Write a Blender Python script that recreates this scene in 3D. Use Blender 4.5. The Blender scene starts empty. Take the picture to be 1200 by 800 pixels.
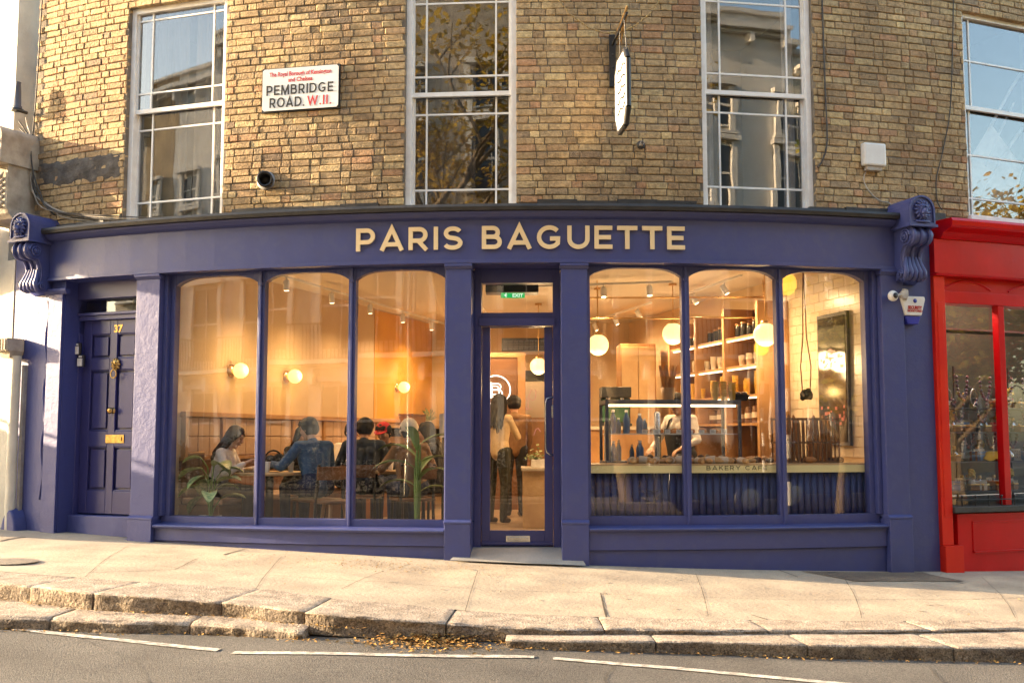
import bpy, bmesh, math, random
from mathutils import Vector, Matrix, noise
random.seed(11)
sc = bpy.context.scene
COL = sc.collection
PI = math.pi
# ---------------------------------------------------------------- facade frame
R, XC, Y0, CZ = 13.0, 0.5, 10.4, 1.11
TH = math.atan(112/1250)
def ray(px, py):
    x = (px-600)/1250; v = -(py-400)/1250
    return x, math.cos(TH)-v*math.sin(TH), math.sin(TH)+v*math.cos(TH)
def P(px, py, d=0.0):
    """arc position and height on the curved frontage of a point seen in the photo"""
    dx, dy, dz = ray(px, py); r = R+d; cx, cy = XC, Y0+R
    a = dx*dx+dy*dy; b = -2*(dx*cx+dy*cy); c = cx*cx+cy*cy-r*r
    t = (-b-math.sqrt(b*b-4*a*c))/(2*a)
    return R*math.atan2(t*dx-cx, cy-t*dy), t*dz+CZ
def D(px, py, Y):
    """point at depth Y"""
    dx, dy, dz = ray(px, py); t = Y/dy
    return Vector((t*dx, Y, t*dz+CZ))
def W(s, z, d=0.0):
    a = s/R
    return Vector((XC+(R+d)*math.sin(a), Y0+R-(R+d)*math.cos(a), z))
def SD(x, y):
    a = math.atan2(x-XC, Y0+R-y)
    return R*a, math.hypot(x-XC, Y0+R-y)-R
def TN(s):
    a = s/R
    return Vector((math.cos(a), math.sin(a), 0)), Vector((math.sin(a), -math.cos(a), 0))

# ---------------------------------------------------------------- materials
def new_mat(name):
    m = bpy.data.materials.new(name); m.use_nodes = True
    nt = m.node_tree; b = nt.nodes['Principled BSDF']
    return m, nt, b
def N(nt, t, **kw):
    n = nt.nodes.new(t)
    for k, v in kw.items():
        if hasattr(n, k): setattr(n, k, v)
        else: n.inputs[k].default_value = v
    return n
def rgb(c): return (c[0], c[1], c[2], 1)
def mat(name, c, rough=.5, c2=None, ns=6., var=.35, bump=0., bs=30., metal=0., emit=None, es=0., rnd=0., spec=.5, coat=0., coords='Object', det=6., fleck=None):
    """a paint, stone or wood with some wear: colour wanders between c and c2, fine bump"""
    m, nt, b = new_mat(name)
    b.inputs['Roughness'].default_value = rough
    b.inputs['Metallic'].default_value = metal
    b.inputs['Specular IOR Level'].default_value = spec
    if coat: b.inputs['Coat Weight'].default_value = coat; b.inputs['Coat Roughness'].default_value = .12
    tc = N(nt, 'ShaderNodeTexCoord')
    no = N(nt, 'ShaderNodeTexNoise'); no.inputs['Scale'].default_value = ns; no.inputs['Detail'].default_value = det; no.inputs['Roughness'].default_value = .6
    nt.links.new(tc.outputs[coords], no.inputs['Vector'])
    if c2 is None: c2 = tuple(x*(1-var) for x in c)
    rp = N(nt, 'ShaderNodeValToRGB'); rp.color_ramp.elements[0].position = .35; rp.color_ramp.elements[1].position = .68
    rp.color_ramp.elements[0].color = rgb(c2); rp.color_ramp.elements[1].color = rgb(c)
    nt.links.new(no.outputs['Fac'], rp.inputs['Fac'])
    out = rp.outputs['Color']
    if fleck:
        vo = N(nt, 'ShaderNodeTexNoise'); vo.inputs['Scale'].default_value = fleck[1]; vo.inputs['Detail'].default_value = 2
        nt.links.new(tc.outputs[coords], vo.inputs['Vector'])
        r2 = N(nt, 'ShaderNodeValToRGB'); r2.color_ramp.elements[0].position = .52; r2.color_ramp.elements[1].position = .62
        r2.color_ramp.elements[0].color = (0, 0, 0, 1); r2.color_ramp.elements[1].color = (1, 1, 1, 1)
        nt.links.new(vo.outputs['Fac'], r2.inputs['Fac'])
        mx = N(nt, 'ShaderNodeMixRGB'); nt.links.new(r2.outputs['Color'], mx.inputs['Fac']); nt.links.new(out, mx.inputs['Color1']); mx.inputs['Color2'].default_value = rgb(fleck[0])
        out = mx.outputs['Color']
    if rnd:
        at = N(nt, 'ShaderNodeAttribute', attribute_name='rnd')
        hs = N(nt, 'ShaderNodeHueSaturation')
        mr = N(nt, 'ShaderNodeMapRange'); mr.inputs['To Min'].default_value = 1-rnd; mr.inputs['To Max'].default_value = 1+rnd
        nt.links.new(at.outputs['Fac'], mr.inputs['Value']); nt.links.new(mr.outputs['Result'], hs.inputs['Value'])
        nt.links.new(out, hs.inputs['Color']); out = hs.outputs['Color']
    nt.links.new(out, b.inputs['Base Color'])
    if bump:
        n2 = N(nt, 'ShaderNodeTexNoise'); n2.inputs['Scale'].default_value = bs; n2.inputs['Detail'].default_value = 8; n2.inputs['Roughness'].default_value = .65
        nt.links.new(tc.outputs[coords], n2.inputs['Vector'])
        bp = N(nt, 'ShaderNodeBump'); bp.inputs['Strength'].default_value = 1; bp.inputs['Distance'].default_value = bump
        nt.links.new(n2.outputs['Fac'], bp.inputs['Height']); nt.links.new(bp.outputs['Normal'], b.inputs['Normal'])
    if emit: b.inputs['Emission Color'].default_value = rgb(emit); b.inputs['Emission Strength'].default_value = es
    return m
def glass(name, tint=(1, 1, 1), ior=1.5, rough=0., wob=0.):
    m = bpy.data.materials.new(name); m.use_nodes = True; nt = m.node_tree; nt.nodes.clear()
    o = N(nt, 'ShaderNodeOutputMaterial'); mx = N(nt, 'ShaderNodeMixShader'); tr = N(nt, 'ShaderNodeBsdfTransparent'); gl = N(nt, 'ShaderNodeBsdfGlossy')
    fr = N(nt, 'ShaderNodeFresnel'); geo = N(nt, 'ShaderNodeNewGeometry'); mr = N(nt, 'ShaderNodeMapRange'); mr.inputs['To Min'].default_value = ior; mr.inputs['To Max'].default_value = 1/ior
    nt.links.new(geo.outputs['Backfacing'], mr.inputs['Value']); nt.links.new(mr.outputs['Result'], fr.inputs['IOR'])
    tr.inputs['Color'].default_value = rgb(tint); gl.inputs['Roughness'].default_value = rough
    nt.links.new(fr.outputs[0], mx.inputs[0]); nt.links.new(tr.outputs[0], mx.inputs[1]); nt.links.new(gl.outputs[0], mx.inputs[2]); nt.links.new(mx.outputs[0], o.inputs['Surface'])
    if wob:
        tc = N(nt, 'ShaderNodeTexCoord'); no = N(nt, 'ShaderNodeTexNoise'); no.inputs['Scale'].default_value = 1.6; no.inputs['Detail'].default_value = 1
        bp = N(nt, 'ShaderNodeBump'); bp.inputs['Distance'].default_value = wob; bp.inputs['Strength'].default_value = 1
        nt.links.new(tc.outputs['Object'], no.inputs['Vector']); nt.links.new(no.outputs['Fac'], bp.inputs['Height']); nt.links.new(bp.outputs['Normal'], gl.inputs['Normal'])
    return m
M = {}
BL = (.046, .06, .205)
M['blue'] = mat('blue paint', BL, .42, (.05, .06, .18), ns=3.5, bump=.002, bs=35, fleck=((.054, .066, .19), 9))
M['blue_rough'] = mat('blue painted render', BL, .55, (.046, .056, .19), ns=3, bump=.008, bs=9)
M['blue_dark'] = mat('dark blue paint', (.05, .055, .19), .38, (.04, .044, .16), ns=2, bump=.0008, bs=80)
M['blue_door'] = mat('glossy door paint', (.04, .042, .16), .32, (.034, .036, .14), ns=2, bump=.0008, bs=60)
M['blue_flute'] = mat('navy panel', (.02, .028, .12), .4, (.016, .02, .095), ns=5)
M['gold'] = mat('pale gold letters', (.86, .67, .38), .38, (.8, .6, .33), ns=3)
M['red'] = mat('red gloss paint', (.62, .004, .008), .3, (.5, .003, .006), ns=2, bump=.002, bs=9, spec=.3, coat=.12)
M['orange_red'] = mat('faded red paint', (.68, .03, .008), .35, (.6, .012, .008), ns=2, bump=.002, bs=12, spec=.3)
M['white'] = mat('white gloss paint', (.84, .83, .80), .35, (.74, .71, .67), ns=9, bump=.001, bs=70)
M['black'] = mat('weathered lead', (.022, .02, .02), .6, (.05, .045, .04), ns=5, bump=.008, bs=20)
M['lead'] = mat('black lead sheet', (.016, .015, .015), .55, (.035, .032, .03), ns=5, bump=.006, bs=20)
M['blackm'] = mat('black metal', (.015, .015, .017), .4)
M['dark'] = mat('dark interior', (.05, .042, .034), .9)
M['steel'] = mat('brushed steel', (.6, .6, .6), .25, metal=1.)
M['brass'] = mat('aged brass', (.55, .36, .12), .32, (.3, .19, .07), ns=30, metal=1.)
M['brassp'] = mat('brushed brass', (.8, .52, .22), .3, metal=1.)
M['stucco'] = mat('cream stucco', (.66, .62, .52), .8, (.5, .46, .38), ns=2.5, bump=.012, bs=9)
M['stucco_w'] = mat('white stucco', (.7, .68, .64), .8, (.6, .57, .52), ns=1.5, bump=.004, bs=12)
M['stone'] = mat('moulded stone', (.5, .44, .35), .8, (.3, .25, .19), ns=5, bump=.01, bs=20)
M['slate'] = mat('slate', (.1, .1, .12), .6, ns=3)
M['grey'] = mat('grey plastic', (.32, .31, .3), .5, (.22, .2, .19), ns=10)
M['plastic'] = mat('white plastic', (.75, .74, .7), .35, (.66, .64, .6), ns=8)
M['cable'] = mat('dusty cable', (.03, .027, .025), .7, (.08, .07, .06), ns=12)
M['cablew'] = mat('pale cable', (.5, .46, .4), .7, (.3, .26, .22), ns=12)
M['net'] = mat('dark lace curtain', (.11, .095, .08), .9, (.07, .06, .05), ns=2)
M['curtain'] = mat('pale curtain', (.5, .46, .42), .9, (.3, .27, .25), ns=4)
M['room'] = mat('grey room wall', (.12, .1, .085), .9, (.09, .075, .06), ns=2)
M['signw'] = mat('white enamel', (.8, .8, .78), .25, (.7, .7, .68), ns=3)
M['signb'] = mat('black lettering', (.02, .02, .02), .4)
M['signr'] = mat('red lettering', (.6, .03, .03), .4)
M['blueplas'] = mat('blue plastic', (.03, .04, .35), .3)
M['glass'] = glass('window glass', (.97, .97, .97), 1.6, 0, .0008)
M['glassu'] = glass('old sash glass', (.9, .9, .9), 1.95, 0, .0012)
M['glassc'] = glass('clear glass', (.98, .98, .98), 1.35)

def brick_mat():
    m, nt, b = new_mat('stock brick')
    at = N(nt, 'ShaderNodeAttribute', attribute_name='rnd')
    rp = N(nt, 'ShaderNodeValToRGB'); cr = rp.color_ramp
    cols = [(0, (.34, .25, .15)), (.15, (.43, .31, .175)), (.35, (.52, .395, .22)), (.55, (.46, .345, .2)), (.7, (.40, .29, .17)), (.8, (.48, .29, .17)), (.88, (.62, .50, .28)), (1, (.27, .2, .14))]
    cr.elements[0].color = rgb(cols[0][1]); cr.elements[1].color = rgb(cols[-1][1])
    for p, c in cols[1:-1]:
        e = cr.elements.new(p); e.color = rgb(c)
    nt.links.new(at.outputs['Fac'], rp.inputs['Fac'])
    tc = N(nt, 'ShaderNodeTexCoord')
    n1 = N(nt, 'ShaderNodeTexNoise', Scale=24., Detail=10.); n1.inputs['Roughness'].default_value = .7; nt.links.new(tc.outputs['Object'], n1.inputs['Vector'])
    r1 = N(nt, 'ShaderNodeValToRGB'); r1.color_ramp.elements[0].position = .38; r1.color_ramp.elements[1].position = .6
    r1.color_ramp.elements[0].color = (.62, .6, .57, 1); r1.color_ramp.elements[1].color = (1.1, 1.06, 1.0, 1)
    nt.links.new(n1.outputs['Fac'], r1.inputs['Fac'])
    mu = N(nt, 'ShaderNodeMixRGB', blend_type='MULTIPLY'); mu.inputs['Fac'].default_value = 1
    nt.links.new(rp.outputs['Color'], mu.inputs['Color1']); nt.links.new(r1.outputs['Color'], mu.inputs['Color2'])
    # soot in big soft patches
    n2 = N(nt, 'ShaderNodeTexNoise', Scale=1.3, Detail=5.); nt.links.new(tc.outputs['Object'], n2.inputs['Vector'])
    r2 = N(nt, 'ShaderNodeValToRGB'); r2.color_ramp.elements[0].position = .38; r2.color_ramp.elements[1].position = .62
    r2.color_ramp.elements[0].color = (.74, .71, .68, 1); r2.color_ramp.elements[1].color = (1.08, 1.08, 1.05, 1)
    nt.links.new(n2.outputs['Fac'], r2.inputs['Fac'])
    m2 = N(nt, 'ShaderNodeMixRGB', blend_type='MULTIPLY'); m2.inputs['Fac'].default_value = 1
    nt.links.new(mu.outputs['Color'], m2.inputs['Color1']); nt.links.new(r2.outputs['Color'], m2.inputs['Color2'])
    nt.links.new(m2.outputs['Color'], b.inputs['Base Color']); b.inputs['Roughness'].default_value = .9
    n3 = N(nt, 'ShaderNodeTexNoise', Scale=55., Detail=9.); nt.links.new(tc.outputs['Object'], n3.inputs['Vector'])
    bp = N(nt, 'ShaderNodeBump'); bp.inputs['Distance'].default_value = .011; bp.inputs['Strength'].default_value = 1
    nt.links.new(n3.outputs['Fac'], bp.inputs['Height']); nt.links.new(bp.outputs['Normal'], b.inputs['Normal'])
    return m
M['brick'] = brick_mat()
M['mortar'] = mat('sooty lime mortar', (.26, .215, .16), .95, (.12, .1, .078), ns=5, bump=.01, bs=50)

# ---------------------------------------------------------------- mesh builder
ORG = {}
class MB:
    def __init__(s): s.v = []; s.f = []; s.m = []; s.r = []; s.sm = []; s.mi = 0; s.rn = .5; s.smooth = False
    def add(s, vs, fs, smooth=None):
        o = len(s.v); s.v += [Vector(p) for p in vs]
        for f in fs: s.f.append([i+o for i in f]); s.m.append(s.mi); s.r.append(s.rn); s.sm.append(s.smooth if smooth is None else smooth)
    def hexa(s, p):
        s.add(p, [(0, 3, 2, 1), (4, 5, 6, 7), (0, 1, 5, 4), (1, 2, 6, 5), (2, 3, 7, 6), (3, 0, 4, 7)])
    def box(s, a, b):
        x0, y0, z0 = a; x1, y1, z1 = b
        s.hexa([(x0, y0, z0), (x1, y0, z0), (x1, y1, z0), (x0, y1, z0), (x0, y0, z1), (x1, y0, z1), (x1, y1, z1), (x0, y1, z1)])
    def obox(s, c, ax, ay, az):
        """box round c with half-axes"""
        c = Vector(c); ax, ay, az = Vector(ax), Vector(ay), Vector(az)
        s.hexa([c-ax-ay-az, c+ax-ay-az, c+ax+ay-az, c-ax+ay-az, c-ax-ay+az, c+ax-ay+az, c+ax+ay+az, c-ax+ay+az])
    def bb(s, s0, s1, z0, z1, d0, d1, n=None):
        """box bent along the frontage, d0 back, d1 front"""
        if s0 > s1: s0, s1 = s1, s0
        if n is None: n = max(1, int(math.ceil((s1-s0)/.35)))
        vs = []
        for i in range(n+1):
            u = s0+(s1-s0)*i/n
            vs += [W(u, z0, d0), W(u, z0, d1), W(u, z1, d1), W(u, z1, d0)]
        fs = [(0, 1, 2, 3), tuple(4*n+k for k in (3, 2, 1, 0))]
        for i in range(n):
            a = 4*i; b = a+4
            for k in range(4): fs.append((a+k, b+k, b+(k+1) % 4, a+(k+1) % 4))
        s.add(vs, fs)
    def bq(s, q, d0, d1):
        """four-cornered block on the frontage, corners (s,z)"""
        s.prism([W(a, z, d1) for a, z in q], [W(a, z, d0) for a, z in q])
    def prism(s, front, back, smooth=None):
        n = len(front)
        fs = [tuple(range(n)), tuple(range(2*n-1, n-1, -1))]
        s.add(list(front)+list(back), fs, False)
        o = len(s.v)-2*n
        for i in range(n):
            j = (i+1) % n
            s.f.append([o+i, o+n+i, o+n+j, o+j]); s.m.append(s.mi); s.r.append(s.rn); s.sm.append(bool(smooth))
    def profile(s, prof, s0, s1, n=None):
        """moulding: profile of (d,z) swept along the frontage"""
        if n is None: n = max(1, int(math.ceil((s1-s0)/.35)))
        k = len(prof); vs = []
        for i in range(n+1):
            u = s0+(s1-s0)*i/n
            vs += [W(u, z, d) for d, z in prof]
        fs = [tuple(range(k-1, -1, -1)), tuple(n*k+j for j in range(k))]
        for i in range(n):
            for j in range(k):
                a = i*k+j; b = i*k+(j+1) % k
                fs.append((a, b, b+k, a+k))
        s.add(vs, fs)
    def tube(s, pts, r, n=8, smooth=True, caps=True):
        pts = [Vector(p) for p in pts]; m = len(pts)
        rs = r if isinstance(r, (list, tuple)) else [r]*m
        vs = []; up = None
        for i, p in enumerate(pts):
            t = (pts[min(i+1, m-1)]-pts[max(i-1, 0)])
            if t.length < 1e-9: t = Vector((0, 0, 1))
            t.normalize()
            if up is None:
                up = Vector((0, 0, 1)) if abs(t.z) < .9 else Vector((1, 0, 0))
            a = t.cross(up)
            if a.length < 1e-6: a = t.cross(Vector((0, 1, 0)))
            a.normalize(); b = a.cross(t).normalized(); up = b
            for k in range(n):
                c = 2*PI*k/n; vs.append(p+a*rs[i]*math.cos(c)+b*rs[i]*math.sin(c))
        fs = []
        for i in range(m-1):
            for k in range(n):
                q = (k+1) % n; fs.append((i*n+k, i*n+q, (i+1)*n+q, (i+1)*n+k))
        s.add(vs, fs, smooth)
        if caps: s.add(vs[:n], [tuple(range(n-1, -1, -1))], False); s.add(vs[-n:], [tuple(range(n))], False)
    def lathe(s, prof, c=(0, 0, 0), n=16, axis=(0, 0, 1), smooth=True):
        """prof: (radius, height) along axis"""
        az = Vector(axis).normalized(); ax = az.orthogonal().normalized(); ay = az.cross(ax); c = Vector(c)
        vs = []; k = len(prof)
        for i in range(n):
            a = 2*PI*i/n; e = ax*math.cos(a)+ay*math.sin(a)
            vs += [c+e*r+az*h for r, h in prof]
        fs = []
        for i in range(n):
            j = (i+1) % n
            for q in range(k-1): fs.append((i*k+q, j*k+q, j*k+q+1, i*k+q+1))
        s.add(vs, fs, smooth)
        if prof[0][0] > 1e-4: s.add([vs[i*k] for i in range(n)], [tuple(range(n-1, -1, -1))], False)
        if prof[-1][0] > 1e-4: s.add([vs[i*k+k-1] for i in range(n)], [tuple(range(n))], False)
    def ball(s, c, r, n=12, sq=(1, 1, 1), ax=None):
        c = Vector(c); vs = []; fs = []; h = n
        A = ax or (Vector((1, 0, 0)), Vector((0, 1, 0)), Vector((0, 0, 1)))
        for i in range(h+1):
            t = PI*i/h
            for k in range(2*n):
                a = PI*k/n
                q = Vector((math.sin(t)*math.cos(a)*sq[0], math.sin(t)*math.sin(a)*sq[1], math.cos(t)*sq[2]))*r
                vs.append(c+A[0]*q.x+A[1]*q.y+A[2]*q.z)
        m = 2*n
        for i in range(h):
            for k in range(m):
                q = (k+1) % m; fs.append((i*m+k, (i+1)*m+k, (i+1)*m+q, i*m+q))
        s.add(vs, fs, True)
    def grid(s, fn, nu, nv, smooth=True):
        vs = [fn(i/nu, j/nv) for i in range(nu+1) for j in range(nv+1)]
        fs = [(i*(nv+1)+j, (i+1)*(nv+1)+j, (i+1)*(nv+1)+j+1, i*(nv+1)+j+1) for i in range(nu) for j in range(nv)]
        s.add(vs, fs, smooth)
    def build(s, name, mats, parent=None, bevel=0., weld=False):
        if not isinstance(mats, (list, tuple)): mats = [mats]
        me = bpy.data.meshes.new(name)
        if parent is not None: org = ORG[parent]
        else:
            n = max(1, len(s.v)); org = Vector((sum(v.x for v in s.v)/n, sum(v.y for v in s.v)/n, min(v.z for v in s.v)))
        me.from_pydata([v-org for v in s.v], [], s.f)
        for k in mats: me.materials.append(k)
        me.polygons.foreach_set('material_index', s.m)
        me.polygons.foreach_set('use_smooth', s.sm)
        at = me.attributes.new('rnd', 'FLOAT', 'FACE'); at.data.foreach_set('value', s.r)
        if weld or True:
            bm = bmesh.new(); bm.from_mesh(me)
            if weld: bmesh.ops.remove_doubles(bm, verts=bm.verts, dist=1e-5)
            bmesh.ops.recalc_face_normals(bm, faces=bm.faces); bm.to_mesh(me); bm.free()
        o = bpy.data.objects.new(name, me); COL.objects.link(o)
        if parent is not None: o.parent = parent
        else: o.location = org
        ORG[o] = org
        if bevel:
            md = o.modifiers.new('b', 'BEVEL'); md.width = bevel; md.segments = 2; md.limit_method = 'ANGLE'; md.angle_limit = math.radians(40)
        return o
def thing(name, label, cat, loc, group=None):
    o = bpy.data.objects.new(name, None); COL.objects.link(o); o.location = loc; ORG[o] = Vector(loc); o.empty_display_size = .1
    tag(o, label, cat, group); return o
def tag(o, label=None, cat=None, group=None, kind=None):
    if label: o['label'] = label
    if cat: o['category'] = cat
    if group: o['group'] = group
    if kind: o['kind'] = kind
    return o
def kids(o): return [c for c in bpy.data.objects if c.parent == o]
def copy_tree(o, loc=None, rot=None, parent=None, ch=None):
    c = o.copy(); COL.objects.link(c); c.parent = parent
    if loc is not None: c.location = loc
    if rot is not None: c.rotation_euler = rot
    for k in kids(o): copy_tree(k, parent=c)
    return c
def txt(string, size, fn, mb, bold=0., sx=1., align='LEFT', depth=.0, sp=1.):
    """built-in lettering turned into mesh, fn maps (u,v,w) to a point; returns nothing"""
    cu = bpy.data.curves.new('t', 'FONT'); cu.body = string; cu.size = size; cu.align_x = align; cu.offset = bold; cu.extrude = depth/2; cu.resolution_u = 3; cu.space_character = sp
    ob = bpy.data.objects.new('t', cu); COL.objects.link(ob)
    dg = bpy.context.evaluated_depsgraph_get(); me = bpy.data.meshes.new_from_object(ob.evaluated_get(dg))
    mb.add([fn(v.co.x*sx, v.co.y, v.co.z+depth/2) for v in me.vertices], [tuple(p.vertices) for p in me.polygons], False)
    bpy.data.objects.remove(ob); bpy.data.meshes.remove(me); bpy.data.curves.remove(cu)
def arc(cx, cy, r, a0, a1, n=14, ry=None):
    ry = r if ry is None else ry
    return [(cx+r*math.cos(math.radians(a0+(a1-a0)*i/n)), cy+ry*math.sin(math.radians(a0+(a1-a0)*i/n))) for i in range(n+1)]
def stroke(mb, pts, w, fn, d0, d1):
    """thick line with flat ends and mitred joints, as a solid"""
    n = len(pts); L = []; Rr = []
    for i in range(n):
        p = Vector(pts[i]); a = Vector(pts[max(i-1, 0)]); b = Vector(pts[min(i+1, n-1)])
        t1 = (p-a).normalized() if i > 0 else (b-p).normalized(); t2 = (b-p).normalized() if i < n-1 else t1
        n1 = Vector((-t1.y, t1.x)); n2 = Vector((-t2.y, t2.x)); m = (n1+n2)
        m = m.normalized() if m.length > 1e-6 else n1
        k = w/2/max(.35, m.dot(n1)); L.append(p+m*k); Rr.append(p-m*k)
    for i in range(n-1):
        q = [L[i], Rr[i], Rr[i+1], L[i+1]]
        vs = [fn(a.x, a.y, d1) for a in q]+[fn(a.x, a.y, d0) for a in q]
        fs = [(0, 1, 2, 3), (7, 6, 5, 4), (1, 5, 6, 2), (3, 7, 4, 0)]
        if i == 0: fs.append((0, 4, 5, 1))
        if i == n-2: fs.append((2, 6, 7, 3))
        mb.add(vs, fs, False)
LET = {  # unit-height capitals: width, strokes
 'P': (.82, [[(.09, 0), (.09, 1)], [(.09, .91)]+arc(.46, .65, .26, 90, -90)+[(.09, .39)]]),
 'A': (1.02, [[(.08, 0), (.51, .96), (.94, 0)], [(.24, .27), (.78, .27)]]),
 'R': (.86, [[(.09, 0), (.09, 1)], [(.09, .91)]+arc(.46, .66, .25, 90, -90)+[(.09, .41)], [(.4, .41), (.76, 0)]]),
 'I': (.18, [[(.09, 0), (.09, 1)]]),
 'S': (.82, [arc(.42, .70, .3, 25, 90, 8, .21)+arc(.40, .705, .27, 100, 255, 12, .205)+arc(.43, .285, .3, 75, -90, 14, .205)+arc(.40, .29, .32, -100, -155, 6, .21)]),
 'B': (.84, [[(.09, 0), (.09, 1)], [(.09, .91)]+arc(.46, .72, .2, 90, -90, 12, .19)+[(.09, .53)], [(.09, .53)]+arc(.5, .31, .24, 90, -90, 12, .22)+[(.09, .09)]]),
 'G': (1.06, [arc(.53, .5, .43, 42, 322, 26, .42)+[(.88, .44), (.55, .44)]]),
 'U': (.92, [[(.09, 1)]+arc(.46, .42, .37, 180, 360, 16, .34)+[(.83, 1)]]),
 'E': (.74, [[(.09, 0), (.09, 1)], [(.09, .91), (.74, .91)], [(.09, .5), (.68, .5)], [(.09, .09), (.74, .09)]]),
 'T': (.84, [[(0, .91), (.84, .91)], [(.42, 0), (.42, .9)]]),
 'M': (1.1, [[(.09, 0), (.14, 1)], [(.14, .95), (.55, .1), (.96, .95)], [(.96, 1), (1.01, 0)]]),
 'D': (.95, [[(.09, 0), (.09, 1)], [(.09, .91)]+arc(.44, .5, .42, 90, -90, 16, .41)+[(.09, .09)]]),
 'O': (1.06, [arc(.53, .5, .45, 0, 360, 28, .43)]),
 'W': (1.35, [[(.05, 1), (.36, .08), (.68, .9), (1.0, .08), (1.3, 1)]]),
 'L': (.68, [[(.09, 0), (.09, 1)], [(.09, .09), (.68, .09)]]),
 '1': (.2, [[(.1, 0), (.1, 1)]]),
 '.': (.2, [[(.1, 0), (.1, .14)]]),
 'K': (.84, [[(.09, 0), (.09, 1)], [(.7, 1), (.12, .42)], [(.3, .6), (.78, 0)]]),
 'Y': (.9, [[(.05, 1), (.45, .45), (.85, 1)], [(.45, .47), (.45, 0)]]),
 'C': (1.0, [arc(.53, .5, .43, 42, 318, 26, .42)]),
 'F': (.7, [[(.09, 0), (.09, 1)], [(.09, .91), (.7, .91)], [(.09, .5), (.64, .5)]]),
 ' ': (.4, []),
}
def words(string, width, height, gap=.2):
    tot = sum(LET[c][0] for c in string)+gap*(len(string)-1); k = width/tot; x = 0; res = []
    for c in string: res.append((c, x, k)); x += (LET[c][0]+gap)*k
    return res
def letters_mb(mb, string, width, height, fn, d0, d1, w=.18, gap=.2):
    for c, x, k in words(string, width, height, gap):
        for i, st in enumerate(LET[c][1]):
            stroke(mb, [(x+px*k, py*height) for px, py in st], w*height, fn, d0, d1+i*.0004)

def leafmat(name, c, c2):
    m = mat(name, c, .6, c2, ns=3, rnd=.45); nt = m.node_tree; b = nt.nodes['Principled BSDF']; o = nt.nodes['Material Output']
    tr = N(nt, 'ShaderNodeBsdfTranslucent'); mx = N(nt, 'ShaderNodeMixShader'); mx.inputs[0].default_value = .45
    src = b.inputs['Base Color'].links[0].from_socket; nt.links.new(src, tr.inputs['Color']); nt.links.new(b.outputs[0], mx.inputs[1]); nt.links.new(tr.outputs[0], mx.inputs[2]); nt.links.new(mx.outputs[0], o.inputs['Surface']); return m
# ================================================================= BRICK BUILDING
building = thing('brick_building', 'long curved yellow brick building with tall white sash windows above the blue shopfront', 'building', W(0, -.1, 0))
BD = -.06                      # brick face
SL, SR = -6.52, 9.5            # ends of the brick wall
Z0, Z1 = 3.36, 8.6
SL = P(42, 100, BD)[0]; W1R = P(262, 150, BD)[0]
WIN = [(P(151, 150, -.12)[0], W1R, 3.385, 5.80), (-1.60, -.458, 3.375, 5.80), (1.435, P(950, 150, -.12)[0]+.015, 3.385, 5.80), (4.50, 5.68, 3.44, 5.74), (7.4, 8.55, 3.44, 5.74)]
b = MB(); b.mi = 1
def wall_with_holes(b, s0, s1, z0, z1, d0, d1, holes):
    xs = sorted(set([s0, s1]+[h[0] for h in holes]+[h[1] for h in holes]))
    for a, c in zip(xs, xs[1:]):
        mid = (a+c)/2; hs = sorted([(h[2], h[3]) for h in holes if h[0] < mid < h[1]])
        z = z0
        for lo, hi in hs:
            if lo > z: b.bb(a, c, z, lo, d0, d1)
            z = hi
        if z < z1: b.bb(a, c, z, z1, d0, d1)
wall_with_holes(b, SL, SR, 2.95, Z1, -.36, BD-.012, WIN)
b.mi = 0
def brick(s0, s1, z0, z1, depth=.1):
    b.rn = random.random()
    j = lambda k: random.uniform(-k, k)
    out = BD+random.uniform(-.005, .004); c = .007
    ss = [s0, s0+c, (s0+s1)/2, s1-c, s1]; zz = [z0, z0+c, z1-c, z1]
    g = []; tilt = j(.0035); til2 = j(.002)
    for i, u in enumerate(ss):
        for k, v in enumerate(zz):
            e = (i in (0, 4))+(k in (0, 3))
            d = out-(.006 if e == 1 else .012 if e == 2 else 0)+tilt*(i-2)/2+til2*(k-1.5)+j(.0014)
            if e and random.random() < .12: d -= random.uniform(.004, .012)
            uu = u+(j(.0022) if e else 0); vv = v+(j(.0022) if e else 0)
            if e == 2: uu += (.002 if i == 0 else -.002); vv += (.002 if k == 0 else -.002)
            g.append(W(uu, vv, d))
    back = [W(s0, z0, out-depth), W(s1, z0, out-depth), W(s1, z1, out-depth), W(s0, z1, out-depth)]
    fs = [(i*4+k, (i+1)*4+k, (i+1)*4+k+1, i*4+k+1) for i in range(4) for k in range(3)]
    fs += [(20, 21, 16, 12, 8, 4, 0), (21, 22, 19, 18, 17, 16), (22, 23, 3, 7, 11, 15, 19), (23, 20, 0, 1, 2, 3)]
    b.add(g+back, fs, False)
CH = .0738; row = 0; z = Z0
while z < Z1-.05:
    wav = .006*math.sin(row*1.7)
    s = SL+(.17 if row % 2 else 0)-random.uniform(0, .05); st = row % 2
    while s < SR:
        L = (.222 if st else .108)+random.uniform(-.008, .008)
        if z > 6.3: L = .228
        a, c = s+.0035, s+L-.0035; st = 1-st; s += L
        wz = .004*math.sin(s*1.1+row)+.003*math.sin(s*3.3)
        lo, hi = z+.004+wz+random.uniform(-.0015, .0015), z+CH-.004+wz+random.uniform(-.0015, .0015)
        segs = [(max(a, SL), min(c, SR))]
        for h in WIN:
            if lo > h[2]-.03 and hi < h[3]+.03:
                ns = []
                for p, q in segs:
                    if q <= h[0] or p >= h[1]: ns.append((p, q)); continue
                    if p < h[0]: ns.append((p, h[0]))
                    if q > h[1]: ns.append((h[1], q))
                segs = ns
        for p, q in segs:
            if q-p > .03: brick(p, q, lo, hi)
    z += CH; row += 1
# flat brick arches over the windows
b.build('brick_wall', [M['brick'], M['mortar']], building)
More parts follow.
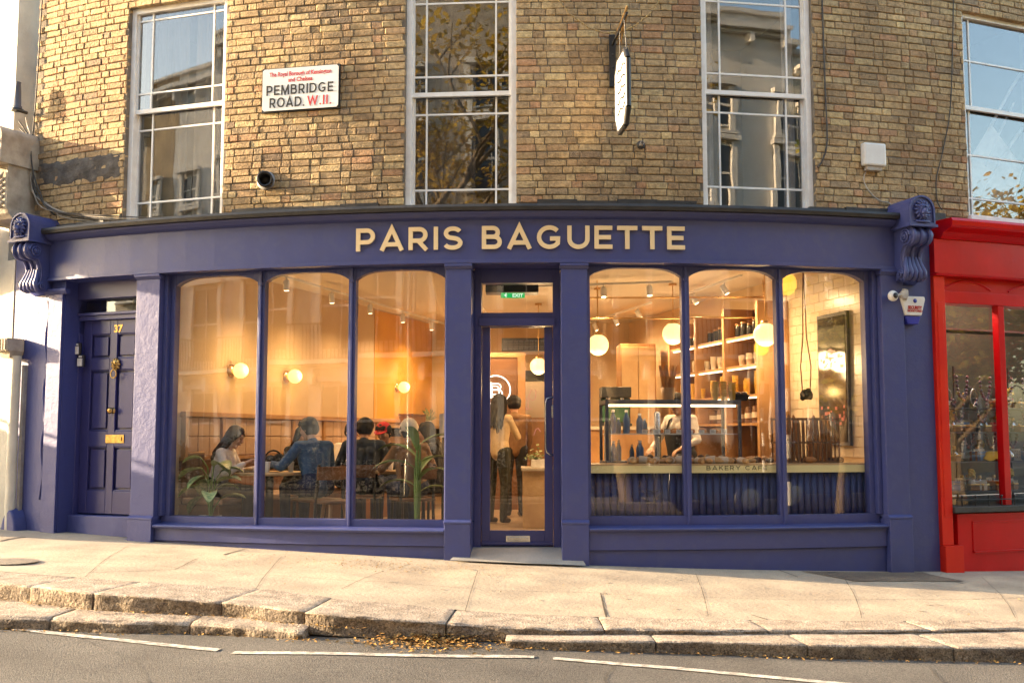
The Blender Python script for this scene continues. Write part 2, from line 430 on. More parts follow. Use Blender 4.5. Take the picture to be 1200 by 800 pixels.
# lead flashing and coping above the fascia
b = MB()
for i in range(26):
    s0 = -6.25+i*.4; 
    if any(h[0]-.05 < s0+.2 < h[1]+.05 for h in WIN): continue
    b.bb(s0, s0+.398, 3.36+random.uniform(0, .004), 3.452+random.uniform(-.012, .012), BD-.02, BD+.035+random.uniform(0, .02), 1)
b.profile([(-.05, 3.312), (.2, 3.312), (.21, 3.345), (.2, 3.372), (-.05, 3.392)], -6.0, 3.58)
b.build('lead_flashing', M['lead'], building)

# ---- upper sash windows
def sash(h, lower_bottom, rails, vb, top, broken=False, lab=None):
    s0, s1, z0, z1 = h; d = -.15
    f = MB()
    fw = .06
    f.bb(s0, s0+fw, z0, z1, d-.06, d+.03, 1); f.bb(s1-fw, s1, z0, z1, d-.06, d+.03, 1)
    f.bb(s0+fw, s1-fw, z1-fw, z1, d-.06, d+.03, 1)
    f.bb(s0-.02, s1+.02, z0-.03, z0+.028, d-.06, BD+.045, 1)     # sill
    o = f.build('sash_window', M['white'], building, .004)
    if lab: o['label'] = lab
    mr = rails['meet']
    # lower sash in front of... upper sash outside
    up = MB(); a, c = s0+fw, s1-fw
    dU, dL = d-.005, d-.045
    up.bb(a, c, mr-.022, mr+.022, dU-.03, dU+.01, 1)
    up.bb(a, a+.022, mr+.022, z1-fw, dU-.03, dU, 1); up.bb(c-.022, c, mr+.022, z1-fw, dU-.03, dU, 1)
    for k in rails['up']: up.bb(a+.022, c-.022, k-.009, k+.009, dU-.024, dU-.002, 1)
    for v in vb: up.bb(v-.009, v+.009, mr+.022, z1-fw, dU-.026, dU-.004, 1)
    up.build('glazing_bars', M['white'], o)
    lo = MB()
    lo.bb(a, a+.024, z0+.028, mr-.023, dL-.03, dL, 1); lo.bb(c-.024, c, z0+.028, mr-.023, dL-.03, dL, 1)
    lo.bb(a+.024, c-.024, z0+.028, z0+.075, dL-.03, dL, 1)
    for k in rails['lo']: lo.bb(a+.024, c-.024, k-.009, k+.009, dL-.024, dL-.002, 1)
    for v in vb: lo.bb(v-.009, v+.009, z0+.075, mr-.023, dL-.026, dL-.004, 1)
    lo.build('glazing_bars', M['white'], o)
    g = MB()
    xs = [a+.02]+list(vb)+[c-.02]
    zs = [mr]+sorted(rails['up'])+[z1-fw]; zl = [z0+.04]+sorted(rails['lo'])+[mr]
    for zz, dd in ((zs, dU-.014), (zl, dL-.014)):
        for p, q in zip(xs, xs[1:]):
            for u, v in zip(zz, zz[1:]):
                # each hand-cut pane sits at its own slight angle
                t1, t2 = random.uniform(-.0016, .0016), random.uniform(-.0016, .0016)
                g.prism([W(p, u, dd+t1), W(q, u, dd-t1), W(q, v, dd-t1+t2), W(p, v, dd+t1+t2)], [W(p, u, dd-.004+t1), W(q, u, dd-.004-t1), W(q, v, dd-.004-t1+t2), W(p, v, dd-.004+t1+t2)])
    g.build('pane', M['glassu'], o)
    return o
# level helpers from the photo
def zc(px, py): return P(px, py, -.15)[1]
def sc_(px, py): return P(px, py, -.15)[0]
w1 = sash(WIN[0], 0, dict(meet=zc(208, 126), up=[zc(208, 105), zc(208, 19)], lo=[zc(208, 147), zc(208, 233)]), [sc_(174, 190), sc_(246, 190)], 0)
w2 = sash(WIN[1], 0, dict(meet=zc(540, 110), up=[zc(540, 89), zc(540, 3)], lo=[zc(540, 132), zc(540, 221)]), [sc_(499, 150), sc_(581, 150)], 0)
w3 = sash(WIN[2], 0, dict(meet=zc(885, 110), up=[zc(885, 88), zc(885, 4)], lo=[zc(885, 132), zc(885, 219)]), [sc_(845, 150), sc_(924, 150)], 0)
w4 = sash(WIN[3], 0, dict(meet=zc(1170, 131), up=[zc(1170, 77), zc(1170, 22)], lo=[zc(1170, 184), zc(1170, 234)]), [sc_(1140, 150), sc_(1215, 150)], 0, lab='peeling white sash window with dirty panes and things stacked behind the glass')
w5 = sash(WIN[4], 0, dict(meet=4.6, up=[4.8, 5.5], lo=[4.4, 3.6]), [7.6, 8.35], 0)
# rooms behind
b = MB()
for i, h in enumerate(WIN):
    a, c = h[0]-.3, h[1]+.3
    b.bb(a, c, 3.2, 3.3, -2.4, -.37, 1); b.bb(a, c, 5.95, 6.05, -2.4, -.37, 1)
    b.bb(a, c, 3.3, 5.95, -2.5, -2.4, 1); b.bb(a-.05, a, 3.3, 5.95, -2.4, -.37, 1); b.bb(c, c+.05, 3.3, 5.95, -2.4, -.37, 1)
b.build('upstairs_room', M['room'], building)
b = MB()
def drape(b, s0, s1, z0, z1, d, amp=.02, k=9):
    n = max(8, int(abs(s1-s0)*60))
    def f(u, v): return W(s0+(s1-s0)*u, z0+(z1-z0)*v, d+amp*math.sin(u*k*2*PI)*(1-.35*v)+.01*math.sin(u*31+v*4))
    b.grid(f, n, 8)
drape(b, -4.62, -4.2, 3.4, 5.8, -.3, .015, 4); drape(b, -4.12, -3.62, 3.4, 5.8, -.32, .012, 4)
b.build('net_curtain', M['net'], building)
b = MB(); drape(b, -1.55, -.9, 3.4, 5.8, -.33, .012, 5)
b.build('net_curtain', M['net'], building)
b = MB()
drape(b, 1.46, 1.62, 3.4, 5.8, -.3, .02, 3); drape(b, 2.4, 2.53, 3.4, 5.8, -.3, .02, 3)
b.build('curtain', M['curtain'], building)
# clutter behind the far right window
b = MB(); b.mi = 0
for (p, q, r_) in (((1150, 225), (1200, 150), .02), ((1160, 150), (1205, 75), .018), ((1155, 195), (1190, 120), .014)):
    s_, z_ = P(*p, -.3); s2, z2 = P(*q, -.34); b.tube([W(s_, z_, -.3), W((s_+s2)/2, (z_+z2)/2+.05, -.32), W(s2, z2, -.36)], r_, 6)
b.mi = 1; b.bb(4.78, 5.5, 3.48, 3.74, -.5, -.32, 1)
b.mi = 2; b.bb(4.58, 4.76, 3.48, 3.76, -.42, -.3, 1)
b.mi = 3; b.add([W(4.6, 3.75, -.26), W(5.4, 3.72, -.3), W(5.6, 4.15, -.32), W(5.1, 4.6, -.3), W(4.7, 4.1, -.28)], [(0, 1, 2, 3, 4)]); 
b.build('stored_clutter', [M['curtain'], mat('cardboard', (.45, .28, .1), .8), M['plastic'], M['curtain']], building)

# ================================================================= BLUE SHOPFRONT
FB, FT = 2.83, 3.31           # fascia
b = MB()
b.bb(-5.98, 3.60, FB+.012, FT-.002, -.3, .06)
b.profile([(.055, FT-.07), (.11, FT-.05), (.15, FT-.02), (.16, FT-.003), (.055, FT-.003)], -5.98, 3.6)
fascia = b.build('shop_fascia', M['blue'], building)
b = MB(); b.bb(-5.98, 3.6, FB-.022, FB+.010, -.3, .085)
b.build('fascia_moulding', M['blue'], building, .004)
# ground-floor piers
def pilaster(s0, s1, z0, zcap, zpl, d=.05, rough=False, lab=None):
    b = MB()
    b.bb(s0, s1, zpl, zcap, -.3, d)
    b.bb(s0-.0, s1+.0, z0, zpl-.012, -.3, d+.03)
    b.profile([(d-.1, zpl-.012), (d+.034, zpl-.012), (d+.036, zpl+.008), (d+.001, zpl+.03), (d-.1, zpl+.03)], s0-.006, s1+.006)
    b.profile([(-.1, zcap), (d+.005, zcap), (d+.02, zcap+.02), (d+.034, zcap+.024), (d+.034, zcap+.05), (-.1, zcap+.05)], s0-.012, s1+.012)
    o = b.build('pilaster', M['blue_rough'] if rough else M['blue'], building, .004)
    if lab: o['label'] = lab
CAP = 2.755
pilaster(-4.515, -4.225, -.05, CAP, .28, .06, True, 'rough blue pilaster between the house door and the left shop window')
pilaster(-1.148, -.898, -.25, CAP, .29, .05)
pilaster(-.02, .236, -.3, CAP, .29, .05)
pilaster(3.265, 3.52, -.45, CAP, .31, .07)
b = MB()
b.bb(3.515, 3.895, -.45, 3.31, -.3, .012)
b.build('rendered_wall', M['blue'], building)
b = MB(); b.bb(-6.33, -5.53, -.2, 3.31, -.3, .012); b.build('rendered_wall', M['blue_rough'], building)
b = MB()
b.bb(-5.74, -5.535, .0, 2.66, .013, .05); b.profile([(0, 2.66), (.05, 2.66), (.075, 2.69), (.08, 2.72), (0, 2.72)], -5.8, -5.47)
# rounded guard stone at the foot of the pier
pts = [(-6.14+.14*math.cos(a)*1.0, .0+.32*math.sin(a)) for a in [PI*i/12 for i in range(13)]]
b.build('corner_pier', M['blue_rough'], building, .004)
b = MB()
fr = [W(-6.12+.12*math.cos(PI*i/12), .0+(.12+.2*1)*math.sin(PI*i/12), .15) for i in range(13)]
bk = [W(-6.12+.15*math.cos(PI*i/12), .0+(.14+.22*1)*math.sin(PI*i/12), .0) for i in range(13)]
b.prism(fr, bk); b.build('guard_stone', M['blue_rough'], building, .02)
# deep vertical crack and streak of filler on the left pier
b = MB()
zz = [2.6-.12*i for i in range(19)]
for i in range(18):
    s_ = -5.79+.02*math.sin(i*1.3)
    b.tube([W(s_, zz[i], .012), W(-5.79+.02*math.sin((i+1)*1.3), zz[i+1], .012)], random.uniform(.014, .022), 6)
b.build('filler_seam', M['blue_rough'], building)

# ---- shop windows
GD = -.1
def shop_window(s0, s1, panes, zb, zt, zs, side_in):
    """panes: list of (s0,s1) glass openings; arched heads"""
    root = MB()
    top = FB-.024
    fz = zb-.045
    # bottom rail and sill
    root.bb(s0, s1, zs+.02, zb, GD-.06, GD+.035)
    root.profile([(GD-.06, zs-.025), (.075, zs-.025), (.085, zs-.005), (.075, zs+.008), (GD+.03, zs+.022), (GD-.06, zs+.022)], s0, s1)
    # side stiles in two steps
    a0, a1 = panes[0][0], panes[-1][1]
    root.bb(s0, s0+(a0-s0)*.45, zb, top, GD-.06, -.01, 1); root.bb(s0+(a0-s0)*.45, a0, zb, top, GD-.06, GD+.03, 1)
    root.bb(a1+(s1-a1)*.55, s1, zb, top, GD-.06, -.01, 1); root.bb(a1, a1+(s1-a1)*.55, zb, top, GD-.06, GD+.03, 1)
    # mullions with a rounded nose
    for (p, q), (r, t) in zip(panes, panes[1:]):
        root.bb(q, r, zb, top, GD-.06, GD+.03, 1); m = (q+r)/2
        root.bb(m-.012, m+.012, zs+.022, top-.002, GD+.03, GD+.055, 1)
        root.bb(m-.024, m+.024, 2.66, 2.685, GD+.03, GD+.07, 1)
    # arched heads, each a plate with a curved lower edge
    for p, q in panes:
        n = 20; m = (p+q)/2; h = (q-p)/2; rise = zt[1]-zt[0]
        up = []; lo = []
        for i in range(n+1):
            x = -1+2*i/n; zz = zt[0]+rise*(1-abs(x)**4)
            lo.append((m+h*x, zz)); up.append((m+h*x, top))
        for i in range(n):
            root.bq([lo[i], lo[i+1], up[i+1], up[i]], GD-.06, GD+.025)
    o = root.build('shop_window', M['blue'], building, .003)
    for p, q in panes:
        g = MB(); g.bb(p-.01, q+.01, zb-.01, zt[1]+.01, GD-.026, GD-.018, 1); g.build('pane', M['glass'], o)
    return o
LP = [(-4.125, -3.152), (-3.075, -2.165), (-2.09, -1.175)]
RP = [(.272, 1.195), (1.272, 2.178), (2.255, 3.16)]
zb = .305
swl = shop_window(-4.222, -1.151, LP, zb, (2.69, 2.775), .215, 0)
swr = shop_window(.239, 3.262, RP, .345, (2.70, 2.785), .235, 0)
# stall risers
b = MB()
b.bb(-4.222, -1.151, .062, .188, -.3, .035); b.bb(-4.222, -1.151, -.3, .058, -.3, .012)
b.bb(.239, 3.262, .03, .208, -.3, .045); b.bb(.239, 3.262, -.5, .026, -.3, .02)
b.build('stall_riser', M['blue'], building, .003)

# ---- shop door, set back
DD = -.34
b = MB()
L0, L1 = -.898, -.02
# lining of the recess
b.bb(L0-.1, L0+.004, -.2, FB-.03, DD-.1, -.302, 1)
b.bb(L0, L0+.07, -.02, FB-.03, DD-.06, DD+.08, 1); b.bb(L1-.07, L1, -.02, FB-.03, DD-.06, DD+.08, 1)
b.bb(L0+.07, L1-.07, 2.66, FB-.03, DD-.06, DD+.08, 1)
b.bb(L0+.07, L1-.07, 2.30, 2.36, DD-.06, DD+.06, 1)
b.bb(L0+.05, L1-.05, 2.225, 2.30, DD-.06, DD+.1, 1)
b.bb(L0, L1, FB-.03, FB-.023, DD-.1, .0, 1)
b.build('door_frame', M['blue_dark'], building, .004)
b = MB(); b.bb(L0+.06, L1-.06, 2.355, 2.665, DD-.03, DD-.022, 1); b.build('fanlight', M['glass'], building)
b = MB()
e0, e1 = L0+.074, L1-.074; g0, g1 = e0+.085, e1-.085; gz0, gz1 = P(600, 621, DD)[1], P(600, 384, DD)[1]
b.bb(e0, g0, .03, 2.22, DD-.025, DD+.02, 1); b.bb(g1, e1, .03, 2.22, DD-.025, DD+.02, 1)
b.bb(g0, g1, .03, gz0, DD-.025, DD+.02, 1); b.bb(g0, g1, gz1, 2.22, DD-.025, DD+.02, 1)
b.bb(e0, e1, .045, .075, DD+.02, DD+.05, 1)
sdoor = b.build('shop_door', M['blue_dark'], building, .004)
b = MB(); b.bb(g0-.01, g1+.01, gz0-.01, gz1+.01, DD-.01, DD-.002, 1); b.build('glass_pane', M['glass'], sdoor)
b = MB()
hs, hz0 = P(643, 533, DD+.07); _, hz1 = P(643, 465, DD+.07)
hx = P(651, 500, DD+.03)[0]
b.tube([W(hx, hz0, DD+.02), W(hx-.05, hz0, DD+.07), W(hs-.02, hz0+.03, DD+.075), W(hs-.03, hz0+.07, DD+.08), W(hs-.03, hz1-.07, DD+.08), W(hs-.02, hz1-.02, DD+.075), W(hx-.03, hz1, DD+.07), W(hx, hz1, DD+.02)], .011, 10)
b.build('door_handle', M['steel'], sdoor)
b = MB(); s_, z_ = P(648, 482, DD+.02); b.bb(s_-.018, s_+.018, z_-.06, z_+.06, DD+.02, DD+.03, 1); b.lathe([(.012, 0), (.012, .012), (0, .012)], W(s_, z_+.02, DD+.03), 10, TN(s_)[1]); b.build('lock_plate', M['steel'], sdoor, .004)
b = MB(); s_, z_ = P(607, 631, DD+.02); b.bb(s_-.125, s_+.125, z_-.032, z_+.032, DD+.02, DD+.027, 1); b.bb(s_-.095, s_+.095, z_-.017, z_+.017, DD+.028, DD+.034, 1); b.build('letter_plate', M['steel'], sdoor, .003)

# ---- residential door
HD = -.26
h0, h1 = -5.53, -4.515
b = MB()
b.bb(h0-.1, h0+.003, -.1, 2.86, -.5, -.302, 1); b.bb(h1-.003, h1+.1, -.1, 2.86, -.5, -.302, 1)
b.bb(h0, h1, 2.62, FB+.0, HD-.06, HD+.1, 1)
dl = P(97, 480, HD)[0]; 
b.bb(h0, dl-.1, .1, 2.62, HD-.06, HD+.06, 1)
b.bb(dl-.1, dl-.05, .1, 2.3, HD-.06, HD+.1, 1); b.bb(dl-.05, dl-.015, .1, 2.25, HD-.06, HD+.07, 1)
dr = dl+.86
b.bb(dr+.015, dr+.1, .1, 2.3, HD-.06, HD+.07, 1)
zt = P(130, 377, HD)[1]
b.bb(dl-.05, h1, zt+.02, zt+.07, HD-.06, HD+.07, 1); b.bb(dl-.1, h1, zt+.07, zt+.1, HD-.06, HD+.1, 1)
b.bb(dl-.1, h1, zt+.1, 2.40, HD-.06, HD+.03, 1)
b.bb(dl-.1, dl-.03, 2.40, 2.62, HD-.06, HD+.03, 1); 
b.build('house_door_frame', M['blue_dark'], building, .004)
b = MB(); b.bb(dl-.03, h1, 2.40, 2.62, HD-.03, HD-.022, 1); b.build('fanlight', M['glassu'], building)
zd0 = P(130, 602, HD)[1]
b = MB(); z_bot = zd0
mid = (dl+dr)/2
rows = [(P(130, 575, HD)[1], P(130, 523, HD)[1]), (P(130, 505, HD)[1], P(130, 433, HD)[1]), (P(130, 420, HD)[1], P(130, 391, HD)[1])]
b.bb(dl-.012, dr+.012, z_bot, zt+.018, HD-.04, HD-.018, 1)
zs_ = [z_bot]+[v for r_ in rows for v in r_]+[zt+.018]
st = .11
for a_, c_ in ((dl-.012, dl+st), (dr-st, dr+.012), (mid-.05, mid+.05)): b.bb(a_, c_, z_bot, zt+.018, HD-.017, HD+.012, 1)
for i in range(0, 8, 2):
    for a_, c_ in ((dl+st, mid-.05), (mid+.05, dr-st)): b.bb(a_, c_, zs_[i], zs_[i+1], HD-.017, HD+.012, 1)
for lo, hi in rows:
    for a_, c_ in ((dl+st, mid-.05), (mid+.05, dr-st)):
        b.bb(a_+.035, c_-.035, lo+.035, hi-.035, HD-.017, HD+.001, 1)
        for q in (0, 1): b.bb(a_, c_, lo+q*(hi-lo-.014), lo+.014+q*(hi-lo-.014), HD-.017, HD+.004, 1)
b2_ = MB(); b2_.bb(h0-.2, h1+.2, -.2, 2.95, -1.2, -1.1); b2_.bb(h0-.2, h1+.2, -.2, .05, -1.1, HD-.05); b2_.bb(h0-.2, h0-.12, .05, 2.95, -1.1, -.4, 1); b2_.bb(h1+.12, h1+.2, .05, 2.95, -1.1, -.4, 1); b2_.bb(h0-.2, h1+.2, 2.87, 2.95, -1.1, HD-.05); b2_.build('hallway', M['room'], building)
hdoor = b.build('house_door', M['blue_door'], building, .005)
hdoor['label'] = 'dark blue panelled front door with brass lion knocker and number 37'
b = MB(); s_, z_ = P(136, 430, HD+.02); tt, nn = TN(s_)
b.ball(W(s_, z_+.03, HD+.03), .05, 8, (1, .5, 1.15), (tt, nn, Vector((0, 0, 1))))
for k in range(9):
    a = k*2*PI/9; b.ball(W(s_+.05*math.cos(a), z_+.03+.055*math.sin(a), HD+.025), .017, 5)
for k in (-1, 1): b.ball(W(s_+k*.018, z_+.045, HD+.055), .009, 5)
b.ball(W(s_, z_+.022, HD+.06), .015, 5); b.ball(W(s_, z_-.0, HD+.05), .02, 5)
b.tube([W(s_+.04*math.sin(a), z_-.03-.045*(1-math.cos(a))/1.0, HD+.055) for a in [2*PI*i/16-.0 for i in range(17)]], .008, 6)
b.build('door_knocker', M['brass'], hdoor)
b = MB(); s_, z_ = P(132, 481, HD+.02); b.lathe([(.034, 0), (.034, .008), (.014, .012), (.014, .03), (.034, .042), (.036, .055), (.02, .068), (0, .07)], W(s_, z_, HD+.012), 14, TN(s_)[1]); b.build('door_knob', M['brass'], hdoor)
b = MB(); s_, z_ = P(134, 514, HD+.02); b.bb(s_-.13, s_+.13, z_-.045, z_+.045, HD+.012, HD+.018, 1); b.bb(s_-.1, s_+.1, z_-.022, z_+.022, HD+.019, HD+.026, 1); b.build('letter_plate', M['brass'], hdoor, .003)
b = MB(); s_, z_ = P(133, 389, HD+.02); txt('37', .11, lambda u, v, w: W(s_+u, z_-.0+v, HD+.013+w), b, .004, 1.1, depth=.004); b.build('door_number', M['brass'], hdoor)
b = MB(); b.bb(h0, h1, -.1, .06, -.5, .02); b.bb(h0, h1, .062, zd0-.012, -.5, -.12); b.build('door_step', M['blue_rough'], building, .008)
# key safes on the reveal
def keysafe(px, py, lab):
    s_, z_ = P(px, py, -.2); b = MB(); b.rn = .4
    c = W(s_, z_, -.2); d = HD+.085
    sx = P(px, py, d)[0]; zx = P(px, py, d)[1]
    t = thing('key_safe', lab, 'key safe', W(sx, zx-.075, d), 'key safes beside the house door')
    b.bb(sx-.045, sx+.045, zx-.075, zx+.06, HD+.062, d+.01, 1); b.build('casing', M['blackm'], t, .01)
    b = MB(); b.bb(sx-.03, sx+.034, zx-.066, zx+.02, d+.011, d+.03, 1); b.bb(sx-.02, sx+.024, zx+.03, zx+.05, d+.011, d+.02, 1); b.build('cover', M['plastic'], t, .006)
keysafe(91, 408, 'small grey and black key safe beside the house door, the upper one'); keysafe(95, 422, 'small grey and black key safe beside the house door, the lower one')

# ---- console brackets with lion masks
def console(s, mirror):
    t_, n_ = TN(s); w = .15
    up = Vector((0, 0, 1))
    def Q(u, z, d): return W(s, 0, 0)+t_*u+n_*d+up*z
    b = MB()
    # head block with rounded top
    zb_, zt_ = 3.235, 3.50; dd = .34
    def outline(u0, k=1.): return [(-w*k, zb_)]+[(w*k, zb_)]+[(w*k*math.cos(a), zt_-w*k+.03+w*k*math.sin(a)) for a in [PI*i/12 for i in range(13)]]
    o_ = outline(0)
    b.prism([Q(u, z, dd) for u, z in o_], [Q(u, z, -.1) for u, z in o_])
    o2 = outline(0, .8); ring = [(u*1.0, z+.0) for u, z in o2]
    for i in range(len(o2)):
        a, c = o_[i], o_[(i+1) % len(o_)]
        k = .87
        cz = (zb_+zt_)/2+.02
        p = [(a[0], a[1]), (c[0], c[1]), (c[0]*k, cz+(c[1]-cz)*k), (a[0]*k, cz+(a[1]-cz)*k)]
        b.prism([Q(u, z, dd+.018) for u, z in p], [Q(u, z, dd-.01) for u, z in p])
    b.prism([Q(u, z, dd+.035) for u, z in ((-w-.015, zb_-.025), (w+.015, zb_-.025), (w+.015, zb_), (-w-.015, zb_))], [Q(u, z, -.1) for u, z in ((-w-.015, zb_-.025), (w+.015, zb_-.025), (w+.015, zb_), (-w-.015, zb_))])
    # scroll: side profile swept across
    prof = [(.0, 3.21), (.30, 3.21)]+[(.255+.085*math.cos(a), 3.125+.085*math.sin(a)) for a in [PI/2-PI*1.05*i/10 for i in range(11)]]+[(.2, 3.03), (.165, 2.97), (.15, 2.9), (.155, 2.84), (.175, 2.79)]+[(.15+.05*math.cos(a), 2.745+.05*math.sin(a)) for a in [PI/3-PI*1.1*i/8 for i in range(9)]]+[(.06, 2.68), (0, 2.66)]
    ww = w*.86
    b.prism([Q(-ww, z, d) for d, z in prof], [Q(ww, z, d) for d, z in prof], True)
    # raised bands down the front of the scroll
    for u0 in (-.09, 0, .09):
        pts = [Q(u0, z, d+.004) for d, z in prof[2:-2]]
        b.tube(pts, [.022]*len(pts), 6)
    # volutes on both sides
    for sg in (-1, 1):
        for (dc, zc_, rr, nt_) in ((.25, 3.125, .075, 2.2), (.155, 2.75, .042, 1.8)):
            pts = []
            for i in range(34):
                q = i/33; a = q*nt_*2*PI; r_ = rr*(1-q*.82)
                pts.append(Q(sg*(ww+.004+.012*q), zc_+r_*math.sin(a), dc+r_*math.cos(a)))
            b.tube(pts, .012, 6)
        b.ball(Q(sg*(ww+.01), 3.125, .25), .02, 6)
    # acanthus leaf at the foot
    for k in range(5):
        u0 = (k-2)*.052
        b.tube([Q(u0*.7, 2.93, .17), Q(u0*.9, 2.84, .185), Q(u0, 2.77, .215), Q(u0*1.1, 2.72, .205), Q(u0*1.05, 2.69, .17)], [.012, .026, .03, .026, .01], 7)
    o = b.build('console_bracket', M['blue'], building)
    o['label'] = 'blue scrolled console bracket with a lion mask, at the left end of the fascia' if mirror else 'blue scrolled console bracket with a lion mask, beside the red shopfront'
    m = MB(); cz = 3.375; f = dd
    ax = (t_, n_, up)
    m.ball(Q(0, cz, f+.005), .075, 10, (.95, .6, 1.15), ax)
    m.ball(Q(0, cz-.02, f+.055), .032, 8, (.9, .9, 1), ax); m.ball(Q(0, cz+.0, f+.07), .015, 6); m.ball(Q(0, cz-.058, f+.045), .026, 6)
    for k in (-1, 1):
        m.ball(Q(k*.028, cz+.022, f+.045), .014, 6); m.tube([Q(k*.008, cz+.035, f+.058), Q(k*.03, cz+.045, f+.052), Q(k*.05, cz+.03, f+.035)], .008, 6); m.ball(Q(k*.02, cz-.03, f+.06), .018, 6)
    for k in range(15):
        a = 2*PI*k/15; m.tube([Q(.055*math.cos(a), cz+.068*math.sin(a), f+.02), Q(.078*math.cos(a+.2), cz+.09*math.sin(a+.2), f+.03), Q(.092*math.cos(a+.1), cz+.107*math.sin(a+.1), f+.008)], [.016, .015, .005], 6)
    m.tube([Q(-.08, 3.262, f+.012), Q(0, 3.258, f+.04), Q(.08, 3.262, f+.012)], .014, 6)
    m.build('lion_mask', M['blue'], o)
console(P(1071, 300, .2)[0], False); console(P(36, 300, .2)[0], True)

# ================================================================= NAME SIGN
s_a, z_a = -2.045, 2.945
sign = thing('shop_name_sign', 'raised pale gold capital letters across the blue fascia', 'shop sign', W(s_a, z_a, .06))
for i, (c, x, k) in enumerate(words('PARIS BAGUETTE', 3.24, .228, .2)):
    if c == ' ': continue
    b = MB()
    for j, st in enumerate(LET[c][1]):
        stroke(b, [(s_a+x+px*k, z_a+py*.228) for px, py in st], .042, lambda u, v, w: W(u, v, w), .072, .092+j*.0006)
    b.build('letter', M['gold'], sign)
EXPO = 2.55
# ================================================================= GROUND
# kerb lines read at seven stations: s along the frontage -> distance d from it and level z
def onz(px, py, z):
    dx, dy, dz = ray(px, py); t = (z-CZ)/dz; return t*dx, t*dy
ST = []
for px, kb, kf, ub, lf, lb, ze, zt_, zr in ((0, 670, 683, 700, 722, 731, .0, -.13, -.24), (130, 680, 697, 713, 726, 735, -.03, -.15, -.25), (250, 687, 706, 721, 730, 738, -.07, -.17, -.26), (400, 703, 722, 737, 741, 745, -.12, -.20, -.26), (600, 718, 735, 743, 751, 757, -.19, -.235, -.29), (800, 724, 739, 743, 753, 763, -.23, -.255, -.34), (960, 725, 739, 742, 758, 771, -.265, -.285, -.38), (1200, 724, 737, 740, 763, 780, -.32, -.335, -.44)):
    a = onz(px, kf, ze); s_, dkf = SD(*a); dkb = SD(*onz(px, kb, ze+.01))[1]
    dt = SD(*onz(px, ub, zt_))[1]; dlf = SD(*onz(px, lf, zt_-.01))[1]
    ST.append((s_, dkb, dkf, max(dlf, dkf+.12), ze, zt_, zr))
def lerp_st(s, k):
    if s <= ST[0][0]:
        e = .035*(ST[0][0]-s) if k > 3 else 0
        return ST[0][k]+e
    if s >= ST[-1][0]:
        return ST[-1][k]-(.035*(s-ST[-1][0]) if k > 3 else 0)
    for a, b_ in zip(ST, ST[1:]):
        if a[0] <= s <= b_[0]:
            t = (s-a[0])/(b_[0]-a[0]); t = t*t*(3-2*t) if k < 4 else t
            return a[k]+(b_[k]-a[k])*t
def zbase(s): return -.085-.036*(W(s, 0, 0).x)
def ripple(s, d): return .012*noise.noise(Vector((s*.9, d*2.2, 0)))+.004*noise.noise(Vector((s*3, d*5, 2)))
def zpave(s, d):
    db = lerp_st(s, 1); t = max(0, min(1, d/db)); return zbase(s)+(lerp_st(s, 4)+.004-zbase(s))*t+ripple(s, d)*min(1, d*3)*min(1, max(0, (db-d)*4))
SA, SB = -13.5, 13.5
def fleck_mat(name, c, c2, dark, bump, bs, ns=3, fs=180, rough=.85, joints=None, light=None):
    m, nt, b = new_mat(name); b.inputs['Roughness'].default_value = rough; b.inputs['Specular IOR Level'].default_value = .3
    tc = N(nt, 'ShaderNodeTexCoord'); L = nt.links.new
    n1 = N(nt, 'ShaderNodeTexNoise', Scale=float(ns), Detail=6.); L(tc.outputs['Object'], n1.inputs['Vector'])
    r1 = N(nt, 'ShaderNodeValToRGB'); r1.color_ramp.elements[0].position = .35; r1.color_ramp.elements[1].position = .65; r1.color_ramp.elements[0].color = rgb(c2); r1.color_ramp.elements[1].color = rgb(c); L(n1.outputs['Fac'], r1.inputs['Fac'])
    n2 = N(nt, 'ShaderNodeTexVoronoi', Scale=float(fs)); L(tc.outputs['Object'], n2.inputs['Vector'])
    r2 = N(nt, 'ShaderNodeValToRGB'); r2.color_ramp.interpolation = 'CONSTANT'
    sp = N(nt, 'ShaderNodeSeparateColor'); L(n2.outputs['Color'], sp.inputs[0]); L(sp.outputs[0], r2.inputs['Fac'])
    e = r2.color_ramp.elements; e[0].position = 0; e[0].color = (.55, .55, .55, 1); e[1].position = .3; e[1].color = (1, 1, 1, 1); k = e.new(.75); k.color = (1.35, 1.35, 1.35, 1)
    mu = N(nt, 'ShaderNodeMixRGB', blend_type='MULTIPLY'); mu.inputs['Fac'].default_value = dark; L(r1.outputs[0], mu.inputs['Color1']); L(r2.outputs[0], mu.inputs['Color2'])
    L(mu.outputs[0], b.inputs['Base Color'])
    n3 = N(nt, 'ShaderNodeTexNoise', Scale=float(bs), Detail=8.); L(tc.outputs['Object'], n3.inputs['Vector'])
    bp = N(nt, 'ShaderNodeBump'); bp.inputs['Distance'].default_value = bump; bp.inputs['Strength'].default_value = 1; L(n3.outputs['Fac'], bp.inputs['Height']); L(bp.outputs[0], b.inputs['Normal'])
    return m
M['pave'] = fleck_mat('york stone', (.44, .37, .275), (.32, .265, .2), .4, .004, 30, 2.2, 220)
M['granite'] = fleck_mat('granite', (.42, .345, .27), (.26, .21, .16), .9, .006, 60, 7, 130)
M['granite_face'] = fleck_mat('kerb face with painted shade', (.26, .21, .155), (.13, .1, .075), .9, .014, 40, 9, 120)  # darker granite: the shade on the kerb's road side is put into the colour
M['asphalt'] = fleck_mat('worn asphalt', (.125, .115, .102), (.082, .075, .067), .9, .008, 110, 1.2, 150, .9)
M['paint'] = fleck_mat('worn road paint', (.62, .58, .5), (.24, .22, .19), .5, .005, 90, 16, 150, .7)
M['slab'] = fleck_mat('concrete threshold', (.33, .31, .28), (.26, .245, .22), .3, .003, 50, 3, 300)
nS = 300
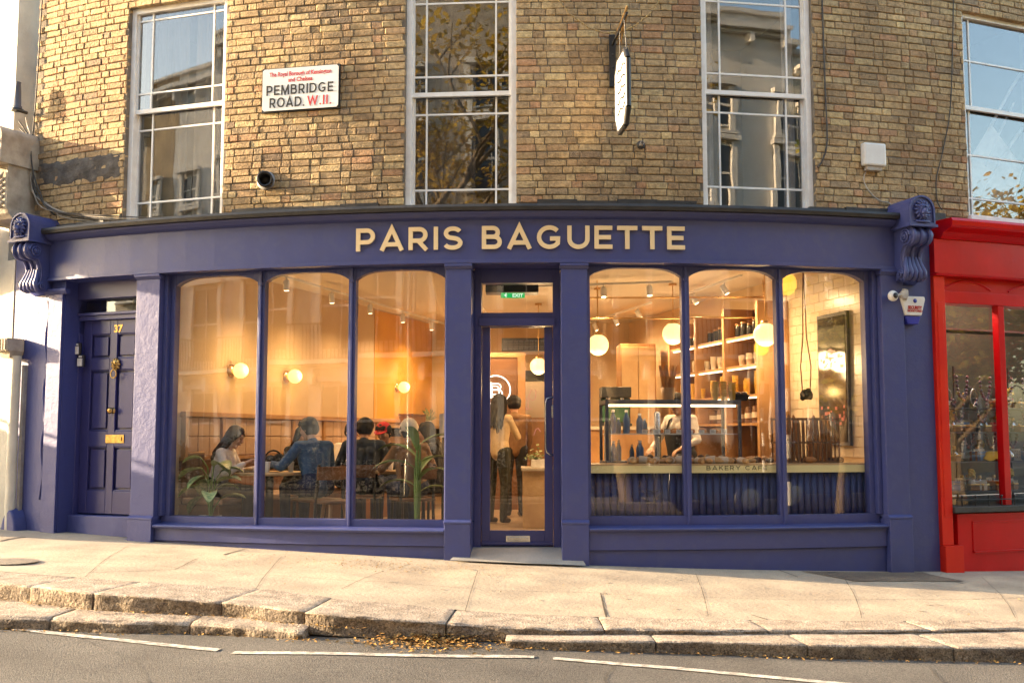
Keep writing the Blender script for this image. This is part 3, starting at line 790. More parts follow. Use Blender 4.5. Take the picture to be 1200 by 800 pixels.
# pavement sheet
b = MB()
def fp(u, v):
    s = SA+(SB-SA)*u; db = lerp_st(s, 1); d = -.2+(db+.2)*v; p = W(s, 0, d); p.z = zpave(s, max(0, d)); return p
b.grid(fp, 420, 26)
tag(b.build('pavement', M['pave']), kind='structure')
# slab joints and cracks, thin dark grit-filled lines
b = MB()
def joint(pts, w_=.008):
    pl = []
    for (s0, d0), (s1, d1) in zip(pts, pts[1:]):
        n = max(2, int(math.hypot(s1-s0, d1-d0)/.12))
        for i in range(n): pl.append((s0+(s1-s0)*i/n, d0+(d1-d0)*i/n+random.uniform(-.004, .004)))
    pl.append(pts[-1])
    for (a0, a1), (c0, c1) in zip(pl, pl[1:]):
        dv = Vector((c0-a0, c1-a1)).normalized(); nv = Vector((-dv.y, dv.x))*w_*random.uniform(.6, 1.1)/2
        q = [(a0-nv.x, a1-nv.y), (c0-nv.x, c1-nv.y), (c0+nv.x, c1+nv.y), (a0+nv.x, a1+nv.y)]
        vs = []
        for s, d in q: p = W(s, 0, d); p.z = zpave(s, d)+.0035; vs.append(p)
        b.add(vs, [(0, 1, 2, 3)])
def pj(*pp):
    r_ = []
    for px, py in pp:
        z = -.1
        for _ in range(6): x, y = onz(px, py, z); s, d = SD(x, y); z = zpave(s, d)
        r_.append((s, d))
    return r_
joint(pj((704, 695), (711, 724)), .014); joint(pj((706, 696), (900, 702), (1080, 702), (1200, 700)), .005); joint(pj((230, 655), (205, 667), (70, 672)), .008)
joint(pj((262, 650), (287, 643)), .02); joint(pj((900, 664), (935, 676)), .012); joint(pj((1070, 668), (1130, 684)), .012); joint(pj((480, 660), (440, 672), (400, 690)), .005)
joint(pj((880, 720), (900, 726)), .012)
joint(pj((0, 633), (30, 629)), .03)
for (x0, y0), (x1, y1) in (((150, 640), (100, 676)), ((330, 652), (300, 690)), ((560, 668), (545, 716)), ((815, 672), (830, 722)), ((985, 672), (1010, 724)), ((1150, 676), (1190, 724))): joint(pj((x0, y0), (x1, y1)), .0045)
joint(pj((0, 655), (180, 663), (380, 678), (560, 690), (704, 694)), .004)
tag(b.build('paving_joints', M['black']), kind='structure')
# upper kerb: individual rough granite stones in one run
b = MB()
def kerb_run(b, s_edges, kd0, kd1, kz, kzb, gap, rough, seed, chamfer=.01, slope=0.):
    for i, (s0, s1) in enumerate(zip(s_edges, s_edges[1:])):
        a, c = s0+gap/2, s1-gap/2; n = max(4, int((c-a)/.025)); b.rn = random.random()
        off = random.uniform(-.01, .01)*rough; hz = random.uniform(-.006, .006)*rough
        rows = 9
        def f(u, v):
            s = a+(c-a)*u; D0, D1, zt_, zb_ = kd0(s), kd1(s)+off, kz(s)+hz, kzb(s)
            # v: 0..0.5 over the top, 0.5..1 down the face
            en = min(1, min(u, 1-u)*(c-a)/.02)
            nz = noise.noise(Vector((s*16, v*9+seed, 1)))
            nb = noise.noise(Vector((s*6, v*3+seed, 5)))
            if v < .45: k = v/.45; d = D0+(D1-D0-chamfer)*k; z = zt_-slope*k+.002*nz*rough-(1-en)*.005
            elif v < .6: k = (v-.45)/.15; d = D1-chamfer+chamfer*k; z = zt_-slope-chamfer*k+.006*nb*rough-(1-en)*.005
            else: k = (v-.6)/.4; z = zt_-slope-chamfer+(zb_-zt_+slope+chamfer-.03)*k; d = D1
            if v >= .45: d += rough*(.022*nb+.012*nz)-(1-en)*.009
            p = W(s, 0, d); p.z = z; return p
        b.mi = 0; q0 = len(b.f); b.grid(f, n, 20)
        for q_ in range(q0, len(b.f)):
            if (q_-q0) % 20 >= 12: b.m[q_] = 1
        for u_ in (0, 1):   # ends
            pts = [f(u_, v/20) for v in range(21)]; q = W(a if u_ == 0 else c, 0, kd0(a)); q.z = kzb(a)-.05
            b.add(pts+[q], [tuple(range(22))])
e1 = [SA]
for px in (-240, -60, 38, 118, 265, 362, 520): pass
def s_of(px, py, z=-.1): return SD(*onz(px, py, z))[0]
e1 = [SA, -11.5, -10, -8.6, -7.2]+[s_of(x, y, z) for x, y, z in ((-160, 665, .05), (37, 685, .0), (118, 692, -.02), (262, 705, -.07), (358, 716, -.1), (522, 732, -.17), (708, 738, -.22), (901, 739, -.25), (1090, 738, -.3), (1290, 736, -.33))]+[7.2, 8.6, 10, 11.8, SB]
kerb_run(b, e1, lambda s: lerp_st(s, 1), lambda s: lerp_st(s, 2), lambda s: lerp_st(s, 4)+.006, lambda s: lerp_st(s, 5)-.02, .009, .75, 3)
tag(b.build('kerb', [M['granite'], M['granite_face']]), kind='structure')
# lower kerb stones
b = MB()
e2 = [SA, -11, -9.3, -8, -6.6]+[s_of(x, y, -.2) for x, y in ((-60, 715), (90, 722), (221, 733), (352, 741))]
kerb_run(b, e2, lambda s: lerp_st(s, 2)-.05, lambda s: lerp_st(s, 3), lambda s: lerp_st(s, 5)+.01, lambda s: lerp_st(s, 6)-.02, .014, .8, 8, .022, .02)
e3 = [s_of(x, y, -.26) for x, y in ((592, 751), (771, 755), (966, 762), (1175, 768))]+[6.6, 8, 9.5, 11, SB]
kerb_run(b, e3, lambda s: lerp_st(s, 2)-.05, lambda s: lerp_st(s, 3), lambda s: lerp_st(s, 5), lambda s: lerp_st(s, 6)-.02, .008, .4, 12, .01)
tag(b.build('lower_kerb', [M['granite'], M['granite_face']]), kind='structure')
# joint down the sloping lower kerb, gap filled with tar
# road
def zroad(s, d):
    e = lerp_st(s, 2); return lerp_st(s, 6)+.02*min(1, (d-e)/3.)-.00*d+.003*noise.noise(Vector((s*2, d*2, 7)))
b = MB()
def frd(u, v):
    s = SA+(SB-SA)*u; e = lerp_st(s, 2)-.12; d = e+(11.2-e)*v; a = max(-1.2, min(1.2, s/R)); p = W(s, 0, d)
    # beyond the kerb the road runs straight in world x
    p.z = zroad(s, d); return p
b.grid(frd, 320, 60)
tag(b.build('road', M['asphalt']), kind='structure')
def onroad(px, py):
    z = -.27
    for _ in range(6): x, y = onz(px, py, z); s, d = SD(x, y); z = zroad(s, d)
    return s, d
def stripe(pts, w_, nm):
    b = MB(); q = [onroad(*p) for p in pts]; pl = []
    for (s0, d0), (s1, d1) in zip(q, q[1:]):
        n = max(2, int(abs(s1-s0)/.15))
        pl += [(s0+(s1-s0)*i/n, d0+(d1-d0)*i/n) for i in range(n)]
    pl.append(q[-1])
    rows = []
    for s, d in pl:
        r_ = []
        for k in (-.5, .5):
            p = W(s, 0, d+w_*k+random.uniform(-.003, .003)); p.z = zroad(s, d+w_*k)+.006; r_.append(p)
        rows.append(r_)
    for a, c in zip(rows, rows[1:]): b.add([a[0], c[0], c[1], a[1]], [(0, 1, 2, 3)])
    tag(b.build(nm, M['paint']), kind='structure')
stripe([(-300, 700), (-120, 720), (0, 734.5), (130, 749), (256, 762)], .085, 'road_marking')
stripe([(273, 765), (450, 767.5), (626, 770)], .085, 'road_marking')
stripe([(648, 771.5), (800, 784), (1040, 806), (1100, 812)], .085, 'road_marking')
# threshold slab of the shop door
b = MB()
def fth(u, v):
    s = -.93+(.97)*u; s = -.46+(s+.46)*(1+.32*v); d = DD-.08+(.16-DD+.08)*v; p = W(s, 0, d); p.z = .03+(zbase(s)+.012-.03)*max(0, (d+.1-DD-.3)/(.16+.1-DD-.3)) ; return p
b.grid(fth, 10, 10); tag(b.build('threshold', M['slab']), kind='structure')
# wide ground and the opposite pavement
b = MB(); b.add([(-400, -400, -.62), (400, -400, -.62), (400, 400, -.62), (-400, 400, -.62)], [(0, 1, 2, 3)])
tag(b.build('ground', M['asphalt']), kind='structure')

# trodden gum and stains, a round cover plate
b = MB(); r_ = random.Random(77)
for i in range(110):
    s = r_.uniform(-6.5, 6.5); d = r_.uniform(.15, 2.4); q = r_.uniform(.008, .02); vs = []
    for k in range(7): a = k*2*PI/7; p = W(s+q*math.cos(a)*r_.uniform(.7, 1.2), 0, d+q*math.sin(a)); p.z = zpave(s, d)+.005; vs.append(p)
    b.add(vs, [tuple(range(7))])
tag(b.build('pavement_spots', mat('trodden gum', (.16, .145, .125), .8, (.3, .27, .22), ns=8)), kind='structure')
b = MB(); s0, d0 = pj((8, 658))[0]; vs = []
for rr_, hh in ((.24, .004), (.2, .006)):
    for k in range(24): a = k*2*PI/24; p = W(s0+rr_*math.cos(a), 0, d0+rr_*math.sin(a)); p.z = zpave(s0, d0)+.001+hh; vs.append(p)
b.add(vs, [tuple(range(24, 48))]+[(k, (k+1) % 24, 24+(k+1) % 24, 24+k) for k in range(24)])
tag(b.build('cover_plate', mat('worn iron', (.26, .22, .17), .6, (.14, .12, .1), ns=14, bump=.008, bs=30)), 'round iron cover plate set in the pavement at the far left', 'cover plate')

# brown patch repair by the foot of the shopfront and cracks in the road
b = MB(); pp_ = pj((925, 667), (1075, 670), (1130, 681), (1000, 681))
def fpa(u, v):
    a, c, e, g = pp_; s = (a[0]*(1-u)+c[0]*u)*(1-v)+(g[0]*(1-u)+e[0]*u)*v+.02*noise.noise(Vector((u*5, v*3, 1))); d = (a[1]*(1-u)+c[1]*u)*(1-v)+(g[1]*(1-u)+e[1]*u)*v+.02*noise.noise(Vector((u*6, v*3, 5))); d = max(.09, d); p = W(s, 0, d); p.z = zpave(s, d)+.0055; return p
b.grid(fpa, 30, 6); tag(b.build('patch_repair', fleck_mat('brown tarmac patch', (.2, .155, .11), (.13, .1, .075), .9, .006, 90, 3, 150)), kind='structure')
b = MB()
def crack(pts, w_):
    q = [onroad(*p) for p in pts]; pl = []
    for (s0, d0), (s1, d1) in zip(q, q[1:]):
        for i in range(12): pl.append((s0+(s1-s0)*i/12+random.uniform(-.008, .008), d0+(d1-d0)*i/12+random.uniform(-.008, .008)))
    for (a0, a1), (c0, c1) in zip(pl, pl[1:]):
        dv = Vector((c0-a0, c1-a1)).normalized(); nv = Vector((-dv.y, dv.x))*w_*random.uniform(.4, 1)/2; vs = []
        for s, d in ((a0-nv.x, a1-nv.y), (c0-nv.x, c1-nv.y), (c0+nv.x, c1+nv.y), (a0+nv.x, a1+nv.y)): p = W(s, 0, d); p.z = zroad(s, d)+.0045; vs.append(p)
        b.add(vs, [(0, 1, 2, 3)])
crack([(722, 776), (712, 790), (706, 806)], .006); crack([(1090, 782), (1104, 800), (1112, 820)], .007); crack([(90, 745), (160, 775), (180, 806)], .004); crack([(430, 776), (470, 790), (540, 806)], .003)
tag(b.build('road_cracks', M['black']), kind='structure')
# ================================================================= RED SHOPFRONT NEXT DOOR
M['redglass'] = glass('red shop glass', (.95, .95, .95), 1.5, 0, .001)
M['brownc0'] = mat('brown display backing', (.05, .04, .03), .8, (.03, .026, .02), ns=3)
M['fill_glow'] = mat('lit downlight', (.8, .75, .7), .3, emit=(1, .85, .6), es=1.)
red = thing('red_shopfront', 'glossy red neighbouring shopfront with crowded display window', 'shopfront', W(6.2, -.35, 0))
def zr(y, px=1150, d=0.): return P(px, y, d)[1]
rs0, rs1 = 3.9, 9.3
b = MB()
zt1 = zr(253, 1100, .3); zt2 = zr(265, 1100, .3); zt3 = zr(278, 1100, .15)
b.profile([(-.3, zt3), (.10, zt3), (.14, zt3+.03), (.16, zt2-.02), (.27, zt2+.01), (.29, zt2+.03), (.3, zt1-.03), (.28, zt1), (-.3, zt1+.02)], rs0+.06, rs1)
b.build('cornice', M['red'], red)
b = MB(); zf0 = zr(324); b.bb(rs0+.0, rs1, zf0, zt3-.002, -.3, .08); b.profile([(.0, zf0-.03), (.10, zf0-.03), (.12, zf0-.01), (.12, zf0-.001), (0, zf0-.001)], rs0, rs1)
b.build('fascia', M['red'], red)
b = MB(); zp = zf0-.032
b.bb(3.897, 4.03, .02, zp, -.3, .06, 1); b.bb(3.897, 4.115, -.42, .018, -.3, .1, 1); b.bb(3.93, 4.0, .3, 2.5, .06, .066, 1)
b.build('pilaster', M['orange_red'], red, .006)
b = MB(); zw1 = zr(357); zw0 = zr(592); za = zr(343)
b.bb(4.032, rs1, za, zp+.05, -.2, -.02)
b.bb(4.032, rs1, zw1, za-.002, -.2, .01)
for m_ in (4.84,): pass
m1 = P(1173, 450, 0)[0], P(1181, 450, 0)[0]
ms = [(4.032, P(1103, 450, 0)[0]+.02), m1, (m1[0]+.86, m1[1]+.86), (m1[0]+1.72, m1[1]+1.72), (m1[0]+2.6, m1[1]+2.6), (m1[0]+3.5, m1[1]+3.5)]
for p, q in ms: b.bb(p, q-.012 if p > 4.1 else q, zw0, zw1, -.085, .0, 1)
# carved shallow arches on the panel above the glass
for (p, q), (r, t) in zip(ms, ms[1:]):
    c_ = (q+r)/2; hw = (r-q)/2*.8; pts = [W(c_+hw*x, zp-.11+.085*(1-x*x), -.018) for x in [i/10-1 for i in range(21)]]
    b.tube(pts, .012, 6)
b.build('window_frame', M['red'], red, .004)
b = MB(); b.bb(4.03, rs1, zr(599), zw0-.002, -.2, .1); 
b.build('window_sill', M['black'], red, .006)
b = MB()
for i in range(24):
    s_ = 4.15+i*.17; b.tube([W(s_, zw0, .06), W(s_, zw0+.09, .06)], .007, 5); b.ball(W(s_, zw0+.1, .06), .014, 5)
b.tube([W(4.08+.1*i, zw0+.065, .06) for i in range(50)], .006, 5)
b.build('sill_rail', M['blackm'], red)
b = MB()
zs1 = zr(601)
b.bb(4.118, rs1, -.5, zs1, -.25, .02)
for q in range(4):
    a_ = 4.3+q*1.3; c_ = a_+1.15; t_ = zr(612); u_ = zr(647)
    b.bb(a_, c_, t_, t_+.02, .02, .032); b.bb(a_, c_, u_, u_+.02, .02, .045); b.bb(a_, a_+.02, u_+.021, t_-.001, .02, .03, 1); b.bb(c_-.02, c_, u_+.021, t_-.001, .02, .03, 1)
b.build('stall_riser', M['red'], red, .003)
for (p, q), (r, t) in zip(ms, ms[1:]):
    b = MB(); b.bb(q-.01, r+.01, zw0-.01, zw1+.01, -.07, -.064, 1); b.build('pane', M['redglass'], red)
b = MB()   # the display room behind
b.bb(4.0, rs1, zw0-.05, zw0-.01, -1.6, -.16); b.bb(4.0, rs1, 2.9, 2.95, -1.6, -.3); b.bb(4.0, rs1, zw0, 2.9, -1.7, -1.6); b.bb(3.9, 3.99, zw0, 2.9, -1.6, -.16, 1)
b.build('display_room', M['brownc0'], red)
for s_ in (4.5, 5.3, 6.2): b = MB(); b.lathe([(.03, 0), (.035, .05), (0, .052)], W(s_, 2.84, -.5), 12); b.build('fill_lamp', M['fill_glow'], red)  # small glowing ceiling fittings, added to go with the fill lights
shz = [zr(y, 1140, -.4) for y in (478, 506, 540, 574)]
b = MB()
for z_ in shz: b.bb(4.06, 6.6, z_-.012, z_, -.72, -.24)
b.bb(4.06, 6.6, zr(384, 1140, -.5)-.02, zr(384, 1140, -.5), -.9, -.6)
for s_ in (4.07, 4.82, 5.7): b.bb(s_, s_+.02, zw0, 1.9, -.73, -.715, 1)
b.build('display_shelf', M['slate'], red)
for s_ in (4.45, 5.4, 6.4):
    l = bpy.data.lights.new('display_fill_light', 'POINT'); l.energy = 11; l.color = (1, .85, .62); l.shadow_soft_size = .05; o = bpy.data.objects.new('display_fill_light', l); COL.objects.link(o); o.location = W(s_, 2.72, -.55)  # fill lights added inside the display to brighten the trinkets

# ---- trinkets on the shelves, each its own small thing
M['velvet'] = mat('black velvet', (.02, .018, .02), .9)
M['silver'] = mat('silver', (.75, .72, .68), .25, metal=1.)
M['yellowc'] = mat('yellow cloth', (.75, .5, .04), .8, (.6, .35, .03))
M['orangec'] = mat('orange glaze', (.75, .22, .02), .25)
M['glassblue'] = mat('blue card', (.1, .2, .4), .5)
M['paleg'] = mat('pale box', (.6, .57, .5), .6)
M['brownc'] = mat('brown wood', (.22, .1, .04), .5)
def scatter(proto, spots, labels):
    for i, (s_, z_, d_, a_) in enumerate(spots):
        o = proto if i == 0 else copy_tree(proto)
        o.location = W(s_, z_, d_); o.rotation_euler = (0, 0, s_/R+a_); o.scale = (1.45,)*3; o['label'] = labels[i] if isinstance(labels, list) else labels
def necklace_bust():
    t = thing('necklace_bust', 'x', 'necklace bust', (0, 0, 0), 'necklace busts in the red shop window')
    b = MB(); fr = [(-.07, 0), (.07, 0), (.075, .04), (.045, .1), (.03, .16), (-.03, .16), (-.045, .1), (-.075, .04)]
    b.prism([(x, -.03+.02*(z/.16), z) for x, z in fr], [(x, .02, z) for x, z in fr], True); b.build('bust', M['velvet'], t, .008)
    b = MB(); b.tube([(.05*math.sin(a)*1.0, -.038, .08+.055*math.cos(a)*1.1) for a in [2*PI*i/20 for i in range(21)]], .004, 5)
    for k in range(7): b.ball((.02*math.cos(k), -.045, .025+.018*math.sin(k*1.4)), .009, 5)
    b.build('necklace', M['silver'], t); return t
p = necklace_bust(); zsh = shz[0]
scatter(p, [(4.35, zsh+.002, -.4, 0), (4.74, zsh+.002, -.42, .3), (5.15, zsh+.002, -.4, 0), (5.6, zsh+.002, -.45, .2)], ['black necklace bust with silver beads on the top shelf, left side', 'black necklace bust beside the red mullion on the top shelf', 'black necklace bust behind the second red framed pane', 'black necklace bust beyond the second red framed pane'])
def lathe_thing(name, cat, group, prof, m, part, extra=None, n=14):
    t = thing(name, 'x', cat, (0, 0, 0), group); b = MB(); b.lathe(prof, (0, 0, 0), n); b.build(part, m, t)
    if extra: b = MB(); b.lathe(extra[0], (0, 0, 0), n); b.build(extra[1], extra[2], t)
    return t
rowz = lambda k: shz[k]+.002
rnd = random.Random(4)
p = lathe_thing('perfume_bottle', 'bottle', 'small bottles in the red shop window', [(.02, 0), (.028, .005), (.03, .05), (.012, .07), (.01, .085), (0, .085)], M['silver'], 'flask', ([(.009, .086), (.014, .09), (.012, .11), (0, .112)], 'stopper', M['brassp']))
sp = [(4.13+.07*i+rnd.uniform(-.02, .02), rowz(rnd.choice((1, 2, 3))), rnd.uniform(-.5, -.3), rnd.uniform(0, 3)) for i in range(30)]
scatter(p, sp, 'small silver bottle among the trinkets on the lower shelves of the red shop window')
p = lathe_thing('china_cup', 'cup', 'cups in the red shop window', [(.02, 0), (.026, .004), (.038, .045), (.04, .06), (.036, .06), (.024, .01), (0, .008)], M['paleg'], 'bowl', ([(.045, -.001), (.05, .004), (.03, .002)], 'saucer', M['silver']))
sp = [(4.16+.13*i+rnd.uniform(-.03, .03), rowz(rnd.choice((1, 2, 3)))+.002, rnd.uniform(-.62, -.5), 0) for i in range(13)]
scatter(p, sp, 'small pale cup and saucer on the lower shelves of the red shop window')
def trinket_box():
    t = thing('trinket_box', 'x', 'box', (0, 0, 0), 'small boxes in the red shop window')
    b = MB(); b.box((-.035, -.025, 0), (.035, .025, .035)); b.build('base', M['brownc'], t, .004)
    b = MB(); b.box((-.037, -.027, .037), (.037, .027, .05)); b.ball((0, 0, .055), .007, 5); b.build('lid', M['brassp'], t, .004); return t
p = trinket_box(); sp = [(4.15+.08*i+rnd.uniform(-.03, .03), rowz(rnd.choice((0, 1, 2, 3))), rnd.uniform(-.36, -.28), rnd.uniform(-.5, .5)) for i in range(26)]
scatter(p, sp, 'small brown and brass lidded box on the shelves of the red shop window')
def ring_stand():
    t = thing('ring_stand', 'x', 'stand', (0, 0, 0), 'white earring stands in the red shop window')
    b = MB(); b.box((-.05, -.01, 0), (.05, .012, .008)); b.box((-.045, -.002, .009), (.045, .003, .09)); b.build('card', M['paleg'], t, .002)
    b = MB()
    for i in range(4):
        for k in range(3): b.ball((-.03+.02*i, -.006, .025+.022*k), .006, 4)
    b.build('earrings', M['silver'], t); return t
p = ring_stand(); sp = [(4.15+.14*i+rnd.uniform(-.03, .03), rowz((1, 2, 1, 3, 1, 2, 3, 1)[i % 8]), rnd.uniform(-.45, -.38), rnd.uniform(-.3, .3)) for i in range(14)]
scatter(p, sp, 'pale card stand of silver earrings on the shelves of the red shop window')

def gift(m, lab, n, zz, seed, nm='gift_box'):
    t = thing(nm, 'x', 'box', (0, 0, 0), lab[1]); b = MB(); b.box((-.045, -.035, 0), (.045, .035, .07)); b.build('carton', m, t, .004); b = MB(); b.box((-.046, -.008, .0005), (.046, .008, .0715)); b.box((-.047, -.037, .05), (.047, .037, .054)); b.build('ribbon', M['silver'], t)
    r_ = random.Random(seed); scatter(t, [(4.14+r_.random()*1.5, rowz(r_.choice(zz)), r_.uniform(-.6, -.3), r_.uniform(-.6, .6)) for _ in range(n)], lab[0])
gift(mat('crimson card', (.4, .02, .03), .5), ('small crimson box with ribbon on the shelves of the red shop window', 'crimson boxes in the red shop window'), 7, (1, 2, 3), 1)
gift(M['glassblue'], ('small blue box with ribbon on the shelves of the red shop window', 'blue boxes in the red shop window'), 7, (1, 2, 3), 2)
gift(M['paleg'], ('small pale box with ribbon on the shelves of the red shop window', 'pale boxes in the red shop window'), 9, (0, 1, 2, 3), 3)
def posy():
    t = thing('posy', 'x', 'flowers', (0, 0, 0), 'posies in the red shop window'); b = MB(); b.lathe([(.02, 0), (.028, .05), (.02, .08)], (0, 0, 0), 10); b.build('vase', M['paleg'], t); r_ = random.Random(9); b = MB()
    for i in range(26): a = r_.uniform(0, 6.3); q = Vector((.04*math.cos(a)*r_.random(), .04*math.sin(a)*r_.random(), .1+.05*r_.random())); b.ball(q, .012, 4)
    b.build('blooms', M['flower'], t); return t
M['flower'] = mat('dried flowers', (.6, .3, .05), .7, (.25, .3, .08), ns=30)
r_ = random.Random(14); scatter(posy(), [(4.15+.16*i, rowz((0, 2, 1, 3)[i % 4]), r_.uniform(-.55, -.3), 0) for i in range(10)], 'small vase of dried flowers on the shelves of the red shop window')
# beads hanging in the window
def beads():
    t = thing('bead_strand', 'x', 'necklace', (0, 0, 0), 'strands of beads hanging in the red shop window')
    b = MB()
    for i in range(16):
        a = PI*i/15; b.ball((.05*math.cos(a), 0, -.16*math.sin(a)), .012, 5)
    b.build('bead_string', M['brassp'], t); return t
M['bead'] = mat('coloured beads', (.3, .06, .04), .3, (.05, .12, .2), ns=25)
p = beads(); kids(p)[0].data.materials[0] = M['bead']
sp = [(4.14+.11*i, 1.5+.3*math.sin(i*2.1), -.3-.05*(i % 3), 0) for i in range(15)]
scatter(p, sp, 'strand of coloured beads hanging above the shelves of the red shop window')
b = MB(); s_, z_ = P(1166, 534, -.3)
def fcloth(u, v):
    a = u*2*PI; r_ = .04+.1*v; return W(s_+r_*math.cos(a)*(1+.25*math.sin(5*a)), z_+.05-.09*v*v+.015*math.sin(7*a)*v, -.32+r_*.7*math.sin(a))
b.grid(fcloth, 30, 6); tag(b.build('yellow_cloth', M['yellowc']), 'crumpled bright yellow cloth on a shelf in the red shop window', 'cloth')
t = thing('orange_dish', 'shallow orange dish on a lower shelf of the red shop window', 'dish', W(4.72, shz[3]-.0, -.3))
b = MB(); s_, z_ = P(1168, 566, -.3); c = W(s_, z_-.03, -.34); b.lathe([(.05, 0), (.06, .004), (.14, .05), (.15, .06), (.135, .055), (.05, .012), (0, .01)], c, 20); b.build('bowl', M['orangec'], t)
b = MB(); b.lathe([(.04, -.05), (.03, -.03), (.045, -.002)], c, 16); b.build('foot', M['silver'], t)

# ================================================================= WHITE BUILDING ON THE LEFT
wh = thing('white_building', 'sunlit white stucco building at the left edge', 'building', W(-9, -.1, 0))
b = MB(); b.bb(-16, -6.34, -.4, 3.1, -.6, .02); b.bb(-16, -6.535, 3.1, 9, -.6, -.03)
b.profile([(-.1, 2.75), (.12, 2.75), (.3, 2.95), (.52, 3.1), (.56, 3.4), (.5, 3.5), (-.1, 3.56)], -16, -6.9)  # cornice made deep out of view to keep sun off the blue fascia
b.build('wall', M['stucco'], wh)
b = MB()
for i in range(3):
    s0 = -9-i*2.4
    b.bb(s0, s0+1.2, 3.8, 6.0, -.03, .02, 1); b.bb(s0-.1, s0+1.3, 3.7, 3.79, -.03, .08, 1)
    b.bb(s0-.3, s0+1.6, .1, 2.7, .02, .06)
b.build('window_surround', M['stucco_w'], wh)
b = MB()
for i in range(3):
    s0 = -9-i*2.4; b.bb(s0+.08, s0+1.12, 3.88, 5.92, .021, .026, 1); b.bb(s0+.0, s0+1.3, .5, 2.4, .061, .066)
b.build('window', M['glassu'], wh)
# its own console block with leaf
b = MB(); s0, z1 = P(-2, 150, .35); s1, _ = P(22, 150, .35); _, zb1 = P(10, 190, .35)
cs = s0-.02
def outl(k): return [(cs-.13, zb1), (cs+.17, zb1), (cs+.17, z1-.1)]+[(cs+.02+.15*math.cos(a), z1-.1+.12*math.sin(a)) for a in [PI*i/10 for i in range(1, 11)]]+[(cs-.13, z1-.1)]
o_ = outl(1); b.prism([W(u, z, .42) for u, z in o_], [W(u, z, -.1) for u, z in o_])
b.bb(cs-.07, cs+.11, zb1+.03, zb1+.15, .42, .45, 1); b.ball(W(cs+.02, zb1+.09, .45), .05, 8, (1, 1, 1))
_, zb2 = P(10, 246, .3)
b.prism([W(u, z, .3) for u, z in ((cs-.1, zb2), (cs+.14, zb2), (cs+.14, zb1), (cs-.1, zb1))], [W(u, z, -.1) for u, z in ((cs-.1, zb2), (cs+.14, zb2), (cs+.14, zb1), (cs-.1, zb1))])
for k in range(6):
    zz = zb2+.06+k*.065
    for sg in (-1, 1): b.tube([W(cs+.02, zz-.04, .31), W(cs+.02+sg*.05, zz, .335), W(cs+.02+sg*.07, zz+.05, .31)], [.01, .022, .006], 6)
b.profile([(-.1, zb2-.1), (.3, zb2-.1), (.36, zb2-.05), (.38, zb2), (-.1, zb2)], cs-.3, cs+.25)
b.build('console_bracket', M['stone'], wh)
b = MB(); s_, z_ = P(10, 402, .15); zt_ = P(10, 396, .15)[1]
b.bb(s_-.12, s_+.09, z_-.09, z_+.05, .02, .24, 1)
for k in range(5): b.bb(s_-.115+.042*k, s_-.095+.042*k, z_-.08, z_+.04, .24, .252, 1)
b.prism([W(s_-.08, z_-.16, .18), W(s_+.06, z_-.16, .18), W(s_+.085, z_-.09, .2), W(s_-.11, z_-.09, .2)], [W(s_-.08, z_-.16, .02), W(s_+.06, z_-.16, .02), W(s_+.085, z_-.09, .02), W(s_-.11, z_-.09, .02)])
b.build('pipe_hopper', M['stone'], wh)
b = MB(); ps = P(15, 520, .1)[0]; b.tube([W(ps, z_-.14, .1), W(ps-.01, 1.2, .1), W(ps, .1, .1)], .055, 10); b.build('rainwater_pipe', M['stucco'], wh)
b = MB(); b.bb(P(22, 600, .05)[0]-.03, P(22, 600, .05)[0]+.01, -.1, 1.9, .02, .06, 1); b.build('edge_strip', M['grey'], wh)
# unseen garden wall added beyond the left edge: it shades the foot of the blue shopfront
gx = thing('shade_wall', 'unseen rendered wall with coping beside the white building, added to shade the shopfront foot', 'wall', (-9, 12.6, 0))
b = MB(); b.box((-9.2, 11.62, -.3), (-8.9, 14.5, 1.88)); b.build('wall', M['stucco'], gx)
b = MB(); b.box((-9.26, 11.56, 1.883), (-8.84, 14.5, 1.95)); b.build('coping', M['stone'], gx)
b = MB(); b.tube([(-9.05, 11.7, 2.1), (-9.05, 14.4, 2.1)], .02, 6)
for i in range(7): b.tube([(-9.05, 11.7+.45*i, 1.95), (-9.05, 11.7+.45*i, 2.1)], .012, 6)
b.build('handrail', M['blackm'], gx)

# ================================================================= FIXTURES ON THE BRICKWORK
# street name plate
a0 = P(309, 83, BD+.02), P(397, 76, BD+.02), P(308, 131, BD+.02), P(397, 126, BD+.02)
ps0 = (a0[0][0]+a0[2][0])/2; ps1 = (a0[1][0]+a0[3][0])/2; pz0 = (a0[2][1]+a0[3][1])/2; pz1 = (a0[0][1]+a0[1][1])/2
t = thing('street_name_sign', 'white street name plate with black border on the brick wall', 'street sign', W((ps0+ps1)/2, pz0, BD))
pw, ph = ps1-ps0, pz1-pz0
b = MB(); b.bb(ps0-.012, ps1+.012, pz0-.012, pz1+.012, BD-.01, BD+.022, 1); b.build('backing', M['blackm'], t)
b = MB(); c = .02
q = [(ps0+c, pz0), (ps1-c, pz0), (ps1, pz0+c), (ps1, pz1-c), (ps1-c, pz1), (ps0+c, pz1), (ps0, pz1-c), (ps0, pz0+c)]
sm = (ps0+ps1)/2; T_, N_ = TN(sm)
def WP(s, z, d): return W(sm, z, d)+T_*(s-sm)
b.prism([WP(s, z, BD+.030) for s, z in q], [WP(s, z, BD+.0235) for s, z in q]); b.build('plate', M['signw'], t)
fnp = lambda u, v, w_: WP(ps0+u, pz0+v, w_)
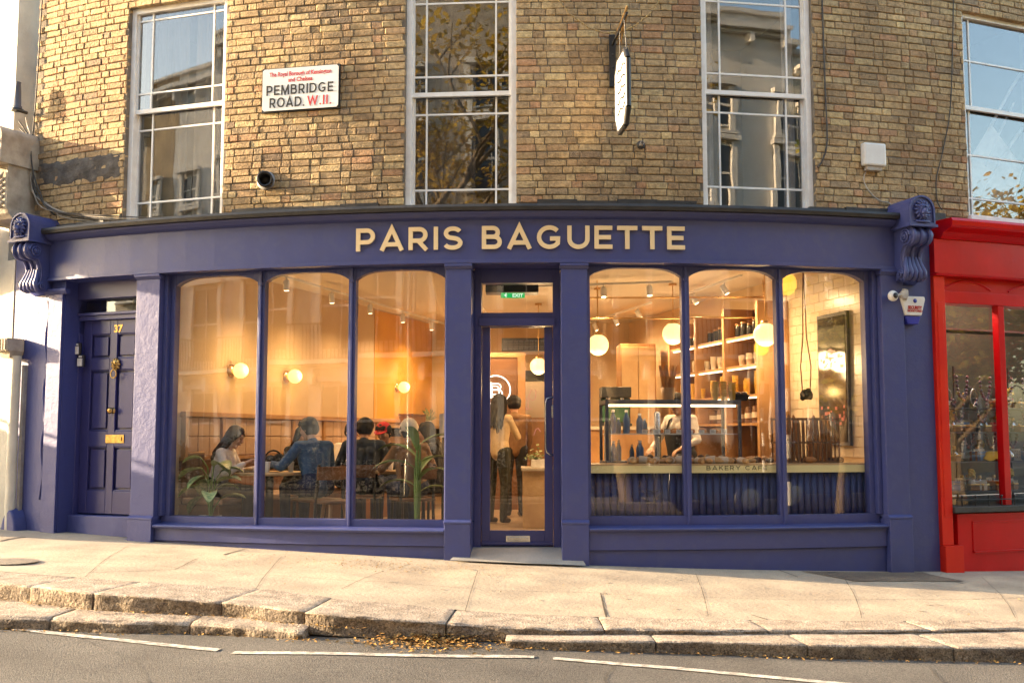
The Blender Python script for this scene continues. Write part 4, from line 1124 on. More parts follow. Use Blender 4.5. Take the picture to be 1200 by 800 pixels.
b = MB(); letters_mb(b, 'PEMBRIDGE', pw*.88, ph*.235, lambda u, v, w_: fnp(u+pw*.055, v+ph*.37, w_), BD+.0305, BD+.0325, .15, .22); b.build('street_name', M['signb'], t); b = MB(); letters_mb(b, 'ROAD', pw*.42, ph*.235, lambda u, v, w_: fnp(u+pw*.1, v+ph*.07, w_), BD+.0305, BD+.0325, .15, .22); b.build('street_name', M['signb'], t); b = MB(); letters_mb(b, '.', pw*.02, ph*.235, lambda u, v, w_: fnp(u+pw*.54, v+ph*.07, w_), BD+.0305, BD+.0325, .15, .22); b.build('full_stop', M['signb'], t)
b = MB(); letters_mb(b, 'W.11.', pw*.31, ph*.22, lambda u, v, w_: fnp(u+pw*.6, v+ph*.08, w_), BD+.0305, BD+.0325, .15, .25); b.build('postcode', M['signr'], t); b = MB()
txt('The Royal Borough of Kensington', ph*.145, lambda u, v, w_: fnp(u*1.0+pw*.5, v+ph*.815, BD+.031+w_), b, .0012, pw*.94/(ph*.145*15.8), 'CENTER', .001); b.build('borough_name', M['signr'], t); b = MB()
txt('and Chelsea', ph*.145, lambda u, v, w_: fnp(u+pw*.5, v+ph*.67, BD+.031+w_), b, .0012, .85, 'CENTER', .001); b.build('borough_name', M['signr'], t)
# flue terminal
s_, z_ = P(312, 212, BD); t = thing('wall_flue', 'stubby black round flue pipe sticking out of the brick wall', 'flue', W(s_, z_, BD))
T_, N_ = TN(s_); ax = (N_+T_*.35+Vector((0, 0, -.1))).normalized()
b = MB(); b.lathe([(.075, 0), (.075, .14), (.082, .145), (.082, .165), (.06, .165), (.055, .05), (0, .05)], W(s_, z_, BD-.01), 18, ax); b.build('pipe', M['blackm'], t)
b = MB(); b.lathe([(.1, 0), (.1, .012), (.075, .014)], W(s_, z_, BD), 18, N_); b.build('collar', M['grey'], t)
# small overflow pipe
s_, z_ = P(751, 170, BD); T_, N_ = TN(s_); t = thing('overflow_pipe', 'tiny dark overflow pipe poking from the stained brick', 'pipe', W(s_, z_, BD))
b = MB(); b.lathe([(.02, 0), (.02, .09), (.013, .09), (.012, .02), (0, .02)], W(s_, z_, BD), 12, N_); b.build('spout', M['grey'], t)
b = MB(); b.lathe([(.045, -.0), (.04, .012), (.02, .016)], W(s_, z_, BD), 12, N_); b.build('mortar_ring', M['black'], t)
# hanging sign seen edge on
s_ = P(718, 100, BD)[0]; T_, N_ = TN(s_); zt_ = P(718, 42, BD)[1]; zb_ = P(718, 100, BD)[1]
t = thing('hanging_sign', 'white projecting sign board seen nearly edge on, on a black wall plate', 'hanging sign', W(s_, zb_, BD))
b = MB(); b.bb(s_-.035, s_+.03, zb_-.02, zt_, BD, BD+.03, 1)
for k in range(4): b.ball(W(s_, zt_-.08-.13*k, BD+.034), .01, 5)
b.tube([W(s_, zt_-.1, BD+.02), W(s_+.02, zt_-.08, BD+.3), W(s_+.03, zt_-.08, BD+.78)], .014, 6); b.build('wall_plate', M['blackm'], t)
# board: hangs square to the wall
dA, dB = BD+.2, BD+.7; zA = P(722, 62, .4)[1]; zB = P(722, 150, .4)[1]
ang = .055
def HB(u, z, k): return W(s_+.02, z, u)+T_*(k+ang*(u-dA))
q = [(dA, zA-.14), (dA+.1, zA-.02), (dB-.1, zA-.02), (dB, zA-.14), (dB, zB+.14), (dB-.1, zB+.0), (dA+.1, zB+.0), (dA, zB+.14)]
b = MB(); b.prism([HB(u, z, -.022) for u, z in q], [HB(u, z, .022) for u, z in q]); b.build('board', M['signw'], t)
b = MB()
for (u0, z0), (u1, z1_) in zip(q, q[1:]+q[:1]): b.tube([HB(u0, z0, 0), HB(u1, z1_, 0)], .03, 6)
b.build('board_frame', M['blackm'], t)
b = MB()
for k in (.25, .75): b.tube([HB(dA+.6*k, zA-.03, 0), W(s_+.025, zt_-.08, dA+.6*k)], .006, 5)
b.build('hanger', M['blackm'], t)
b = MB()
for k in range(4): b.tube([W(s_+.02+.012*k, zt_-.03-.1*k*.5, BD+.1), W(s_+.04+.01*k, zt_-.02+.02, BD+.5), W(s_+.06, zt_+.06, BD+.62)], .008, 5)
b.build('gilt_bracket', M['brassp'], t)
b = MB()
for k in range(5):
    zz = zA-.17-.1*k
    b.tube([HB(dA+.12+.07*j, zz+.02*math.sin(j*2.+k), -.024) for j in range(6)], .008, 5)
b.build('lettering', M['signb'], t)
# gold chain slung across the brickwork
pts = []
for px, py in ((640, -18), (656, 2), (668, 17), (690, 33), (708, 39), (728, 38), (745, 30), (762, 16), (776, -4), (788, -20)):
    s_, z_ = P(px, py, .02); pts.append(W(s_, z_, .02))
t = thing('wall_chain', 'thin gilt chain slung across the brick wall above the hanging sign', 'chain', pts[4])
b = MB()
for a, c in zip(pts, pts[1:]):
    n = max(2, int((c-a).length/.028))
    for i in range(n):
        p0 = a.lerp(c, i/n); p1 = a.lerp(c, (i+.85)/n); b.tube([p0, p1], .011 if i % 2 else .007, 5)
b.build('chain_links', mat('weathered gilt', (.5, .34, .12), .5, (.2, .14, .07), ns=30), t)
# white junction box and its lead
s0, z0 = P(1012, 196, BD+.06); s1, z1 = P(1037, 169, BD+.06)
t = thing('junction_box', 'white plastic junction box on the brick wall with a lead below', 'junction box', W(s0, z0, BD))
b = MB(); b.bb(s0, s1, z0+.02, z1, BD, BD+.085, 1); b.build('cover', M['plastic'], t, .02)
b = MB(); b.bb(s0+.04, s1-.04, z0-.025, z0+.018, BD, BD+.06, 1); b.build('gland', M['cablew'], t, .006)
def cable(pts, r, m, lab, nm='cable', cat='cable', d=BD+.014):
    q = [W(*P(px, py, d), d+random.uniform(-.004, .006)) for px, py in pts]; pp = []
    for i in range(len(q)-1):
        a_, b_, c_, d_ = q[max(i-1, 0)], q[i], q[i+1], q[min(i+2, len(q)-1)]
        for k in range(5):
            t_ = k/5; pp.append(.5*((2*b_)+(c_-a_)*t_+(2*a_-5*b_+4*c_-d_)*t_*t_+(3*b_-a_-3*c_+d_)*t_**3))
    pp.append(q[-1]); mb = MB(); mb.tube(pp, r, 6); return tag(mb.build(nm, m), lab, cat)
cable([(1017, 198), (1012, 210), (1018, 224), (1030, 235), (1042, 238), (1050, 250)], .006, M['cablew'], 'pale cable dropping from the white junction box to the lion bracket')
cable([(963, -10), (965, 50), (967, 110), (969, 165), (964, 188), (958, 196)], .009, M['cable'], 'black cable running down the brick beside the third sash window')
cable([(1117, -10), (1116, 60), (1113, 130), (1104, 180), (1097, 210), (1098, 235), (1104, 246)], .006, M['cable'], 'thin dark cable down the brick beside the far right window')
cable([(50, -10), (46, 60), (42, 120), (38, 170), (40, 215), (52, 240), (64, 252)], .008, M['cable'], 'dark cable running down the edge where brick meets white stucco')
g_ = 'tangled cables at the left end of the fascia'
for i in range(6):
    r_ = random.Random(i); c = cable([(24+r_.uniform(-4, 8), 138+4*i), (33+r_.uniform(-4, 4), 165), (36+r_.uniform(-5, 5), 200), (44+r_.uniform(-6, 4), 226), (58+r_.uniform(-3, 6), 242+i), (75+12*i, 256-r_.uniform(0, 3)), (120+25*i, 262-.018*(120+25*i)*.8)], .006+.002*(i % 2), M['cable'] if i % 2 else M['cablew'], 'loose cable in the tangle beside the left lion bracket', d=BD+.03+.012*i); c['group'] = g_
# dark post lantern like flue on the white wall
s_, z_ = P(20, 128, .1); t = thing('wall_spotlight', 'dark tapered fitting standing against the white stucco', 'fitting', W(s_, z_, .1))
b = MB(); b.lathe([(.055, 0), (.055, .03), (.045, .035), (.04, .2), (.032, .3), (.036, .31), (0, .315)], W(s_, z_, .1), 8); b.build('body', M['slate'], t)
b = MB(); b.lathe([(.07, -.02), (.072, -.001), (.05, -.0005)], W(s_, z_, .1), 10); b.tube([W(s_, z_-.01, .1), W(s_, z_-.01, -.03)], .02, 6); b.build('base', M['blackm'], t)
# alarm box
s0, zt_ = P(1053, 347, .06); s1, _ = P(1082, 347, .06); zm = P(1068, 370, .06)[1]; zb_ = P(1068, 380, .06)[1]; sm = (s0+s1)/2; hw = (s1-s0)/2
t = thing('alarm_box', 'white and blue burglar alarm box with red lettering', 'alarm box', W(sm, zb_, 0))
b = MB(); q = [(sm-hw*.62, zm), (sm+hw*.62, zm), (sm+hw*.95, zt_-.03), (sm+hw*.9, zt_), (sm-hw*.9, zt_), (sm-hw*.95, zt_-.03)]
b.prism([W(s, z, .10) for s, z in q], [W(sm+(s-sm)*1.05, z, .012) for s, z in q]); b.build('casing', M['plastic'], t, .01)
b = MB(); q = [(sm-hw*.42, zb_), (sm+hw*.42, zb_), (sm+hw*.62, zm-.002), (sm-hw*.62, zm-.002)]
b.prism([W(s, z, .085) for s, z in q], [W(s, z, .012) for s, z in q]); b.build('strobe', M['blueplas'], t, .008)
b = MB(); zz = zm+(zt_-zm)*.33
txt('SECURITY', .046, lambda u, v, w_: W(sm+.01+u, zz+v, .102+w_), b, .0022, .8, 'CENTER', .002); txt('MONITORED', .028, lambda u, v, w_: W(sm+.01+u, zz-.028+v, .102+w_), b, .001, 1.05, 'CENTER', .002); b.build('lettering', M['signr'], t)
b = MB(); b.lathe([(.022, 0), (.022, .003), (0, .003)], W(sm+.015, zz+.085, .101), 12, TN(sm)[1]); b.build('emblem', M['blueplas'], t)
# camera
s_, z_ = P(1045, 347, .14); T_, N_ = TN(s_); t = thing('security_camera', 'round white dome camera on a bracket beside the alarm box', 'camera', W(s_, z_, .1))
b = MB(); b.ball(W(s_, z_, .16), .055, 10, (1, .8, 1), (T_, N_, Vector((0, 0, 1)))); b.build('dome', M['plastic'], t)
b = MB(); b.lathe([(.028, 0), (.03, .01), (.0, .014)], W(s_, z_, .198), 14, (N_+T_*.25).normalized()); b.build('lens', M['blackm'], t)
b = MB(); s2, z2 = P(1058, 345, .08); b.lathe([(.04, -.05), (.045, 0), (.03, .05), (0, .055)], W(s2, z2, .1), 12, T_*.3+Vector((0, 0, 1))); b.tube([W(s2, z2, .1), W(s_, z_, .14)], .016, 8); b.tube([W(s2, z2, .1), W(s2, z2+.02, 0)], .02, 8); b.build('bracket', M['cablew'], t)
# uneven cement patch on the bricks left of the first window
b = MB()
r_ = random.Random(3)
def fpt(u, v):
    s = P(42, 200, BD)[0]+.06+(WIN[0][0]-.03-P(42, 200, BD)[0]-.06)*u; e = .012*noise.noise(Vector((s*9, v*3, 2)))
    z = P(100, 213, BD)[1]+(P(100, 184, BD)[1]-P(100, 213, BD)[1])*v+.03*noise.noise(Vector((s*5, v*2, 4)))
    en = min(1, min(u, 1-u)*14, min(v, 1-v)*6); return W(s, z, BD+.012*en-.006+e)
b.grid(fpt, 60, 12); b.build('cement_patch', mat('sooty cement', (.14, .125, .11), .95, (.06, .052, .046), ns=7, bump=.02, bs=30), building)
# fallen leaves in the gutter
M['leaf_y'] = mat('fallen leaf', (.42, .24, .05), .7, (.2, .1, .03), ns=60, rnd=.5)
b = MB(); r_ = random.Random(8)
def leaf(b, s, d, z, sz):
    b.rn = r_.random(); p = W(s, 0, d); p.z = z; a = r_.uniform(0, 6.3); u = Vector((math.cos(a), math.sin(a), r_.uniform(-.35, .35)))*sz; v = Vector((-math.sin(a), math.cos(a), r_.uniform(-.4, .4)))*sz*.6
    b.add([p-u, p+v*.8+Vector((0, 0, sz*.2)), p+u, p-v*.8], [(0, 1, 2, 3)])
for i in range(700):
    px = r_.gauss(505, 38); s, d = onroad(px, 750); e = lerp_st(s, 2); dd = e+abs(r_.gauss(0, .16))+.02
    leaf(b, s, dd, zroad(s, dd)+.006+max(0, .05*(1-(dd-e)/.2))*r_.random(), r_.uniform(.012, .026))
for i in range(900):
    s = r_.uniform(-6, 6); e = lerp_st(s, 3); dd = e+abs(r_.gauss(0, .06))+.01; leaf(b, s, dd, zroad(s, dd)+.006+.01*r_.random(), r_.uniform(.008, .02))
for i in range(500):
    s = r_.uniform(-6, -1.2); e = lerp_st(s, 2); dd = e+r_.uniform(.02, .1); leaf(b, s, dd, lerp_st(s, 5)+.02, r_.uniform(.008, .018))
for i in range(900):
    s = r_.gauss(-1.6, .5); d = abs(r_.gauss(.5, .22))+.1; leaf(b, s, d, zpave(s, d)+.006, r_.uniform(.004, .011))
for i in range(260):
    s = r_.uniform(-6, 6); d = r_.uniform(.05, 2.6); leaf(b, s, d, zpave(s, d)+.006, r_.uniform(.004, .012))
tag(b.build('fallen_leaves', M['leaf_y']), 'yellow fallen leaves and crumbs swept along the gutter and pavement', 'leaves', kind='stuff')

# ================================================================= ACROSS THE STREET (behind the camera, seen in the glass)
b = MB(); b.box((-45, -7.8, -.6), (45, -1.1, -.27)); tag(b.build('opposite_pavement', M['pave']), kind='structure')
M['hw'] = glass('far window glass', (.25, .27, .3), 2.2)
M['dkwin'] = mat('dark window', (.04, .045, .055), .15)
def house(x0, w_, m, wm, lab, h=11.4, yf=-5.2):
    h = 14.5 if x0 < 2 else h+1.3
    t = thing('terraced_house', lab, 'house', (x0+w_/2, yf-3, -.3), 'stucco terrace across the street')
    b = MB(); b.box((x0+.01, yf-7, -.5), (x0+w_-.01, yf, h))
    for k in range(7): b.box((x0+.02, yf, .2+k*.4), (x0+w_-.02, yf+.03, .2+k*.4+.37))
    b.box((x0+.02, yf, 0-.4), (x0+w_-.02, yf+.06, .18)); b.build('wall', m, t)
    b = MB()
    for z, dz, dd in ((3.0, .12, .12), (3.12, .12, .5), (6.6, .14, .16), (h-.7, .1, .2), (h-.6, .15, .4), (h-.05, .12, .12)): b.box((x0, yf, z), (x0+w_, yf+dd, z+dz-.004))
    for k in range(int(w_/1.1)+1):
        xx = x0+.3+k*1.1
        if xx < x0+w_-.3: b.box((xx-.08, yf, 2.55), (xx+.08, yf+.38, 2.995)); b.box((xx-.07, yf+.0, h-.98), (xx+.07, yf+.3, h-.705))
    b.build('cornice', wm, t)
    n = 3 if w_ > 6 else 2
    for lo, hi, ww in ((.5, 2.5, 1.1), (3.5, 5.9, 1.15), (7.3, 9.0, 1.0), (9.5, 10.5, .9)):
        for k in range(n):
            c = x0+w_*(k+.5)/n
            f = MB()
            f.box((c-ww/2-.16, yf+.035, lo-.12), (c-ww/2, yf+.14, hi+.14)); f.box((c+ww/2, yf+.035, lo-.12), (c+ww/2+.16, yf+.14, hi+.14)); f.box((c-ww/2-.22, yf+.035, hi+.145), (c+ww/2+.22, yf+.24, hi+.26)); f.box((c-ww/2-.22, yf+.035, lo-.2), (c+ww/2+.22, yf+.2, lo-.125))
            for q in (0, .5): f.box((c-ww/2+.001, yf+.035, lo+(hi-lo)*q), (c+ww/2-.001, yf+.07, lo+(hi-lo)*q+.06))
            f.box((c-.015, yf+.035, lo+.061), (c+.015, yf+.066, hi))
            o = f.build('window', wm, t); g = MB(); g.box((c-ww/2, yf-.0, lo), (c+ww/2, yf+.034, hi)); g.build('pane', M['dkwin'], o)
    b = MB(); n2 = int(w_/.13)
    for k in range(n2): xx = x0+.07+k*.13; b.box((xx-.012, yf+.44, 3.25), (xx+.012, yf+.464, 4.2))
    b.box((x0, yf+.43, 4.201), (x0+w_, yf+.475, 4.25)); b.build('balcony_railing', M['blackm'], t)
    return t
hx_ = -40; cols = [(M['stone'], M['stucco_w']), (M['brick'], M['stucco_w']), (M['stucco_w'], M['stucco_w']), (M['stucco'], M['stucco_w']), (M['stucco_w'], M['stucco_w'])]
labs = ['stone coloured terraced house', 'stock brick terraced house with white trim', 'white stucco terraced house', 'cream stucco terraced house', 'white stucco terraced house']
i = 0
while hx_ < 38:
    w_ = (6.2, 7.0, 6.6, 7.4)[i % 4]; m_, wm_ = cols[i % 5]
    house(hx_, w_, m_, wm_, '%s across the street, house %d from the left' % (labs[i % 5], i+1), 11.4+.5*math.sin(i*2.2)); hx_ += w_; i += 1
# front railings
def rail_panel(x0):
    t = thing('railing', 'black spear-topped iron railing in front of the terrace across the street', 'railing', (x0, -3.4, -.27), 'iron railings across the street')
    b = MB()
    for k in range(15):
        xx = x0+.085+k*.17; b.tube([(xx, -3.4, -.27), (xx, -3.4, .86)], .014, 5); b.lathe([(.0, .0), (.028, .05), (.02, .1), (0, .17)], (xx, -3.4, .84), 6)
    b.build('bar', M['blackm'], t)
    b = MB()
    for z in (-.1, .74): b.box((x0, -3.415, z), (x0+2.55, -3.385, z+.03))
    b.build('rail', M['blackm'], t); return t
b = MB(); r_ = random.Random(31)
for i in range(52000):
    q = Vector((r_.uniform(-30, 30), -4.0+r_.gauss(0, .2), -.27+1.25*r_.random()**.8)); q.z += .12*math.sin(q.x*1.3)+.1*math.sin(q.x*3.7); a = r_.uniform(0, 6.3); s = .055; b.rn = r_.random()
    u = Vector((math.cos(a), math.sin(a), r_.uniform(-.8, .8)))*s; v = Vector((-math.sin(a), math.cos(a), r_.uniform(-.8, .8)))*s*.6; b.add([q-u, q+v, q+u, q-v], [(0, 1, 2, 3)])
tag(b.build('hedge', mat('dark hedge leaf', (.014, .02, .009), .95, (.009, .013, .006), ns=3, rnd=.3, spec=.05)), 'dark clipped hedge behind the railings across the street', 'hedge', kind='stuff')
rp = rail_panel(-32)
for k in range(1, 24):
    if k in (12,): continue
    c = copy_tree(rp, loc=(-32+2.6*k, -3.4 if k > 11 else -1.35, -.27 if k > 11 else -.36))
# autumn trees
M['bark'] = mat('plane bark', (.3, .22, .13), .9, (.14, .1, .06), ns=9, bump=.03, bs=14)
M['leaf'] = leafmat('autumn leaf', (.6, .42, .05), (.35, .22, .03))
M['leafg'] = leafmat('late green leaf', (.2, .26, .04), (.45, .34, .04))
def tree(x, y, z, h, r0, lm, lab, seed, nl=5000, lean=(0, 0), cr=2.6):
    rr = random.Random(seed); t = thing('street_tree', lab, 'tree', (x, y, z), 'street trees outside the frame'); b = MB(); tips = []
    def br(p, d, L, r, lev):
        pts = [p]; q = p
        for k in range(4):
            d = (d+Vector((rr.uniform(-.18, .18), rr.uniform(-.18, .18), rr.uniform(-.05, .12)))).normalized(); q = q+d*L/4; pts.append(q)
        b.tube(pts, [r*(1-.13*k) for k in range(5)], 9 if lev == 0 else 6)
        if lev >= 3: tips.append(q); tips.append(pts[2]); return
        for k in range(4 if lev else 5):
            a = k*2.4+rr.random(); e = Vector((math.cos(a), math.sin(a), rr.uniform(.2, .9))).normalized(); br(pts[-1] if k < 2 else pts[3], (d*.5+e).normalized(), L*.62, r*.5, lev+1)
    br(Vector((x, y, z)), Vector((lean[0], lean[1], 1)).normalized(), h*.42, r0, 0)
    b.build('trunk', M['bark'], t)
    c = MB()
    for i in range(nl):
        q = rr.choice(tips)+Vector((rr.gauss(0, .35), rr.gauss(0, .35), rr.gauss(0, .3))); a = rr.uniform(0, 6.28); s = rr.uniform(.05, .1); c.rn = rr.random()
        u = Vector((math.cos(a), math.sin(a), rr.uniform(-.8, .8)))*s; v = Vector((-math.sin(a), math.cos(a), rr.uniform(-.8, .8)))*s*.7
        c.add([q-u, q+v, q+u, q-v], [(0, 1, 2, 3)])
    c.build('crown', lm, t)
tree(4.0, -1.9, -.5, 11, .24, M['leaf'], 'sunlit plane tree with yellow leaves on the pavement across the street', 3, lean=(-.06, 0))
tree(-4.6, -1.6, -.5, 12.5, .2, M['leaf'], 'yellow autumn tree across the street to the left', 5)
tree(14, 3.6, -.7, 9.5, .25, M['leafg'], 'green and yellow tree farther down the street', 7, 9000)
tree(17.5, -.6, -.7, 11, .25, M['leafg'], 'half turned tree beside the far pavement down the street', 9, 9000)
tree(20, 5.2, -.8, 9, .22, M['leaf'], 'small yellow tree far down the street', 12, 7000)
# crossing beacon on the near kerb, just outside the right edge
M['amber'] = mat('lit amber globe', (.8, .38, .02), .3, emit=(1, .5, .03), es=2.2)
def beacon(x, y, z, lab):
    t = thing('crossing_beacon', lab, 'crossing beacon', (x, y, z), 'crossing beacons')
    b = MB(); b.mi = 0
    for k in range(11): b.mi = k % 2; b.tube([(x, y, z+.3*k), (x, y, z+.3*k+.298)], .04, 12)
    b.build('striped_pole', [M['plastic'], M['blackm']], t)
    b = MB(); b.mi = 0; b.ball((x, y, z+3.46), .16, 12); b.build('globe', M['amber'], t)
    b = MB(); b.lathe([(.05, 0), (.06, .01), (.04, .03)], (x, y, z+3.295), 12); b.build('cap', M['blackm'], t)
beacon(4.76, 8.19, -.36, 'black and white striped crossing beacon with amber globe on the near kerb')
beacon(9.35, -2.0, -.3, 'black and white striped crossing beacon with amber globe on the far pavement')
# lamp post whose sunlit side shows as a bright line in the left window
t = thing('lamp_post', 'tall grey lamp post on the pavement across the street', 'street lamp', (-5.8, -2.6, -.3))
b = MB(); b.lathe([(.1, 0), (.1, .9), (.06, 1), (.05, 6.2), (0, 6.2)], (-5.8, -2.6, -.3), 12); b.build('post', mat('silver paint', (.6, .58, .5), .25, metal=.6), t)
b = MB(); b.tube([(-5.8, -2.6, 5.85), (-5.8, -2.2, 6.15), (-5.8, -1.6, 6.2)], .03, 8); b.box((-5.9, -1.9, 6.15), (-5.7, -1.3, 6.25)); b.build('lantern', M['grey'], t)

# low trees on the near pavement to the right, and an unseen board added off to the left to shade the fascia
tree(13.6, 6.3, -.6, 5.2, .12, M['leafg'], 'low bushy tree on the near pavement farther down the street', 21, 9000)
tree(16.5, 8.6, -.7, 6.5, .14, M['leaf'], 'low yellow tree on the near pavement beyond the bushy one', 23, 7000)
tree(10.9, 7.7, -.6, 5.0, .09, M['leafg'], 'young bushy tree on the near pavement just beyond the right edge', 29, 8000)
tree(11.8, 1.0, -.6, 5.6, .12, M['leafg'], 'low green tree beside the road to the right', 25, 7000)
t = thing('shade_board', 'unseen dark board on an iron bracket off to the left, added to shade the blue fascia', 'hanging sign', (-7.5, 11.45, 3.55))
b = MB(); b.box((-7.54, 11.1, 3.5), (-7.46, 11.72, 4.72)); b.build('board', M['slate'], t, .01)
b = MB(); b.tube([(-7.5, 11.0, 4.8), (-7.5, 13.1, 4.8)], .025, 8); b.tube([(-7.5, 11.8, 4.8), (-7.5, 13.1, 5.3)], .018, 8)
for y_ in (11.2, 11.62): b.tube([(-7.5, y_, 4.72), (-7.5, y_, 4.8)], .01, 6)
b.build('bracket', M['blackm'], t)
# unseen cars added across the road so the glass reflects dark, not bright road
def car(x, y, m, lab, L=4.2):
    t = thing('added_car', lab, 'car', (x, y, -.42), 'unseen cars added on the far side of the road'); z = -.42; w_ = .86
    low = [(-L/2, .3), (L/2, .3), (L/2+.02, .55), (L/2-.1, .78), (L/2-1.0, .92), (-L/2+.45, .95), (-L/2, .9), (-L/2-.02, .5)]
    up = [(L/2-1.02, .915), (L/2-1.75, 1.42), (-L/2+1.0, 1.44), (-L/2+.3, .945)]
    b = MB(); b.prism([(x+u, y+w_, z+v) for u, v in low], [(x+u, y-w_, z+v) for u, v in low], True); b.build('body', m, t, .05)
    b = MB(); b.prism([(x+u*.96, y+w_*.82, z+v-.02) for u, v in up], [(x+u*.96, y-w_*.82, z+v-.02) for u, v in up]); b.build('glasshouse', M['dkwin'], t, .03)
    b = MB(); b.box((x-L/2+1.0, y-w_*.8, z+1.425), (x+L/2-1.8, y+w_*.8, z+1.45))
    for u0, v0, u1, v1 in ((L/2-1.0, .92, L/2-1.75, 1.43), (.1, .93, .05, 1.43), (-L/2+.35, .95, -L/2+1.0, 1.44)):
        for sy in (-1, 1): b.tube([(x+u0*.97, y+sy*w_*.84, z+v0), (x+u1*.97, y+sy*w_*.8, z+v1)], .03, 6)
    b.build('roof', m, t)
    for sx in (-1, 1):
        for sy in (-1, 1):
            c = Vector((x+sx*L*.31, y+sy*(w_-.08), z+.31)); b = MB(); b.lathe([(.2, -.11), (.31, -.1), (.31, .1), (.2, .11)], c, 20, (0, 1, 0)); o = b.build('wheel', M['blackm'], t); b = MB(); b.lathe([(.2, -.115), (.0, -.12)], c, 12, (0, -1, 0)); b.lathe([(.0, .12), (.2, .115)], c, 12, (0, -1, 0)); b.build('rim', M['silver'], o)
        b = MB(); b.box((x+L/2-.12, y+sx*.6-.14, z+.62), (x+L/2-.0, y+sx*.6+.14, z+.74)); b.build('headlight', M['silver'], t)
    return t
M['cardark'] = mat('dark car paint', (.02, .025, .035), .25, ns=1, coat=.6); M['carblue'] = mat('deep blue car paint', (.015, .03, .08), .25, ns=1, coat=.6)
car(6.2, -.05, M['cardark'], 'unseen black hatchback added nearest the camera on the far side'); car(12.0, .0, M['carblue'], 'unseen deep blue hatchback added behind the black one'); car(17.0, .1, M['cardark'], 'unseen black hatchback added at the far end of the row')
# ================================================================= SHOP INTERIOR
M['plaster'] = mat('warm plaster', (.62, .46, .28), .8, (.56, .41, .24), ns=1.5, bump=.002, bs=20)
M['ceil'] = mat('ceiling paint', (.72, .64, .52), .8, (.68, .6, .48), ns=1)
M['oak'] = mat('oak', (.46, .25, .1), .45, (.33, .17, .065), ns=3, bump=.002, bs=40)
M['oakd'] = mat('walnut', (.2, .09, .035), .45, (.13, .055, .02), ns=4, bump=.002, bs=40)
M['pad'] = mat('upholstered pad', (.55, .38, .26), .8, (.5, .34, .23), ns=9)
M['floor'] = mat('cafe floor', (.3, .22, .15), .4, (.22, .16, .1), ns=3)
M['tile'] = mat('glazed tile', (.6, .5, .37), .25, (.6, .52, .4), ns=4, rnd=.08)
M['paleoak'] = mat('pale oak', (.6, .42, .22), .45, (.5, .33, .16), ns=5)
M['band'] = mat('pale yellow band', (.86, .76, .38), .4, (.84, .73, .35), ns=4)
M['bread'] = mat('crust', (.5, .22, .06), .6, (.28, .1, .025), ns=14, bump=.006, bs=40)
M['bread2'] = mat('pale crust', (.66, .42, .18), .65, (.45, .22, .07), ns=16, bump=.005, bs=50)
M['choc'] = mat('dark bake', (.12, .05, .03), .5, (.06, .025, .015), ns=20, bump=.004, bs=50)
M['berry'] = mat('pink icing', (.6, .2, .2), .4, (.5, .12, .12), ns=20)
M['paper'] = mat('paper wrap', (.66, .55, .42), .7, (.58, .46, .33), ns=12)
M['cupy'] = mat('yellow paper cup', (.78, .52, .1), .6, (.74, .47, .08), ns=10)
M['cupw'] = mat('white paper cup', (.75, .68, .55), .6, (.7, .62, .5), ns=10)
M['green'] = mat('green board', (.05, .16, .08), .5, (.03, .11, .06), ns=6)
M['greens'] = mat('exit sign green', (.01, .22, .06), .4, emit=(.01, .35, .08), es=.25)
M['exitw'] = mat('exit sign white', (.8, .85, .8), .4, emit=(.8, .9, .8), es=.2)
M['neon'] = mat('lit white logo', (.9, .9, .85), .4, emit=(1, .95, .85), es=.45)
LW_E = (1, .60, .23)
M['lamp'] = mat('lit opal globe', (.9, .8, .6), .4, emit=(1, .66, .24), es=.36)
M['lamps'] = mat('lit warm globe', (.9, .7, .4), .4, emit=(1, .6, .16), es=.42)
M['led'] = mat('lit strip', (.9, .8, .6), .4, emit=(1, .68, .36), es=1.6)
M['leafp'] = mat('plant leaf', (.06, .15, .035), .4, (.4, .42, .2), ns=26)
M['leafp2'] = mat('banana leaf', (.1, .22, .05), .4, (.18, .26, .07), ns=5)
M['screen'] = mat('dark screen', (.03, .035, .04), .08, (.05, .05, .055), ns=3)
M['pinkl'] = mat('pink lettering', (.75, .4, .36), .5, emit=(.8, .35, .3), es=.08)
def frame_at(s0):
    a = s0/R; u = Vector((-math.sin(a), math.cos(a), 0)); n = Vector((math.cos(a), math.sin(a), 0)); O = W(s0, 0, 0)
    if s0 > 0: n = -n
    return lambda t, z, k=0.: O+u*t+n*k+Vector((0, 0, z))
LW, RW = frame_at(-4.22), frame_at(3.3)
def wb(b, F, t0, t1, z0, z1, k0, k1):
    b.hexa([F(t0, z0, k0), F(t1, z0, k0), F(t1, z0, k1), F(t0, z0, k1), F(t0, z1, k0), F(t1, z1, k0), F(t1, z1, k1), F(t0, z1, k1)])
TD = 7.2
A, B, C, Dd = LW(.31, 0, 0), LW(TD, 0, 0), RW(TD, 0, 0), RW(.31, 0, 0)
def front(n=24, d=-.31): return [W(-4.22+7.52*i/n, 0, d) for i in range(n+1)]
def slab(b, z0, z1):
    f = front(); pl = f+[C, B]
    b.prism([Vector((p.x, p.y, z1)) for p in pl], [Vector((p.x, p.y, z0)) for p in pl])
b = MB(); slab(b, -.45, .0); b.build('cafe_floor', M['floor'], building)
b = MB(); slab(b, 3.02, 3.15); b.build('cafe_ceiling', M['ceil'], building)
b = MB(); wb(b, LW, .25, TD+.2, -.2, 3.02, -.2, 0); b.build('left_party_wall', M['plaster'], building)
b = MB(); wb(b, RW, .25, TD+.2, -.2, 3.02, -.2, 0); b.build('right_party_wall', M['plaster'], building)
